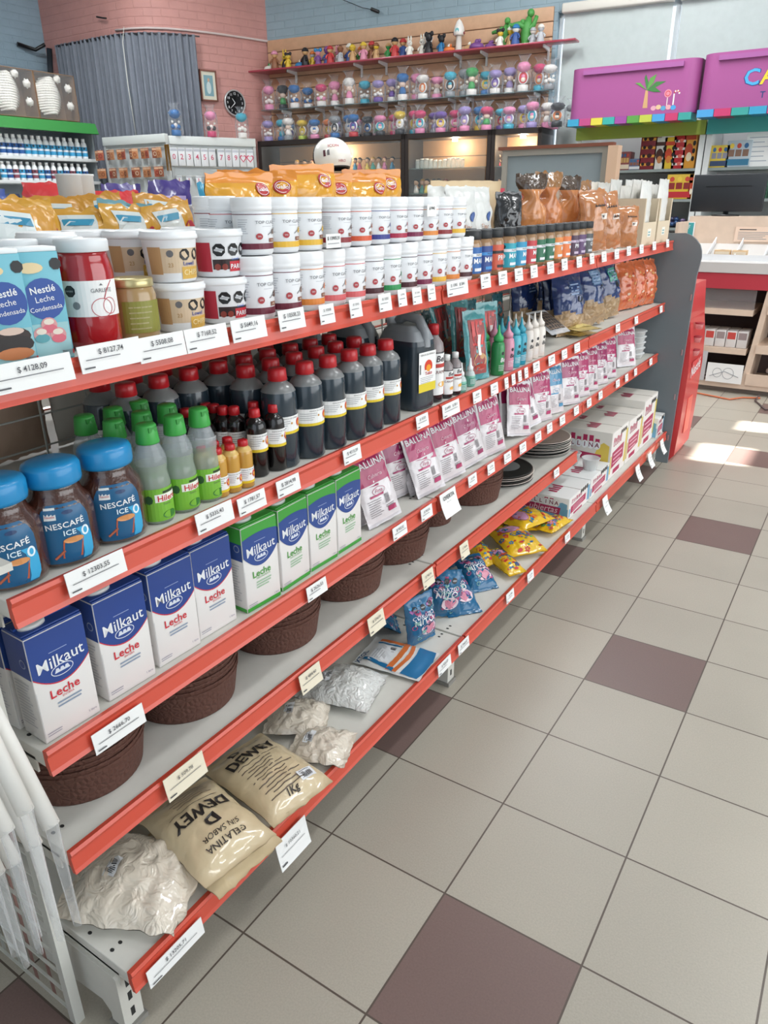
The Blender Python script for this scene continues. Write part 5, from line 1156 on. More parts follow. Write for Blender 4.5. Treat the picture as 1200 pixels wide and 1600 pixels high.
for k in range(10):
    b_, i = divmod(k, 5); ww.put((-.345+.047*i+(.006 if b_ else 0), 2.985+.26*b_, Z5+.004), f'white packet standing in the {["nearer", "farther"][b_]} tan carton, {nth(i, None, "its back")}', rot=(0, random.uniform(-.05, .05), random.uniform(-.04, .04)), scale=(1, 1, 1+.06*sin(k*2.3)))
wv = bagthing('paper_packet', 'packet', 'upright cream packets behind the brown bags', .17, .27, .035, mat('dcd6ca', .35, coat=.3, bump=('crinkle', 12, .5)), None, seed=151, wr=.006, back=1)
for k in range(5): wv.put((-.40-.012*(k % 2), 2.56+.088*k, Z5), f'upright cream packet behind the brown bags, {nth(k, 5)}', rz=-.9+.1*k)
# yellow bags on the jars
YB = mat('e2a22a', .22, coat=.6, bump=('crinkle', 14, .6), vary=.08)
def yb(d, S): 
    d.disc(S, .045, .045, .020, .016, mat('b8282e', .4), .002, 16); d.ring(S, .045, .045, .017, .013, .0012, WHITE, .0026, 16); d.text(S, 'Gallo', .045, .045, .013, WHITE, .0028, bold=.02); d.rect(S, -.06, .02, -.064, -.05, mat('6a8a4a', .4), .0016, 5)
ybs = [bagthing('yellow_bag', 'bag', 'yellow bags standing on the white jars', .165, .165, .055, YB, yb, seed=155+k, wr=.009, back=1, sealm=mat('dd8a2c', .25, coat=.6), seal=.02, ff=6) for k in range(3)]
zt = Z5+.1125
for k in range(11):
    topjar('d8686a', '5a3a30').put((-.304, .40+.0755*k, Z5), scale=(1, 1, .955), label=f'white lidded jar under the yellow bags, {nth(k, 11)}')
for k, (px, yaw) in enumerate(((372, -10), (410, -35), (474, -20), (512, -28), (560, -15), (590, -30))):
    y = yc(px, -.305, zt+.12); ybs[k % 3].put((-.315+(.0 if k % 2 else .022), y, zt), f'yellow-orange bag with red oval logo behind the white jars, {nth(k, 6)}', rot=(random.uniform(-.06, .06), -.06, radians(yaw)), scale=(1, 1, .84+.05*(k % 3)))
# yellow and blue packets on the far side of the top
def ypk(c): 
    def f(d, S): d.rect(S, -.055, .03, .02, .085, mat('dfe8e8', .3), .0016, 4, 4); d.rect(S, -.05, .025, .06, .075, mat(c, .3), .0022, 4); d.disc(S, .055, .03, .024, .024, mat('b8283a', .4), .002, 16); d.text(S, 'Lowell', .055, .03, .012, WHITE, .0026); pass
    return f
yp = [bagthing('yellow_packet', 'packet', 'yellow packets behind the tubs on the top shelf', .17, .20, .06, mat(c, .25, coat=.5, bump=('crinkle', 12, .5)), ypk(c2), seed=160+k, wr=.009, back=1, ff=6) for k, (c, c2) in enumerate((('d89a30', '2a8ab0'), ('e0a83a', '3a9ac0'), ('7fb8c8', '2a6a9a')))]
pos = [(20, -.50, 0), (55, -.58, 1), (95, -.72, 0), (135, -.58, 1), (195, -.62, 2), (215, -.55, 1), (255, -.66, 0), (285, -.56, 1), (10, -.70, 1), (165, -.80, 0)]
for k, (px, x, q) in enumerate(pos):
    y = yc(px, x, Z5+.15); yp[q].put((x, y, Z5+.002), f'{["amber", "yellow", "pale blue"][q]} flour packet behind the tubs on the top shelf, {nth(k)} counted by hand' .replace(' counted by hand', ''), rot=(random.uniform(-.15, .15), random.uniform(-.3, -.1), random.uniform(-.6, .1)), scale=(.8, .85, .96+.1*(x < -.65)))
cupst = MB()
for k in range(1): cupst.lathe([(0, 0), (.024, 0), (.030, .26), (.032, .262), (.032, .266), (0, .266)], mat('e8ebec', .4), 20)
P = Proto(cupst.build('cup_stack'), 'stack of cups', 'two stacks of white cups')
for k, px in enumerate((114, 132)): P.put((-.90, yc(px, -.90, Z5+.2), Z5), ['tall white stack of cups behind the yellow packets, near-end one', 'tall white stack of cups behind the yellow packets, far-end one'][k])
cb = MB().lathe([(0, .0), (.045, 0), (.060, .008), (.066, .05), (.070, .052), (.064, .054), (.058, .012), (0, .004)], clear('eef2f4', .35), 26, sy=1.25, ax='x'); P = Proto(cb.build('clear_tub'), 'plastic tub', 'clear plastic tubs standing on edge')
for k, px in enumerate((243, 293)): P.put((-.86, yc(px, -.86, Z5+.19)+.0, Z5+.086), ['clear plastic tub standing on edge behind the yellow packets, near-end one', 'clear plastic tub standing on edge behind the yellow packets, far-end one'][k], rz=-.5, scale=(.7, .58, .62))
tag(MB().box(-.92, -.78, .47, 1.18, Z5+.0008, Z5+.085, mat('b8a078', .7), bev=.002).build('low_cardboard_box'), 'low brown cardboard box under the clear tubs on the far side of the top shelf', 'cardboard box')
# white and beige bags between jars and tied bags
wtb = bagthing('white_bag', 'bag', 'white bags behind the last jars', .16, .235, .08, mat('dfe0dc', .3, coat=.4, bump=('crinkle', 12, .5)), lambda d, S: (d.disc(S, .03, .03, .016, .014, mat('3a5a9a', .4), .002), d.text(S, 'Flor', .0, .0, .02, mat('c07a4a'), .002, sh=.2)), seed=170, wr=.010, back=1, ff=6)
for k, (px, x) in enumerate(((697, -.33), (722, -.30), (748, -.30))): wtb.put((x, yc(px, x, Z5+.15), Z5), f'white bag with a small blue emblem behind the peanut butter jars, {["near-end", "middle", "far-end"][k]+" one"}', rot=(0, -.05, -.4+.1*k), scale=(.8, .8, 1))
bgb = bagthing('beige_bag', 'bag', None, .30, .26, .08, mat('dcc39c', .5, bump=('crinkle', 10, .3)), None, seed=172, wr=.006, back=1); bgb.put((-.48, yc(728, -.48, Z5+.2), Z5), 'wide beige paper bag lying behind the white bags', rz=-.5)
bk = bagthing('black_bag', 'bag', None, .12, .22, .07, mat('1e1f22', .2, coat=.8, bump=('crinkle', 14, .7)), None, seed=174, wr=.012, back=1); bk.put((-.33, yc(793, -.33, Z5+.13), Z5), 'shiny black bag beside the orange tied bags', rz=-.4)
pkb = bagthing('pink_bag', 'bag', None, .08, .24, .05, mat('d0405a', .3), None, seed=175, wr=.006, back=1); pkb.put((-.50, yc(775, -.50, Z5+.15), Z5), 'pink packet half hidden behind the shiny black bag', rz=-.4)

# ================================================================ PRICE TICKETS in the rails
def price(px, py, w, txt, z, X, under, col=None, h=.031, drop=0, tilt=0, big=None, k=0):
    w *= 1.2 if not big else 1.08; h *= 1.12
    c = col or PAPER; p = onX(px, py, X); m = MB(); S = flat((0, 0, 0), (0, 1, 0), (0, 0, 1))
    hh = h
    m.grid(lambda a, b: (.004*drop*(b-1)**2*3, (a-.5)*w, (b-.5)*hh), 3, 4, c, False); m.grid(lambda a, b: (.004*drop*(b-1)**2*3-.0012, (.5-a)*w, (b-.5)*hh), 3, 4, c, False)
    m.add([(x, y, zz) for x in (0, -.0012) for y, zz in ((-w/2, hh/2), (w/2, hh/2))], [(0, 1, 3, 2)], c)
    if big: 
        for q, (t, sz) in enumerate(big): m.text(S, t, 0, hh*(.27-.27*q), sz, INK, .003, bold=.02)
    else:
        m.text(S, txt, 0, hh*.20, min(.0105, w*.15), mat('4a4a50', .6), .002+.004*drop, bold=.01); m.lines(S, -w*.42, w*.42, -hh*.02, 1, .004, mat('77787c'), h=.0013, off=.0022+.004*drop, seed=k); m.rect(S, -w*.46, -w*.30, -hh*.36, -hh*.30, mat('55565a'), .0022+.008*drop)
    rx = Matrix.Rotation(tilt, 3, 'X') @ Matrix.Rotation(-.14, 3, 'Y')
    o = m.build('price_ticket', None, (X+.010, p.y, p.z)); o.rotation_euler = rx.to_euler()
    return tag(o, under, 'price ticket', 'price tickets clipped on the red rails')
LV = {5: (Z5, XU, 'top'), 4: (Z4, XU, 'fourth-level'), 3: (Z3, XU, 'third-level'), 2: (Z2, XU, 'second-level'), 1: (Z1, XB, 'bottom')}
TK = {5: [(45, 582, .098, '$ 4128,09', 'below the light blue condensed milk cartons'), (167, 553, .088, '$ 8127,74', 'below the front cherry jar'), (247, 541, .076, '$ 5508,08', 'below the caramel jar'), (317, 527, .078, '$ 7168,52', 'below the tan-labelled tub'),
  (383, 513, .072, '$ 5649,16', 'below the red-labelled tub'), (450, 498, .062, '$ 10508,23', 'below the second white jar'), (505, 490, .040, '$ 10508', 'below the orange-banded jar'), (550, 481, .036, '$ 13905', 'below the salmon-banded jars'), (596, 472, .042, '$ 13505', 'below the green-banded jar'),
  (623, 465, .030, '$ 9942', 'between the green and purple-banded jars'), (646, 462, .034, '$ 11665', 'below the purple-banded jar'), (669, 457, .030, '$ 1395', 'below the yellow-banded lower jar'), (710, 449, .095, '$ 15905    $ 5841', 'at the rail joint, the widest one'),
  (754, 439, .050, '$ 7084', 'below the navy-labelled peanut jar'), (781, 434, .048, '$ 7654', 'below the teal-labelled peanut jar'), (806, 429, .048, '$ 8152', 'below the light blue-labelled peanut jar'), (830, 424, .045, '$ 8152', 'below the red-labelled peanut jar'), (856, 418, .048, '$ 7320', 'below the green-labelled peanut jars'),
  (878, 413, .045, '$ 7320', 'below the orange-labelled peanut jars'), (901, 409, .045, '$ 9215', 'below the violet-labelled peanut jar'), (921, 404, .04, '$ 8840', 'below the grey-labelled peanut jar'), (940, 401, .048, '$ 4310', 'below the first glossy brown bag'), (960, 397, .048, '$ 4310', 'below the second glossy brown bag'),
  (979, 392, .048, '$ 2155', 'between the last brown bag and the nearer tan carton'), (999, 389, .05, '$ 3216', 'below the nearer tan carton'), (1019, 384, .05, '$ 3216', 'below the farther tan carton'), (1040, 380, .045, '$ 1920', 'last at the far rail end')],
 4: [(145, 892, .086, '$ 12303,55', 'below the last coffee jar'), (330, 806, .074, '$ 5335,43', 'below the last sweetener bottle'), (388, 783, .062, '$ 1781,57', 'below the amber bottles'), (445, 757, .058, '$ 2814,98', 'below the first big dark bottle'), (545, 709, .055, '$ 4515,39', 'below the fourth big dark bottle'),
  (655, 657, .050, '$ 15335', 'below the front jerrycan'), (700, 638, .080, '$ 6408    $ 3811', 'at the rail joint by the tiny droppers, the widest one'), (741, 619, .044, '$ 2280', 'below the teal packets'), (768, 607, .042, '$ 3512', 'just before the green icing bottle'), (787, 598, .022, '$ 980', 'below the green icing bottle'),
  (798, 592, .022, '$ 980', 'below the pink icing bottle'), (808, 587, .022, '$ 980', 'below the pale teal icing bottle'), (818, 582, .024, '$ 980', 'below the teal icing bottle'), (834, 573, .046, '$ 1870', 'below the ivory icing bottles'), (858, 562, .05, '$ 2904', 'below the brown wafer packet'), (878, 553, .045, '$ 1104', 'just before the yellow packets'),
  (898, 543, .05, '$ 1104', 'below the flat yellow packets'), (962, 512, .05, '$ 6208', 'below the front navy nut bags'), (991, 500, .045, '$ 6208', 'below the first orange bag'), (1030, 483, .045, '$ 5127', 'below the last orange bag')],
 3: [(181, 1135, .084, '$ 2666,70', 'below the blue-topped milk cartons'), (490, 919, .058, '$ 2626,53', 'below the last green-topped carton'), (620, 828, .056, '$ 902,02', 'below the first pouch pack'), (662, 800, .050, '$ 902,02', 'just before the offer sign'), (734, 749, .046, '$ 1095', 'just after the offer sign'),
  (763, 731, .042, '$ 1095', 'above the nearer cake plates, first'), (789, 714, .046, '$ 1180', 'above the nearer cake plates, last'), (813, 699, .046, '$ 1180', 'above the farther cake plates, first'), (837, 682, .046, '$ 1243', 'above the farther cake plates, middle'), (855, 668, .042, '$ 1243', 'above the farther cake plates, last'),
  (875, 656, .046, '$ 1310', 'below the blue-printed pouches'), (897, 641, .046, '$ 1310', 'just before the last rail joint'), (917, 629, .046, '$ 1422', 'just after the last rail joint'), (935, 617, .042, '$ 1422', 'second after the last rail joint'), (962, 599, .046, '$ 1530', 'third after the last rail joint'),
  (976, 590, .04, '$ 1530', 'fourth after the last rail joint'), (990, 581, .04, '$ 2018', 'below the round white trays'), (1014, 565, .045, '$ 2018', 'last by the grey end panel')],
 2: [(866, 738, .046, '$ 1650', 'below the farther cake plates')],
 1: [(270, 1483, .105, '$ 13205,71', 'below the big clear powder bag'), (690, 1038, .062, '$ 920,07', 'below the orange-striped bag'), (720, 1007, .056, '$ 7360,07', 'at the rail joint'), (793, 930, .050, '$ 1540', 'below the last blue candy bag'), (825, 899, .045, '$ 1540', 'just before the yellow candy bags'), (883, 839, .045, '$ 2260', 'below the yellow candy bags')]}
for L, rows in TK.items():
    z, X, nm = LV[L]
    for k, (px, py, w, t, u) in enumerate(rows):
        price(px, py, w, t, z, X+.006, f'white price ticket {u}, {nm} rail', k=k, h=.033 if L == 5 or w > .07 else .030, tilt=.0)
for px, py, w, t, u in ((284, 1209, .080, '$ 509,78', 'below the second mould stack'), (480, 1057, .062, '$ 484,40', 'above the two small powder bags'), (583, 970, .060, '$ 334,09', 'above the orange-striped bag'), (664, 902, .052, '$ 749,90', 'at the rail joint above the blue candy bags'), (721, 858, .046, '$ 738,06', 'above the slumped blue candy bags')):
    price(px, py, w, t, Z2, XU+.009, f'cream price ticket {u}, second-level rail', CREAM, h=.042, drop=.3)
price(696, 784, .085, '', Z3, XU+.012, 'big curled white offer sign clipped on the third-level rail joint', None, h=.062, drop=1.2, big=(('OFERTA', .017), ('2X1', .014), ('$ 3.000,00', .011)))
price(452, 1314, .080, '$ 10360,21', Z1, XB+.012, 'large white paper ticket hanging below the cream bags with lettering', None, h=.062, drop=.4)
for px, py, u in ((942, 788, 'below the second small carton'), (993, 738, 'below the first big carton'), (1012, 718, 'below the second big carton'), (1031, 697, 'below the last carton')):
    price(px, py, .055, '$ 3316', Z1, XB+.012, f'curled white paper ticket hanging {u}, bottom rail', None, h=.066, drop=1.6)
p_ = onX(521, 351, -.10); m = MB(); S = flat((0, 0, 0), (0, 1, 0), (0, 0, 1)); m.box(-.001, 0, -.024, .024, -.014, .012, PAPER); m.text(S, '$ 13905,31', 0, .004, .009, INK, .001, bold=.02); m.lines(S, -.02, .02, -.005, 1, .003, GREYINK, off=.001)
o = m.build('price_ticket', None, (-.1105, yc(521, -.1105, Z5+.14), Z5+.130)); tag(o, 'white price ticket taped on the crimson-banded jar of the upper row', 'price ticket')
m = MB(); m.box(-.001, 0, -.022, .022, -.014, .012, PAPER); m.text(S, '$ 9942', 0, .004, .009, INK, .001, bold=.02)
o = m.build('price_ticket', None, (-.1155, yc(675, -.1155, Z5+.19), Z5+.180)); tag(o, 'white price ticket taped on the last upper jars', 'price ticket')

# ================================================================ WHITE TUBES hanging at the near end
WT_ = mat('eceae4', .45); 
tubes = [((-26, 1085), (80, 1290), -.318, .0120), ((-52, 1120), (54, 1322), -.324, .0120), ((-84, 1152), (22, 1350), -.330, .0115), ((-60, 1060), (40, 1268), -.350, .0115), ((-100, 1165), (-4, 1366), -.366, .0115), ((-92, 1100), (10, 1300), -.378, .0115), ((-125, 1130), (-26, 1335), -.396, .0115)]
tn = ['longest, by the grid post', 'second from the grid post', 'third from the grid post', 'behind the longest one', 'lowest at the photo edge', 'hidden behind the second one', 'last from the grid post']
for k, (a, b, Y, r) in enumerate(tubes):
    A = onY(a[0], a[1], Y+.0); B_ = onY(b[0], b[1], Y)
    dr = (B_-A).normalized(); A = B_-dr*.36; q = empty('foam_tube', B_, 0, f'white tube hanging at the near end of the shelving, {tn[k]}', 'tube', 'white tubes hung in film at the near end')
    t = MB().tube([A-B_, (A-B_)*.5, Vector((0, 0, 0))], r, WT_, 14); t.build('tube', q)
    fm = MB(); e0 = dr*.004
    def film(u, v, r=r, k=k): 
        a_ = u*2*pi; rr = r*1.15*(1-.45*v)+.0012*sin(3*a_+k)*v; d = Vector((cos(a_)*rr, sin(a_)*rr*.6, 0)); return tuple(d+Vector((.006*v, 0, -.20*v+.01)))
    fm.grid(film, 14, 6, clear('eceef0', .16, .15, ('crinkle', 12, .3))); fm.build('film_sleeve', q)
pg = empty('hook_rail', (0, 0, 0), 0, 'white hook rail that carries the white tubes on the end grid', 'hook rail')
MB().box(-.16, .02, -.330, -.30, .965, .975, METALW).build('rail', pg)

# ================================================================ SECOND UNIT beyond (top shelf and packets seen over the first)
H2 = empty('shelving_gondola', (0, 0, 0), 0, 'second white shelving unit behind, only its top goods showing over the first', 'shelving')
for y0 in (.3, 1.7, 3.1): MB().box(-3.0, -2.15, y0+.003, y0+1.397, 1.135, 1.16, METALW).box(-2.60, -2.56, y0, y0+1.39, 0, 1.135, METALW).build('top_shelf', H2)
for y0 in (.3, 1.7, 3.1, 4.45): MB().box(-3.0, -2.15, y0, y0+.04, 0, .15, METALW).box(-2.62, -2.54, y0, y0+.04, 0, 1.14, METALW).build('upright', H2)
def simple_bag(c, c2, W, H, Tk, seed):
    return bagthing('packet', 'packet', 'coloured packets on the second unit', W, H, Tk, mat(c, .28, coat=.5, bump=('crinkle', 10, .5)), lambda d, S: (d.rect(S, -W*.3, W*.3, 0, H*.25, mat(c2, .4), .002, 5, 3), d.lines(S, -W*.3, W*.3, -H*.1, 3, H*.06, mat(c2, .4), h=H*.025, off=.002)), seed=seed, wr=.014, back=1, nu=12, nv=12, ff=5)
q_ = [('2a4a9c', 'd8dce8', 'blue'), ('3a2a7a', 'b8a8d8', 'purple'), ('2a9ac0', 'd8e8f0', 'sky blue'), ('c82a30', 'e8b04a', 'red'), ('dcdcd6', '4a4a55', 'white'), ('16305a', '9ab0d0', 'navy')]
sb = [simple_bag(c, d_, .24, .25, .10, 200+k) for k, (c, d_, n_) in enumerate(q_)]
lst_ = [(60, 0, 1.05), (85, 5, 1.0), (100, 0, .95), (150, 3, 1.0), (180, 3, 1.12), (170, 4, .9), (205, 4, .95), (225, 1, 1.14), (250, 1, 1.2), (275, 1, 1.12), (300, 2, 1.15), (322, 2, 1.08), (338, 2, 1.0), (20, 4, 1.1), (40, 4, 1.05), (352, 5, 1.2)]
lst = [(0, 1.05), (5, 1.0), (4, .95), (4, 1.0), (0, 1.0), (5, .95), (3, 1.12), (4, .9), (3, 1.0), (1, 1.14), (1, 1.2), (1, 1.12), (2, 1.15), (2, 1.08), (5, 1.2), (4, 1.0), (1, 1.1), (0, 1.0)]
for k, (q, s_) in enumerate(lst):
    x = -2.30-.16*(k % 2); sb[q].put((x, .42+.17*k, 1.161), f'{q_[q][2]} packet on the second unit behind, {nth(k)}' if k else 'blue packet on the second unit behind, first of the row', rot=(0, -.06, -.1+.1*sin(k*3)), scale=(.8, 1, s_))
hb = tag(MB().box(-2.80, -2.30, 3.62, 4.16, 1.1608, 1.545, mat('a98c6c', .75), bev=.003).build('cardboard_box'), 'plain cardboard box on the second unit under the white helmet', 'cardboard box')
# helmet
hp = Vector((-2.60, 3.90, 1.640)); hr = empty('motorcycle_helmet', hp, -2.35+.15, 'white open-face motorcycle helmet with small red decals above the yellow bags', 'helmet'); hr.rotation_euler = (.12, .10, radians(-150))
sh = MB(); HW = mat('e9e7e0', .25, coat=.8)
def helm(u, v):
    th = (u-.5)*2*pi*.80; ph = v*pi*.68; r = .130
    x, y, z = -r*1.12*cos(th)*sin(ph), r*.97*sin(th)*sin(ph), r*1.02*cos(ph); return (x, y, z)
sh.grid(helm, 40, 20, HW); sh.grid(lambda u, v: tuple(Vector(helm(1-u, v))*.93), 40, 20, BLACK)
sh.tube([tuple(Vector(helm(u/40, 1))*.965) for u in range(41)], .008, BLACK, 6); sh.tube([tuple(Vector(helm(0, .25+.75*v/16))*.965) for v in range(17)], .008, BLACK, 6); sh.tube([tuple(Vector(helm(1, .25+.75*v/16))*.965) for v in range(17)], .008, BLACK, 6)
sh.build('shell', hr)
def Sh(u, v, off=0): 
    th = u/.13; ph = pi/2-v/.13; r = .130+off; return (-r*1.12*cos(th)*sin(ph), r*.97*sin(th)*sin(ph), r*1.02*cos(ph))
Sh.curved = True
dm = MB(); 
for u0 in (-.17,): dm.text(lambda u, v, off=0: Sh(-u, v, off), 'ICON', u0, .060, .03, mat('a83a44'), .0015, bold=.02)
dm.rect(Sh, .225, .24, -.005, .035, mat('5a2a34'), .0015, 2, 3); dm.rect(Sh, .20, .215, .0, .035, mat('6a6a6c'), .0015, 2, 3); dm.text(lambda u, v, off=0: Sh(-u, v, off), 'HRO', -.12, -.04, .025, mat('a83a44'), .0015); dm.build('decals', hr)
# framed grey board with wooden side
fb = empty('framed_board', (0, 0, 0), 0, 'large framed grey glass board with brown top rail standing behind the orange tied bags', 'board')
Y = 4.9; f = MB(); FA = mat('a8a49a', .4, .2)
f.box(-1.74, -1.70, Y-.02, Y+.02, 1.0, 1.70, FA); f.box(-.985, -.945, Y-.02, Y+.02, 1.0, 1.70, FA); f.box(-1.74, -.945, Y-.02, Y+.02, 1.0, 1.04, FA); f.box(-1.70, -.985, Y-.02, Y+.02, 1.66, 1.70, FA); f.build('frame', fb)
MB().box(-1.70, -.985, Y-.003, Y+.003, 1.04, 1.66, mat('8e9a9e', .2)).build('panel', fb); MB().box(-1.77, -.91, Y-.035, Y+.03, 1.70, 1.722, mat('7c4a38', .5)).build('top_rail', fb)
MB().box(-.935, -.865, Y-.06, Y+.03, 1.0, 1.70, mat('d9b79a', .55)).build('side_plank', fb)
tag(MB().box(-1.80, -.85, Y-.2, Y+.2, .0008, .998, mat('8a6f5c', .6), bev=.004).build('low_cabinet'), 'plain brown low cabinet under the framed grey board', 'cabinet')

# ================================================================ SMALL FIGURES on the red shelf
def figure(body, head, hat, kind=0):
    b = MB(); bm_ = mat(body, .45); hm = mat(head, .5); tm = mat(hat, .45)
    if kind == 3:   # low mound or boat
        b.lathe([(0, 0), (.055, 0), (.06, .015), (.05, .035), (.02, .045), (0, .046)], bm_, 14); b.ball((0, 0, .05), .02, hm, 10, 6); b.ball((.01, .02, .055), .014, tm, 8, 6); return b
    b.lathe([(0, 0), (.034, 0), (.036, .008), (.028, .045), (.020, .075), (.012, .09)], bm_, 14)
    for s_ in (-1, 1): b.tube([(0, s_*.018, .078), (.012, s_*.038, .055), (.02, s_*.034, .038)], [.009, .008, .006], bm_ if kind != 1 else hm, 8)
    b.ball((0, 0, .112), .028, hm, 14, 8)
    if kind == 1:
        for s_ in (-1, 1): b.lathe([(0, 0), (.008, .004), (.009, .03), (.003, .048), (0, .05)], hm, 8, (0, s_*.014, .132))
        b.ball((.026, 0, .108), .006, tm, 6, 4)
    elif kind == 2:
        for s_ in (-1, 1): b.ball((0, s_*.028, .138), .019, tm, 10, 6, .5)
        b.ball((0, 0, .122), .027, tm, 12, 6)
    else: b.lathe([(.031, .112), (.030, .126), (.016, .142), (0, .147)], tm, 14)
    for s_ in (-1, 1): b.ball((.025, s_*.010, .116), .0035, BLACK, 6, 4)
    return b
FG = {}
def fig(cols, kind):
    k = (cols, kind)
    if k not in FG: FG[k] = Proto(figure(*cols, kind).build('figurine'), 'figurine', 'small figurines on the red shelf')
    return FG[k]
CN = {'e8e6dc': 'white', 'd8b83a': 'yellow', '8a5a3c': 'brown', '2a7ab0': 'blue', '1e1e22': 'black', 'c03a3c': 'red', '7a4a8a': 'purple', '3a9a50': 'green', 'd890a8': 'pink', 'c8a070': 'tan', 'b8bcc0': 'silver', 'd8783a': 'orange', '3a5a9a': 'dark blue'}
Wt, Ye, Br, Bl, Bk, Re, Pu, Gr, Pi, Ta, Si, Or, Db = CN.keys()
flist = [(418, Wt, Gr, Wt, 3), (431, Br, Ta, Pi, 0), (442, Bk, Ye, Bk, 1), (452, Ye, Ye, Bk, 2), (467, Bl, Wt, Re, 3), (479, Bk, Ta, Bk, 0), (486, Ye, Si, Or, 0), (499, Pu, Pi, Bl, 2), (509, Db, Pu, Pu, 0), (518, Re, Ta, Re, 0), (525, Wt, Pi, Bk, 1), (534, Si, Br, Br, 0), (544, Db, Ta, Wt, 0), (553, Ta, Ye, Ye, 0),
         (561, Gr, Ta, Or, 0), (570, Pi, Ta, Ye, 0), (579, Br, Br, Re, 0), (590, Ta, Ye, Br, 0), (605, Gr, Gr, Ta, 0), (619, Re, Ta, Bk, 0), (628, Db, Ta, Re, 0), (642, Wt, Wt, Pi, 1), (658, Wt, Wt, Bk, 1), (672, Bk, Bk, Bk, 2), (688, Bl, Bk, Bk, 2), (704, Or, Wt, Or, 3), (733, Ta, Wt, Ta, 3), (747, Pu, Pu, Pu, 3), (765, Pu, Pu, Pu, 3),
         (783, Wt, Ye, Bk, 2), (796, Ta, Ye, Wt, 0), (807, Db, Wt, Bl, 0), (831, Si, Wt, Si, 0), (846, Si, Si, Wt, 0)]
for k, (px, a, b, c, kd) in enumerate(flist):
    s_, z_ = wpix(px, 85-(px-400)*.06, .16); x, y, z = wp(s_, .19 if k % 2 else .13, ZR)
    if kd == 3 and a == Wt and k == 0: pass
    fig((a, b, c), kd).put((x, y, z), f'small {CN[a]} figurine with {CN[c]} top on the red shelf, {nth(k, 34, "the pink wall")}', rz=WRZ-pi/2+.3*sin(k), scale=1.12+.14*sin(k*1.7))
s_, z_ = wpix(717, 60, .14); rk = MB().lathe([(0, 0), (.035, 0), (.032, .03), (.026, .13), (.035, .14)], mat('d8d4cc', .5), 14).lathe([(.050, .14), (.055, .17), (.048, .21), (.025, .26), (0, .285)], mat('ece8e2', .4), 16).disc(flat((.052, 0, .18), (0, 1, 0), (0, 0, 1)), 0, 0, .02, .02, mat('6ab0b8', .4))
for s2 in (-1, 1): rk.ball((0, s2*.05, .16), .014, mat('8a3a3c'), 8, 6)
Proto(rk.build('rocket_figurine'), 'figurine', None).put(wp(s_, .14, ZR), 'tall white rocket figurine with dark red trim on the red shelf', rz=WRZ-pi/2)
hnd = MB().lathe([(0, 0), (.035, 0), (.03, .05), (.02, .06)], BLACK, 12).ball((0, 0, .10), .034, WHITE, 12, 8, .6)
for q in range(4): hnd.tube([(0, -.025+.017*q, .12), (0, -.040+.027*q, .165)], .009, WHITE, 8)
s_, _ = wpix(664, 60, .12); Proto(hnd.build('glove_figurine'), 'figurine', None).put(wp(s_+.03, .09, ZR), 'white open glove ornament on a black foot on the red shelf', rz=WRZ-pi/2)
cr = MB(); gm_ = mat('4f9a4a', .5, vary=.1)
cr.tube([(0, 0, 0), (0, 0, .09), (.01, .01, .15), (.0, .02, .20)], [.035, .045, .035, .02], gm_, 10); cr.tube([(0, .0, .13), (.03, -.06, .15), (.05, -.12, .14)], [.025, .022, .014], gm_, 8); cr.tube([(0, .0, .10), (.03, .06, .14), (.03, .08, .20)], [.022, .02, .015], gm_, 8); cr.ball((.01, .03, .225), .03, gm_, 10, 6); cr.ball((.02, -.03, .165), .022, gm_, 8, 6)
cro = Proto(cr.build('crocodile_toy'), 'toy', 'green crocodile toys')
for px, t in ((789, 'lower one'), (822, 'taller one')):
    s_, _ = wpix(px, 45, .10); cro.put(wp(s_, .09, ZR), f'green crocodile toy on the red shelf, {t}', rz=WRZ-pi/2+(.2 if px > 800 else -.3), scale=1.0 if px < 800 else 1.2)
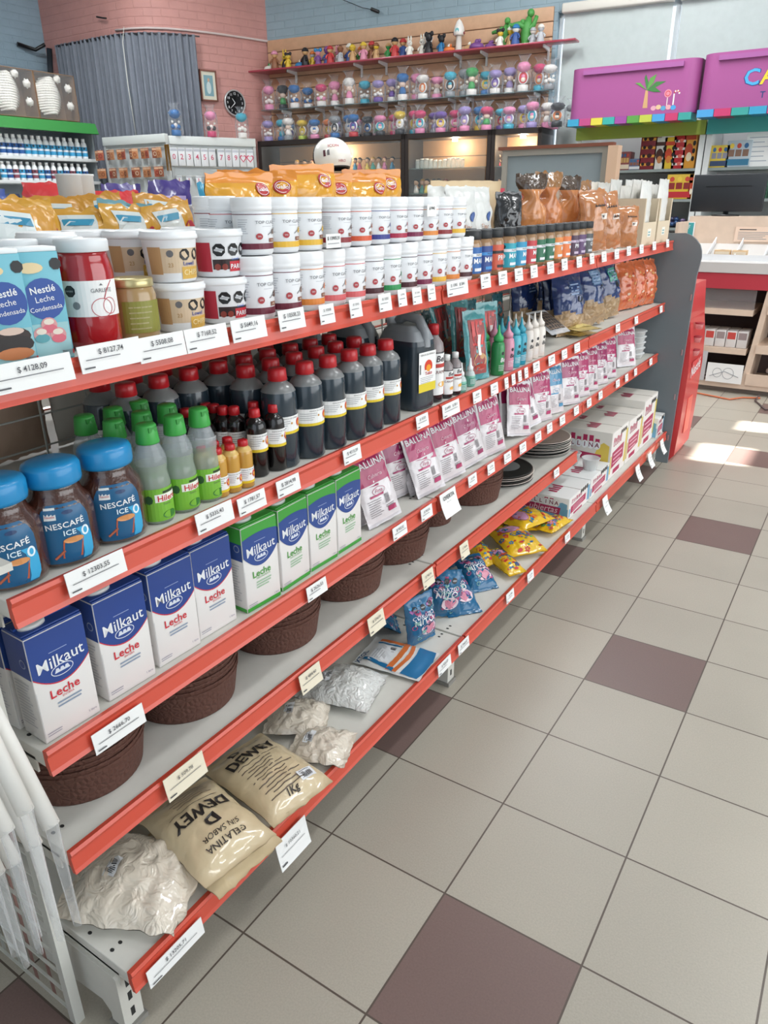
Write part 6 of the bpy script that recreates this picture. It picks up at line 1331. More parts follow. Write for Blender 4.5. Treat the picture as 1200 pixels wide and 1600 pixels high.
# ================================================================ WRAPPED CENTREPIECES
FILM = clear('e4eaf0', .07, .08, ('crinkle', 25, .6))
def centre(base, card, bow, kind):
    r = empty('wrapped_centrepiece'); MB().lathe([(0, 0), (.046, 0), (.048, .004), (.048, .05), (.044, .054), (0, .054)], mat(base, .4), 18).build('base', r)
    c = MB(); cm = mat(card, .5); S = flat((.012, 0, .115), (0, 1, 0), (0, 0, 1))
    if kind == 0:
        c.lathe([(0, -.006), (.045, -.006), (.045, .006), (0, .006)], mat('eceef0', .5), 20, (0.0, 0, .115), ax='x', sx=1, sy=1.25); c.disc(S, 0, 0, .038, .048, cm, -.004); c.ball((.006, 0, .125), .018, mat(bow, .5), 10, 6, .5); c.ball((.006, 0, .10), .022, mat('e8d8c8', .5), 10, 6, .5)
    elif kind == 1:
        c.lathe([(.03, .054), (.034, .08), (.024, .11), (.010, .125)], cm, 12); c.ball((0, 0, .145), .030, mat('e2c8b8', .5), 12, 8); c.ball((-.008, 0, .155), .030, mat(bow, .5), 12, 8)
        for s_ in (-1, 1): c.ball((0, s_*.042, .12), .014, mat('e8e0d0', .5), 8, 6)
    else:
        for s_ in (-1, 0, 1): c.ball((.0, s_*.03, .085+.012*(s_ == 0)), .022, cm if s_ else mat('ece6e0', .5), 10, 6)
        for s_ in (-1, 1): c.poly(flat((.01, 0, .13), (0, 1, 0), (0, 0, 1)), [(s_*.035+.018*cos(pi/2+q*pi/5)*(1 if q % 2 == 0 else .45), .018*sin(pi/2+q*pi/5)*(1 if q % 2 == 0 else .45)) for q in range(10)], mat('eceae4', .4), .0)
    c.build('figure', r)
    bw = MB(); bm_ = mat(bow, .6)
    bw.lathe([(.0, .155), (.03, .165), (.050, .185), (.056, .21), (.042, .235), (.0, .245)], bm_, 18, wob=lambda a, z: 1+.22*sin(a*6+z*90)); bw.build('bow', r)
    f = MB(); f.lathe([(.062, .002), (.070, .04), (.070, .11), (.066, .18), (.054, .225), (.028, .255), (.045, .29), (.058, .305)], FILM, 18, caps=False, wob=lambda a, z: 1+.10*sin(a*5+z*40)+.05*sin(a*9+z*20))
    f.build('film_wrap', r); return r
CP2 = {}
CC = {'e08ab0': 'pink', '2a6aa8': 'blue', '3aa8c0': 'turquoise', '6a4a9c': 'purple', 'e6e2de': 'white', '262a30': 'black', 'c8386a': 'magenta', 'c02c34': 'red', 'b8cc4a': 'lime', '3a9a50': 'green', 'd8b83a': 'yellow', 'd8783a': 'orange', '9a8ac0': 'lilac', '8a8e92': 'grey'}
PK, BU, TQ, PP, WH, BC, MG2, RD, LM, GN, YW, OG, LL, GY = CC.keys()
def cen(b, c, w, k):
    if (b, c, w, k) not in CP2: CP2[(b, c, w, k)] = Proto(centre(b, c, w, k), 'centrepiece', 'cellophane-wrapped centrepieces')
    return CP2[(b, c, w, k)]
row1 = [(420, PK, WH, PK, 2), (442, BC, GN, BC, 1), (460, WH, BU, BU, 2), (480, WH, BU, BU, 2), (502, WH, PK, MG2, 2), (522, WH, PK, PK, 1), (546, WH, PK, WH, 1), (570, TQ, WH, TQ, 2), (591, PP, WH, LL, 2), (611, WH, PP, LL, 1), (629, WH, BU, BU, 1), (642, PK, WH, PK, 2), (656, WH, OG, WH, 0), (678, PK, WH, PK, 1), (703, GY, BC, TQ, 0), (721, GY, WH, GY, 2),
        (736, WH, GN, GN, 1), (755, BU, YW, TQ, 0), (773, WH, PP, LL, 0), (795, WH, LL, LL, 1), (816, WH, RD, PK, 0), (841, TQ, OG, MG2, 0), (857, GY, WH, WH, 2)]
row2 = [(418, LL, WH, LL, 2), (431, BU, TQ, TQ, 1), (450, GY, WH, WH, 1), (472, LM, YW, YW, 0), (491, PK, WH, BU, 0), (505, RD, YW, OG, 0), (523, BU, BC, GY, 0), (537, GY, WH, BU, 0), (549, RD, PP, BU, 0), (571, BC, BU, BC, 0), (594, BC, TQ, PK, 0), (607, MG2, PK, MG2, 0), (621, BC, WH, YW, 0), (632, TQ, YW, MG2, 0), (650, PK, TQ, MG2, 0), (665, GY, LL, PP, 1),
        (679, PK, YW, PP, 0), (706, MG2, PK, MG2, 0), (726, PK, LL, LL, 0), (742, YW, TQ, BU, 0), (760, PK, GN, MG2, 1), (779, PP, RD, TQ, 0), (794, TQ, LL, PK, 0), (814, PK, YW, LL, 0), (827, LL, TQ, PK, 0), (848, PK, WH, WH, 1), (870, BC, OG, BC, 0), (889, GY, WH, GY, 2)]
LS = {}
def spaced(row, s_, k):
    a = LS.setdefault(row, []); 
    if len(a) > 0: s_ = max(s_, a[-1]+.116)
    if len(a) > 1: s_ = max(s_, a[-2]+.157)
    a.append(s_); return s_
for k, (px, b, c, w, kd) in enumerate(row1):
    off = .118 if k % 2 else .215; s_, _ = wpix(px, 150, off); s_ = spaced(1, s_, k); cen(b, c, w, kd).put(wp(s_, off, ZG), f'{CC[b]}-based wrapped centrepiece with {CC[w]} bow on the glass shelf, {nth(k, 23, "the pink wall")}', rz=WRZ-pi/2+.25*sin(k*2), scale=(1.05, 1.08, .94+.10*sin(k*1.3+.5)))
for k, (px, b, c, w, kd) in enumerate(row2):
    off = .235 if k % 2 else .345; s_, _ = wpix(px, 190, off); s_ = spaced(2, s_, k); cen(b, c, w, kd).put(wp(s_, off, ZC), f'{CC[b]}-based wrapped centrepiece with {CC[w]} bow on the cabinet top, {nth(k, 28, "the pink wall")}', rz=WRZ-pi/2+.25*sin(k*2), scale=(1.05, 1.08, .86+.07*sin(k*1.1)))
    if k % 2 and k < 26:
        cen(*row2[(k*5+3) % 28][1:]).put(wp(s_+.03, .09, ZC), f'wrapped centrepiece in the back row on the cabinet top, {nth(k//2, None, "the pink wall")}', rz=WRZ-pi/2, scale=(.8, .95, .8))
# ================================================================ DOLLS inside the cabinets
def doll(hair, dress, skin='d8a884'):
    b = MB(); b.lathe([(0, 0), (.03, 0), (.028, .02), (.014, .065), (.010, .08)], mat(dress, .5), 12); b.ball((0, 0, .098), .026, mat(skin, .5), 12, 8); b.ball((-.006, 0, .106), .027, mat(hair, .6), 12, 8)
    for s_ in (-1, 1): b.tube([(0, s_*.012, .07), (.006, s_*.03, .045)], [.007, .005], mat(skin, .5), 6)
    return b.build('doll')
DL = [Proto(doll(h, d), 'doll', 'little dolls inside the display cabinets') for h, d in (('1c1a1a', '2a8ab0'), ('2a1c18', 'c03a4a'), ('1e1a1a', 'e0c04a'), ('c8963c', '3a9a8a'), ('1c1a1a', 'e6e0d8'), ('7a3a20', 'd87aa0'))]
hairn = ['black-haired doll in blue', 'dark-haired doll in red', 'black-haired doll in yellow', 'blonde doll in teal', 'black-haired doll in white', 'red-haired doll in pink']
xs_up = [553, 562, 572, 583, 590, 601, 611, 778, 786, 464, 474, 488]; xs_lo = [596, 604, 612, 650, 658, 667, 676, 685, 694, 778, 787]
for k, px in enumerate(xs_up):
    s_, _ = wpix(px, 258, .25); DL[k % 6].put(wp(s_, .22+.03*(k % 2), ZA), f'small {hairn[k % 6]} on the upper cabinet glass, {ORD[k]} of that row', rz=WRZ-pi/2)
for k, px in enumerate(xs_lo):
    s_, _ = wpix(px, 292, .25); DL[(k*5+1) % 6].put(wp(s_, .22+.03*(k % 2), ZB), f'small {hairn[(k*5+1) % 6]} on the lower cabinet glass, {ORD[k]} of that row', rz=WRZ-pi/2, scale=1.1)
jr = Proto(MB().lathe([(0, 0), (.022, 0), (.024, .01), (.024, .07), (.02, .078)], clear('dfe8e4', .4), 12).lathe([(.02, .078), (.02, .09), (0, .091)], mat('e8e4dc', .5), 12).build('candle_holder'), 'candle holder', 'pale glass holders in the middle cabinet')
for k in range(11): s_, _ = wpix(652+7*k, 258, .25); jr.put(wp(s_, .24, ZA), f'pale glass holder on the upper shelf of the middle cabinet, {nth(k, 11, "the helmet")}', rz=WRZ, scale=1.0+.1*sin(k))
for k in range(8): s_, _ = wpix(703+7*k, 292, .25); jr.put(wp(s_, .2, ZB), f'pale glass holder on the lower shelf of the middle cabinet, {nth(k, 8, "the helmet")}', rz=WRZ, scale=.95)
# ================================================================ LEFT WALL SHELVING with white bottles
XL = -6.58
lu = empty('wall_shelving', (0, 0, 0), 0, 'white wall shelving with a green top edge under the meringue boxes', 'shelving')
for z, d in ((2.11, .52), (1.80, .45), (1.58, .45), (1.2, .45), (.8, .45), (.4, .45)):
    MB().box(XL-d, XL, 2.3, 5.02, z-.03, z, mat('dfe3e4', .4), bev=.002).build('shelf', lu)
o = MB().prism([(XL+.06, 2.035), (XL+.07, 2.04), (XL+.03, 2.14), (XL-.06, 2.15), (XL-.06, 2.115), (XL+.0, 2.11), (XL+.03, 2.05)], 'y', 2.3, 5.03, mat('3a8a44', .45)).build('canopy_edge', lu); o['label'] = 'green top edge'
MB().box(XL-.55, XL-.53, 2.3, 5.02, 0, 2.1, mat('9aa2a8', .5)).box(XL-.52, XL-.02, 5.0, 5.02, 0, 2.08, mat('8f979c', .5)).build('back_panel', lu)
def wbottle(c):
    r = empty('bottle'); MB().lathe([(0, 0), (.030, 0), (.031, .004), (.031, .118), (.024, .136), (.015, .144), (.015, .148)], mat('e6eaec', .4), 14).build('body', r)
    MB().lathe([(.018, .146), (.018, .172), (0, .173)], mat('f2f3f3', .4), 12).build('cap', r)
    m = MB(); S = cyl(.0315, -.5); m.rect(S, -.05, .055, .02, .10, mat(c, .4), .0004, 10); m.rect(S, -.05, .055, .05, .066, mat('dfe6ec', .4), .0008, 10); m.disc(S, .0, .086, .010, .010, BLACK, .001, 8); m.build('label', r)
    return Proto(r, 'bottle', 'white bottles with blue labels on the left wall shelving')
WBm = [wbottle('2a5a9a'), wbottle('3a9ac8'), wbottle('8a4a5a')]
for k in range(14):
    px = 3+9.9*k; WBm[0 if k < 4 else 1].put((XL-.06, yc(px, XL-.06, 1.88), 1.80), f'white bottle with {"dark blue" if k < 4 else "light blue"} label, upper row beside the curtain, {nth(13-k, 14, "the curtain")}', scale=(1.0, 1.0, 1.12))
    WBm[(1, 0, 2)[k % 3]].put((XL-.05, yc(px+2, XL-.05, 1.66), 1.58), f'white bottle with {["light blue", "dark blue", "reddish"][k % 3]} label, lower row beside the curtain, {nth(13-k, 14, "the curtain")}', scale=(.92, .92, .98))
# meringue boxes
CBm = mat('8a6a4e', .75); MER = mat('e6e3dc', .6, bump=('noise', 60, .6))
def merbox():
    r = empty('meringue_box'); w, h, d = .46, .42, .22; b = MB(); t = .006
    b.box(-d, -d+t, -w/2, w/2, 0, h, CBm).box(-d, 0, -w/2, w/2, 0, t, CBm).box(-d, 0, -w/2, -w/2+t, 0, h, CBm).box(-d, 0, w/2-t, w/2, 0, h, CBm).box(-d, 0, -w/2, w/2, h-t, h, CBm); b.build('box', r)
    m = MB()
    for q in range(15): 
        z = .06+.022*q; R_ = .145*sqrt(max(.05, 1-((q-7)/8.2)**2)); m.tube([(-.10+.0*R_, -.04-R_, z-.006), (-.045, -.04-R_*.5, z+.004), (-.02, -.04, z+.008), (-.045, -.04+R_*.5, z+.004), (-.10, -.04+R_, z-.006)], [.010, .014, .015, .014, .010], MER, 8)
    m.ball((-.11, -.04, .21), .12, MER, 14, 10, .5, 1.1, 1.3); m.build('meringue', r)
    for (y, z) in ((.165, .30), (.165, .14), (.05, .375)):
        n_ = MB().lathe([(0, -.02), (.03, -.018), (.042, 0), (.03, .018), (0, .03)], MER, 16, (-.03, y, z), ax='x', wob=lambda a, q: 1+.16*sin(a*7)); n_.build('rosette', r)
    MB().box(-.002, -.0005, -w/2, w/2, 0, h, clear('eef2f4', .06, .06)).build('clear_front', r); return Proto(r, 'meringue box', 'cardboard boxes of white meringues')
mb_ = merbox()
for k, px in enumerate((-22, 40, 99)): mb_.put((XL-.02, 4.655-.465*(2-k), 2.15), f'brown cardboard box with clear front showing white meringues, {["last from the curtain", "middle one of three", "next to the curtain"][k]}')
# ================================================================ PANELS WITH CUTTERS AND NUMBER PACKS
def panel(a, b, name, label):
    a = Vector((a[0], a[1], 0)); b = Vector((b[0], b[1], 0)); t = (b-a).normalized(); rz = atan2(t.y, t.x); L = (b-a).length
    r = empty(name, a, rz, label, 'display panel'); MB().box(0, L, -.03, .02, 1.92, 2.0, mat('d5dad8', .5), bev=.003).build('header', r)
    MB().box(0, L, .0, .02, .1, 1.92, mat('c3c9ca', .6)).box(0, .03, -.02, .0, .1, 1.92, mat('b8bcbc', .5)).box(L-.03, L, -.02, .0, .1, 1.92, mat('b8bcbc', .5)).box(0, L, -.2, .02, .02, .1, mat('c3c9ca', .6)).build('back_board', r)
    g = MB(); 
    for z in (1.885, 1.71, 1.62): g.box(.03, L-.03, -.022, -.014, z-.003, z+.003, METALW)
    g.build('hook_bar', r)
    def at(u, off): q = a+t*(u*L) + Vector((t.y, -t.x, 0))*off; return q
    return at, rz, L
at1, rz1, L1 = panel((-6.40, 5.0), (-5.50, 5.05), 'cutter_display', 'pale display panel hung with small orange-brown cutter packs before the curtain')
at2, rz2, L2 = panel((-5.68, 5.23), (-5.28, 6.11), 'number_display', 'pale display panel hung with number packs under the clock')
def cutterpack(c, ring):
    b = MB(); b.box(-.002, .002, -.034, .034, -.105, -.01, mat(c, .5), bev=.001); S = flat((.002, 0, -.06), (0, 1, 0), (0, 0, 1)); b.ring(S, 0, -.006, .02, .02, .006, mat(ring, .4), .004, 14); b.rect(S, -.03, .03, .028, .045, mat('d8b090', .5), .001)
    b.tube([(-.004, 0, .0), (.0, 0, -.012)], .003, METALW, 5); return Proto(b.build('cutter_pack'), 'cutter pack', 'small cutter packs hung on the display panel')
cps = [cutterpack(*q) for q in (('b8764e', '6a4030'), ('c48a60', 'a85a3a'), ('9a5a40', 'd8c0a8'), ('b0604a', '8a2a2a'))]
for row, (z, n_) in enumerate(((1.885, 12), (1.71, 12))):
    for k in range(n_):
        q = at1(-.10+k*.094, .04+.03*(k % 2)); cps[(k*3+row) % 4].put((q.x, q.y, z+.0), f'{["brown", "light orange", "dark brown", "reddish"][(k*3+row) % 4]} cutter pack in the {["upper", "lower"][row]} row, {nth(k, 12, "the green shelving")}', rz=rz1-pi/2+.3*sin(k*2), ground=False)
def numpack(t, w=.038, h=.17):
    b = MB(); b.box(-.003, .003, -w, w, -h, 0, mat('dcdee0', .4), bev=.001); S = flat((.003, 0, -h*.5), (0, 1, 0), (0, 0, 1)); b.rect(S, -w*.9, w*.9, h*.32, h*.46, mat('b8bcc4', .5), .001); 
    if t == 'heart':
        heart(b, S, 0, 0, w*1.1, mat('d04a6a', .4), .002); heart(b, S, 0, 0, w*.75, mat('dcdee0', .4), .003)
    else: b.text(S, t, 0, 0, w*1.9, mat('c84a6a', .4), .002, bold=.01)
    return Proto(b.build('number_pack'), 'number pack', 'packs with red numbers hung on the display panel')
seq = ['0', '2', '3', '4', '5', '6', '7', '8', '9', 'heart', 'heart']; NP = {t: numpack(t) for t in set(seq)}
for k, t in enumerate(seq):
    q = at2(.03+k*.086+(.02 if k > 5 else 0), .045); nm_ = f'with a red {t}' if t != 'heart' else ('with a red heart, beside the nine' if k == 9 else 'with a red heart, last of the row'); NP[t].put((q.x, q.y, 1.885), f'white hanging pack {nm_} in the upper row', rz=rz2-pi/2+.12*sin(k*3), ground=False)
sm = numpack('1', .030, .09)
for k in range(8): q = at2(.06+k*.11, .045); sm.put((q.x, q.y, 1.62), f'small white hanging pack in the lower row of the number panel, {nth(k, 8, "the curtain")}', rz=rz2-pi/2, ground=False)
for k, (u, b, c, w, kd) in enumerate(((.10, BU, BU, BU, 2), (.50, MG2, BC, PK, 2), (.86, WH, WH, TQ, 2))):
    q = at2(u, .0); cen(b, c, w, kd).put((q.x, q.y, 2.0), f'wrapped centrepiece with {CC[b]} base standing on the number panel, {["curtain-side", "middle", "shelf-side"][k]} one', rz=rz2-pi/2, scale=(1.0, 1.0, 1.0), ground=True)
gt = MB()
for k in range(8): gt.tube([(0, -.03+.008*k, 0), (.01*sin(k), -.03+.009*k, -.24)], .003, mat('b8862a', .3, .6), 5)
q = at1(1.02, .03); Proto(gt.build('gold_tassels'), 'tassels', None).put((q.x, q.y, 1.90), 'bunch of gold tassels hanging between the two display panels', rz=rz1-pi/2, ground=False)

# ================================================================ SWEET SHOP UNIT at the right of the back wall
cu = empty('sweet_shop_unit', (0, 0, 0), 0, 'white shelving of the sweet corner under the purple headers', 'shelving'); CW = mat('d9dcdb', .5); YF = 6.6
for x0, x1 in ((-1.78, -.665), (-.655, .75)):
    MB().box(x0, x1, YF+.44, YF+.46, .05, 1.95, mat('c9cccb', .6)).build('back_panel', cu)
    for a in (x0, x1-.045): MB().box(a, a+.045, YF-.01, YF+.44, 0, 1.95, CW).build('side_panel', cu)
    for z in (1.60, 1.355, 1.12, .8, .4): 
        s = MB().box(x0+.045, x1-.045, YF, YF+.44, z-.022, z, mat('8f9896', .3)).build('shelf', cu)
    c_ = ('8a9a3c' if x0 < -1 else '3f9a94'); fb_ = MB().box(x0, x1, YF-.05, YF-.01, 1.855, 1.965, mat(c_, .5)).build('fascia', cu); fb_['label'] = ('olive green' if x0 < -1 else 'teal')+' fascia strip'
def header(x0, x1, z0, z1, label, right):
    r = empty('purple_header', (0, 0, 0), 0, label, 'shop header'); b = MB(); d = .20; PM_ = mat('a0528c', .5)
    pts = []; n_ = 10; rc = .10
    for k in range(n_+1): a = pi+ (pi/2)*k/n_; pts.append((x0+rc+rc*cos(a), YF-.06-d+rc+rc*sin(a)))
    for k in range(n_+1): a = -pi/2+(pi/2)*k/n_; pts.append((x1-rc+rc*cos(a), YF-.06-d+rc+rc*sin(a)))
    pts += [(x1, YF-.02), (x0, YF-.02)]; b.prism(pts, 'z', z0+.055, z1, PM_); b.build('body', r)
    MB().box(x0+.12, x1-.12, YF-.08-d, YF-.061-d, z1-.055, z1-.02, mat('a05c98', .5)).build('rail', r)
    st = ['3a9ac0', 'b84a80', 'd8cc4a', '3aa8a0', '9a4a98', '5a9a48', 'b8c04a', '4a9ad0', 'c03a6a', '3a9a94']; q = MB(); w = (x1-x0-.02)/10
    for k in range(10): q.box(x0+.01+k*w, x0+.01+(k+1)*w-.004, YF-.066-d, YF-.03, z0, z0+.054, mat(st[(k+(7 if right else 0)) % 10], .5))
    q.build('coloured_edge', r); return r
hl = header(-1.80, -.735, 1.955, 2.395, 'purple shop header with palm leaves and sweets above the olive fascia', False)
hr_ = header(-.715, .60, 1.965, 2.41, 'purple shop header with colourful lettering above the teal fascia', True)
Sh_ = flat((0, YF-.26, 0), (1, 0, 0), (0, 0, 1), (0, -1, 0)); d = MB()
for k, (a, L) in enumerate(((20, .16), (60, .13), (100, .12), (150, .12), (-10, .12))):
    a = radians(a); bx, bz = -1.13, 2.19; d.poly(Sh_, [(bx, bz), (bx+L*.5*cos(a)-.02*sin(a), bz+L*.5*sin(a)+.03), (bx+L*cos(a), bz+L*sin(a)), (bx+L*.5*cos(a)+.02*sin(a), bz+L*.5*sin(a)-.005)], mat('5f9a4a' if k % 2 else '3f7a40', .5), .001+.0004*k)
d.poly(Sh_, [(-1.14, 2.19), (-1.12, 2.19), (-1.11, 2.06), (-1.15, 2.06)], mat('c8a070', .5), .001)
for u, v, c in ((-1.06, 2.055, 'd8a0b0'), (-1.02, 2.06, 'd8b890'), (-.98, 2.05, '5a9ac0'), (-.94, 2.055, 'e0a0a8'), (-.90, 2.05, '4a9ad0')): d.disc(Sh_, u, v, .022, .018, mat(c, .5), .001)
d.disc(Sh_, -.955, 2.155, .03, .03, mat('d88a9a', .5), .001); d.ring(Sh_, -.955, 2.155, .02, .02, .005, mat('c8404a', .5), .002); d.rect(Sh_, -.958, -.952, 2.06, 2.13, mat('e8e0d8', .5), .0008)
for q in range(6): d.disc(Sh_, -.885+.02*cos(2.6-q*.5), 2.15+.02*sin(2.6-q*.5), .007, .007, mat('e8e6e0' if q % 2 else 'c04a4a', .5), .0012+.0002*q)
d.rect(Sh_, -.910, -.900, 2.07, 2.15, mat('e8e6e0', .5), .001); d.build('print', hl)
d = MB()
for k, (ch, c) in enumerate(zip('CANDY', ('4aa8e0', 'e8c83a', 'e88a3a', '4aa8e0', 'd84a8a'))):
    d.text(Sh_, ch, -.335+.118*k, 2.215, .165, mat('24407a', .5), .001, bold=.12, sx=1.1); d.text(Sh_, ch, -.335+.118*k, 2.217, .155, mat(c, .5), .002, bold=.04, sx=1.05)
d.text(Sh_, 'T I E N D A', -.10, 2.095, .062, mat('24407a', .5), .001, bold=.02); d.build('lettering', hr_)
def boxthing(name, w, h, dpt, c, c2, c3, cat, label, px, z, Y=YF+.09, art=0):
    r = empty(name); MB().box(-w/2, w/2, -dpt/2, dpt/2, 0, h, mat(c, .45), bev=.002).build('carton', r); S = flat((0, -dpt/2, 0), (1, 0, 0), (0, 0, 1)); m = MB()
    rr = random.Random(px)
    if art == 0:
        for q in range(4): v = h*(.1+.23*q); m.rect(S, -w*.42, w*.42, v, v+h*.07, mat(c2, .5), .001); m.disc(S, w*.1, v+h*.05, w*.16, h*.06, mat(c3, .5), .002, 8); m.disc(S, -w*.25, v+h*.05, w*.10, h*.05, BLACK, .002, 8)
    elif art == 1:
        m.disc(S, -w*.05, h*.45, w*.32, h*.2, mat(c2, .5), .001); m.disc(S, .0, h*.3, w*.22, h*.12, mat(c3, .5), .002); m.rect(S, -w*.4, w*.4, h*.74, h*.86, mat(c2, .5), .001)
        for q in range(3): m.disc(S, w*.33, h*(.25+.2*q), w*.12, h*.07, BLACK, .003, 8)
    else:
        m.rect(S, -w*.46, w*.46, h*.06, h*.3, mat(c2, .5), .001); 
        for q in range(3): m.rect(S, w*(-.42+.29*q), w*(-.18+.29*q), h*.4, h*.66, mat(c3, .5), .001); m.disc(S, w*(-.3+.29*q), h*.8, w*.09, h*.1, mat(rr.choice(('c84a3a', '3a6a9a', 'e8c84a')), .5), .002)
    m.build('print', r)
    v = r0-r2*((px-600)/F); x = CP.x-(v.y*(Y-CP.y)+v.z*(z+.1-CP.z))/v.x
    return Proto(r, cat, 'sweets boxes in the sweet corner').put((x, Y, z), label)
BX = [(980, 1.60, .09, .15, '8a4a4a', 'd8c8b0', 'c8a060', 2, 'small mixed sweets box beside the wooden plank'), (996, 1.60, .10, .09, '5a6a8a', 'd8d8d8', '8a5a4a', 2, 'low bluish sweets box'), (1015, 1.60, .14, .29, '7a2430', 'e0a040', '3a1a1a', 0, 'tall dark red box with orange bands'), (1034, 1.60, .10, .25, 'dedcd6', '4a2a24', 'b87a4a', 1, 'white box with brown print'),
      (1048, 1.60, .10, .25, 'e0bc3a', 'c8482c', 'd8823a', 1, 'yellow box with red print'), (1063, 1.60, .11, .26, 'b82c34', 'e8e0d8', 'd86a5a', 0, 'red and white box'), (1079, 1.60, .105, .30, 'dc9a3a', 'b8482c', 'e8d8b8', 1, 'tall orange box beside the white column'),
      (1127, 1.60, .15, .17, 'dcc048', '3a4a6a', '8a8a9a', 2, 'low yellow display box beyond the white column'), (1156, 1.60, .19, .20, 'b8c4cc', '3a7a9a', '8a6a5a', 2, 'pale blue display box beyond the white column')]
for px, z, w, h, c, c2, c3, art, t in BX: boxthing('sweets_box', w, h, .14, c, c2, c3, 'sweets box', t+' on the upper sweets shelf', px, z, art=art)
BX2 = [(985, .09, .12, 'c8bca0', '5a5a5a', 'e8e8e0', 1, 'cream box with a dark round mark'), (1004, .10, .08, '5a5a4a', 'd8d0b0', 'a8a060', 2, 'low dark box'), (1064, .22, .20, 'd8b43a', 'b82c34', '8a2a2a', 2, 'big yellow and red stepped box'), (1083, .05, .20, 'dc9a3a', 'b8482c', 'e8e0c8', 1, 'narrow orange box beside the column'), (1150, .12, .07, 'e0dcc8', '8a7a3a', '3a3a3a', 2, 'low cream display'), (1190, .12, .14, '2f5a44', 'c8c84a', '1e3a2c', 1, 'dark green box'), (1196, .06, .12, 'e0d43a', '2a2a2a', 'e8c83a', 1, 'bright yellow box')]
for px, w, h, c, c2, c3, art, t in BX2: boxthing('sweets_box', w, h, .14, c, c2, c3, 'sweets box', t+' on the lower sweets shelf', px, 1.355, art=art, Y=YF+.09+(.16 if px == 1196 else 0))
def candyheap(px, z, c, w, label, seed):
    m = MB(); rr = random.Random(seed)
    for q in range(40):
        m.ball((rr.uniform(-w/2, w/2), rr.uniform(-.06, .06), .015+rr.uniform(0, .08)*(1-abs(rr.uniform(-1, 1)))), .018, mat(rr.choice(c), .3, coat=.6), 7, 5, 1.3)
    r = m.build('wrapped_sweets'); v = r0-r2*((px-600)/F); Y = YF+.10; x = CP.x-(v.y*(Y-CP.y)+v.z*(z-CP.z))/v.x
    tag(Proto(r, 'sweets', None).put((x, Y, z), label), kind='stuff')
candyheap(1025, 1.355, ('b84a5a', 'c8c0c0', '8a5a7a', 'd8a03a'), .22, 'heap of small wrapped pink sweets on the lower sweets shelf', 3)
candyheap(1126, 1.355, ('4a8ab8', 'd8dce0', 'b84a4a'), .14, 'blue and white bag heap of sweets beyond the white column', 4)
candyheap(1055, 1.12, ('3a3a5a', '6a5a7a', '2a4a7a'), .16, 'dark heap of wrapped sweets just above the counter behind the cartons', 5)
v = r0-r2*((1186-600)/F); x = CP.x-(v.y*(YF+.03-CP.y)+v.z*(1.7-CP.z))/v.x
q = empty('notice_sheet', (x, YF+.04, 1.6012), 0, 'white notice sheet with faint writing standing on the upper sweets shelf', 'notice'); MB().box(-.11, .11, -.002, .002, 0, .25, PAPER).build('sheet', q); m = MB(); S = flat((0, -.002, 0), (1, 0, 0), (0, 0, 1))
for k in range(6): m.lines(S, -.09, .09, .22-.035*k, 1, .01, mat('a8b0bc'), h=.006, seed=k)
m.build('writing', q)
# ================================================================ COUNTER, MONITOR
ct = empty('sales_counter', (0, 0, 0), 0, 'pale wooden sales counter with a red band and sloping tray of compartments', 'counter'); YC = 5.3; x0, x1 = -.50, 1.3
PWD = mat('d9c2ae', .5, vary=.04); LG = mat('c8c5c2', .45)
MB().box(x0, x1, YC, YC+.6, .04, .075, PWD).box(x0, x1, YC+.06, YC+.6, .0, .04, mat('8a8078', .6)).build('base', ct)
MB().box(x0, x1, YC+.56, YC+.6, .075, 1.235, PWD).box(x0, x1, YC+.36, YC+.6, 1.20, 1.235, PWD).box(x0, x1, YC+.34, YC+.36, 1.04, 1.235, PWD).build('back_board', ct)
MB().prism([(YC-.02, .865), (YC-.02, .935), (YC+.05, .945), (YC+.34, 1.045), (YC+.34, .865)], 'x', x0, x1, LG).build('tray', ct)
t = MB()
for k in range(10): t.prism([(YC+.06, .948), (YC+.06, .985), (YC+.34, 1.09), (YC+.34, 1.045)], 'x', x0+.02+k*.19, x0+.026+k*.19, WHITE)
t.prism([(YC+.045, .944), (YC+.045, .985), (YC+.052, .985), (YC+.052, .944)], 'x', x0, x1, WHITE); t.build('divider', ct)
o = MB().box(x0, x1, YC-.012, YC+.02, .755, .862, mat('b83c48', .35, coat=.3)).build('band', ct); o['label'] = 'dark red band'
for z in (.60, .32): MB().box(x0, .10, YC+.0, YC+.5, z-.03, z+.012, PWD).build('shelf', ct)
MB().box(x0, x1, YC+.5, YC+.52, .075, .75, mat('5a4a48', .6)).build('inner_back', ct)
MB().prism([(.10, .075), (.145, .075), (.20, .75), (.165, .75)], 'y', YC, YC+.5, PWD).box(x0-.02, x0, YC, YC+.6, 0, 1.2, PWD).build('divider_panel', ct)
for z in (.62, .34): MB().box(.19 if z > .5 else .16, x1, YC-.01, YC+.4, z-.03, z+.03, PWD).build('bin_edge', ct)
MB().box(.13, x1, YC-.01, YC, .075, .16, PWD).build('bin_edge', ct)
MB().box(x0, .1, YC+.012, YC+.016, .61, .755, clear('e8e0e0', .12)).build('glass_pane', ct)
def onct(px, Y, z): v = r0-r2*((px-600)/F); return CP.x-(v.y*(Y-CP.y)+v.z*(z-CP.z))/v.x
mo = empty('monitor', (onct(1135, YC+.45, 1.33), YC+.46, 1.2362), 0, 'black computer monitor seen from behind on the counter', 'monitor')
MB().box(-.255, .255, -.02, .012, .03, .29, mat('22262b', .45), bev=.006).box(-.16, .16, -.0225, -.02, .205, .209, mat('0e1012', .5)).build('screen_back', mo); MB().lathe([(.10, 0), (.10, .008), (.02, .012), (.02, .10), (0, .10)], BLACK, 20, (0, .03, 0)).build('stand', mo)
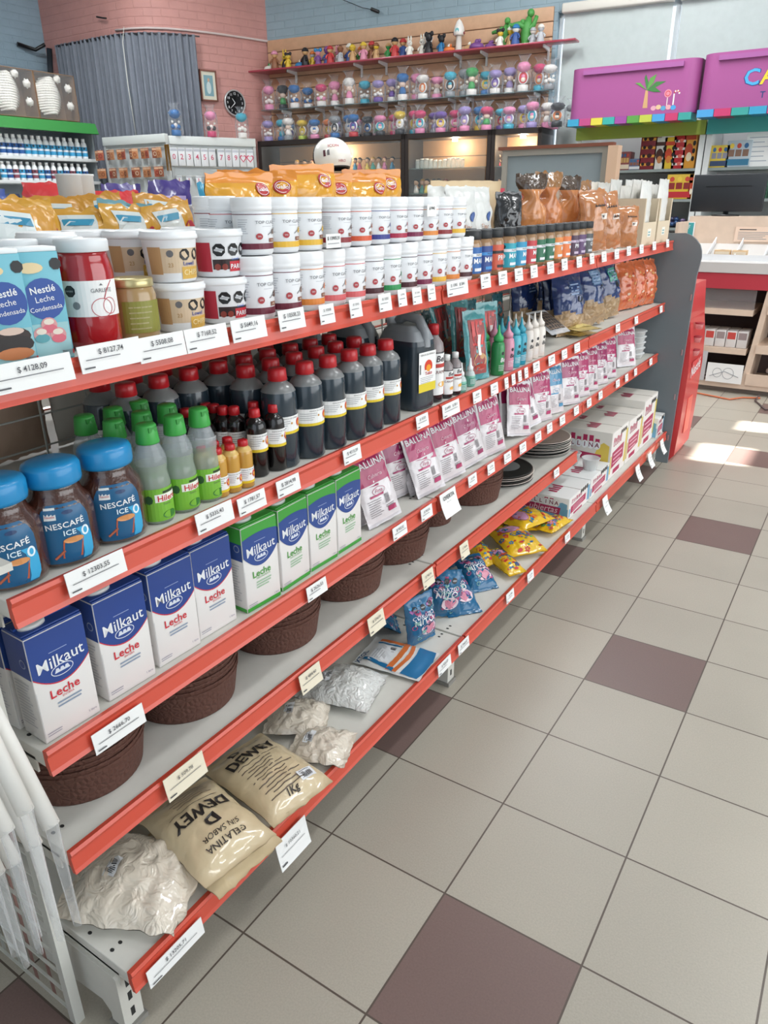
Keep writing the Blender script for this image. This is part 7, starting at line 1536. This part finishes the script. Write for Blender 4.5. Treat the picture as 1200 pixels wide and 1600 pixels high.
def onfront(name, pxa, pxb, z0, z1, Y, m_, label, cat, deco=None):
    xa, xb = onct(pxa, Y, (z0+z1)/2), onct(pxb, Y, (z0+z1)/2); r = empty(name, ((xa+xb)/2, Y, z0), 0, label, cat); w = xb-xa; MB().box(-w/2, w/2, -.0012, .0012, 0, z1-z0, m_).build('sheet', r)
    d = MB(); S = flat((0, -.0012, 0), (1, 0, 0), (0, 0, 1)); deco(d, S, w, z1-z0); d.build('print', r); return r
onfront('payment_card', 1064, 1085, 1.085, 1.195, YC+.335, WHITE, 'small teal payment card fixed upright on the counter board', 'card', lambda d, S, w, h: (d.rect(S, -w*.42, w*.42, h*.05, h*.95, mat('3fa0a4', .5)), d.lines(S, -w*.3, w*.2, h*.8, 3, h*.1, WHITE, h=h*.04)))
onfront('counter_notice', 1148, 1215, 1.06, 1.165, YC+.335, mat('e8cdb8', .7), 'pinkish typed notice on the counter board', 'notice', lambda d, S, w, h: (d.rect(S, -w*.4, 0, h*.78, h*.84, INK), d.lines(S, -w*.42, w*.42, h*.65, 5, h*.11, GREYINK, h=h*.035)))
onfront('handwritten_sheet', 1104, 1160, .078, .22, YC-.02, PAPER, 'white sheet with a pen drawing leaning at the counter foot', 'sheet of paper', lambda d, S, w, h: (d.ring(S, -w*.2, h*.5, w*.13, h*.25, .003, GREYINK), d.ring(S, w*.1, h*.5, w*.16, h*.3, .003, GREYINK), d.tube([S(-w*.4, h*.3, .002), S(0, h*.6, .002), S(w*.4, h*.35, .002)], .002, GREYINK, 5)))
onfront('grey_sheet', 1083, 1103, .078, .30, YC-.012, mat('c4c2c4', .7), 'plain grey-white sheet leaning beside the pen drawing', 'sheet of paper', lambda d, S, w, h: d.lines(S, -w*.3, w*.3, h*.8, 2, h*.1, GREYINK))
def redboxes(xa, n_, z, label):
    for k in range(n_):
        r = empty('small_carton'); MB().box(-.035, .035, -.1, .1, 0, .12, mat('dcd8d6', .5), bev=.002).build('carton', r); m = MB(); S = flat((0, -.1, 0), (1, 0, 0), (0, 0, 1)); m.rect(S, -.028, .028, .06, .11, mat('c84a44' if k % 2 else '9a8a8a', .5)); m.build('print', r)
        Proto(r, 'carton', 'small cartons on the counter shelf').put((xa+.076*k, YC+.13, z), f'{label}, {nth(k, n_, "the red stand")}')
redboxes(-.40, 7, .3322, 'small white and red carton on the counter shelf')
for k in range(4): tag(MB().box(-.40+.005*k, .05, YC+.05, YC+.40, .0765+.012*k, .0865+.012*k, mat(('8a7a78', 'b8b0b0', '5a4e50', 'a09898')[k], .5)).build('flat_folder'), f'flat grey folder in the bottom of the counter, {["lowest", "second", "third", "topmost"][k]} of the pile', 'folder', 'flat folders in the counter')
m = MB(); rr = random.Random(8)
for q in range(30): m.ball((.24+rr.uniform(0, .5), YC+rr.uniform(.06, .25), .10+rr.uniform(0, .08)), .022, mat(rr.choice(('c06a70', 'b8c0a0', 'd8d0d0', 'a84a50')), .3, coat=.5), 7, 5)
tag(m.build('wrapped_sweets'), 'mixed wrapped sweets in the lower counter bin', 'sweets', kind='stuff')
m = MB()
for k, (u, s_) in enumerate(((.13, .05), (.32, .05))): pass
bs = MB().box(-.035, .035, -.03, .03, 0, .035, mat('d8b890', .6), bev=.003).box(-.028, .028, -.031, -.03, .006, .024, mat('e8d8c0', .6)); BS = Proto(bs.build('small_box'), 'small box', 'little tan boxes in the counter tray')
for k, px in enumerate((1124, 1133, 1152, 1159)): BS.put((onct(px, YC+.10, .98), YC+.105, .978), f'little tan box in the counter tray, {nth(k, 4, "the grey panel")}')
tag(MB().tube([onZ(1080, 612, .008), onZ(1110, 618, .008), onZ(1140, 624, .008), onZ(1160, 621, .008), onZ(1188, 622, .008)], .006, mat('d0724a', .5)).build('orange_cord'), 'thin orange cord lying on the floor under the counter', 'cord')
tag(MB().tube([onZ(1186, 618, .008), onZ(1180, 626, .008), onZ(1196, 640, .008), onZ(1215, 640, .008)], .006, mat('5a4a4a', .5)).build('dark_cord'), 'dark looping cord on the floor under the counter', 'cord')
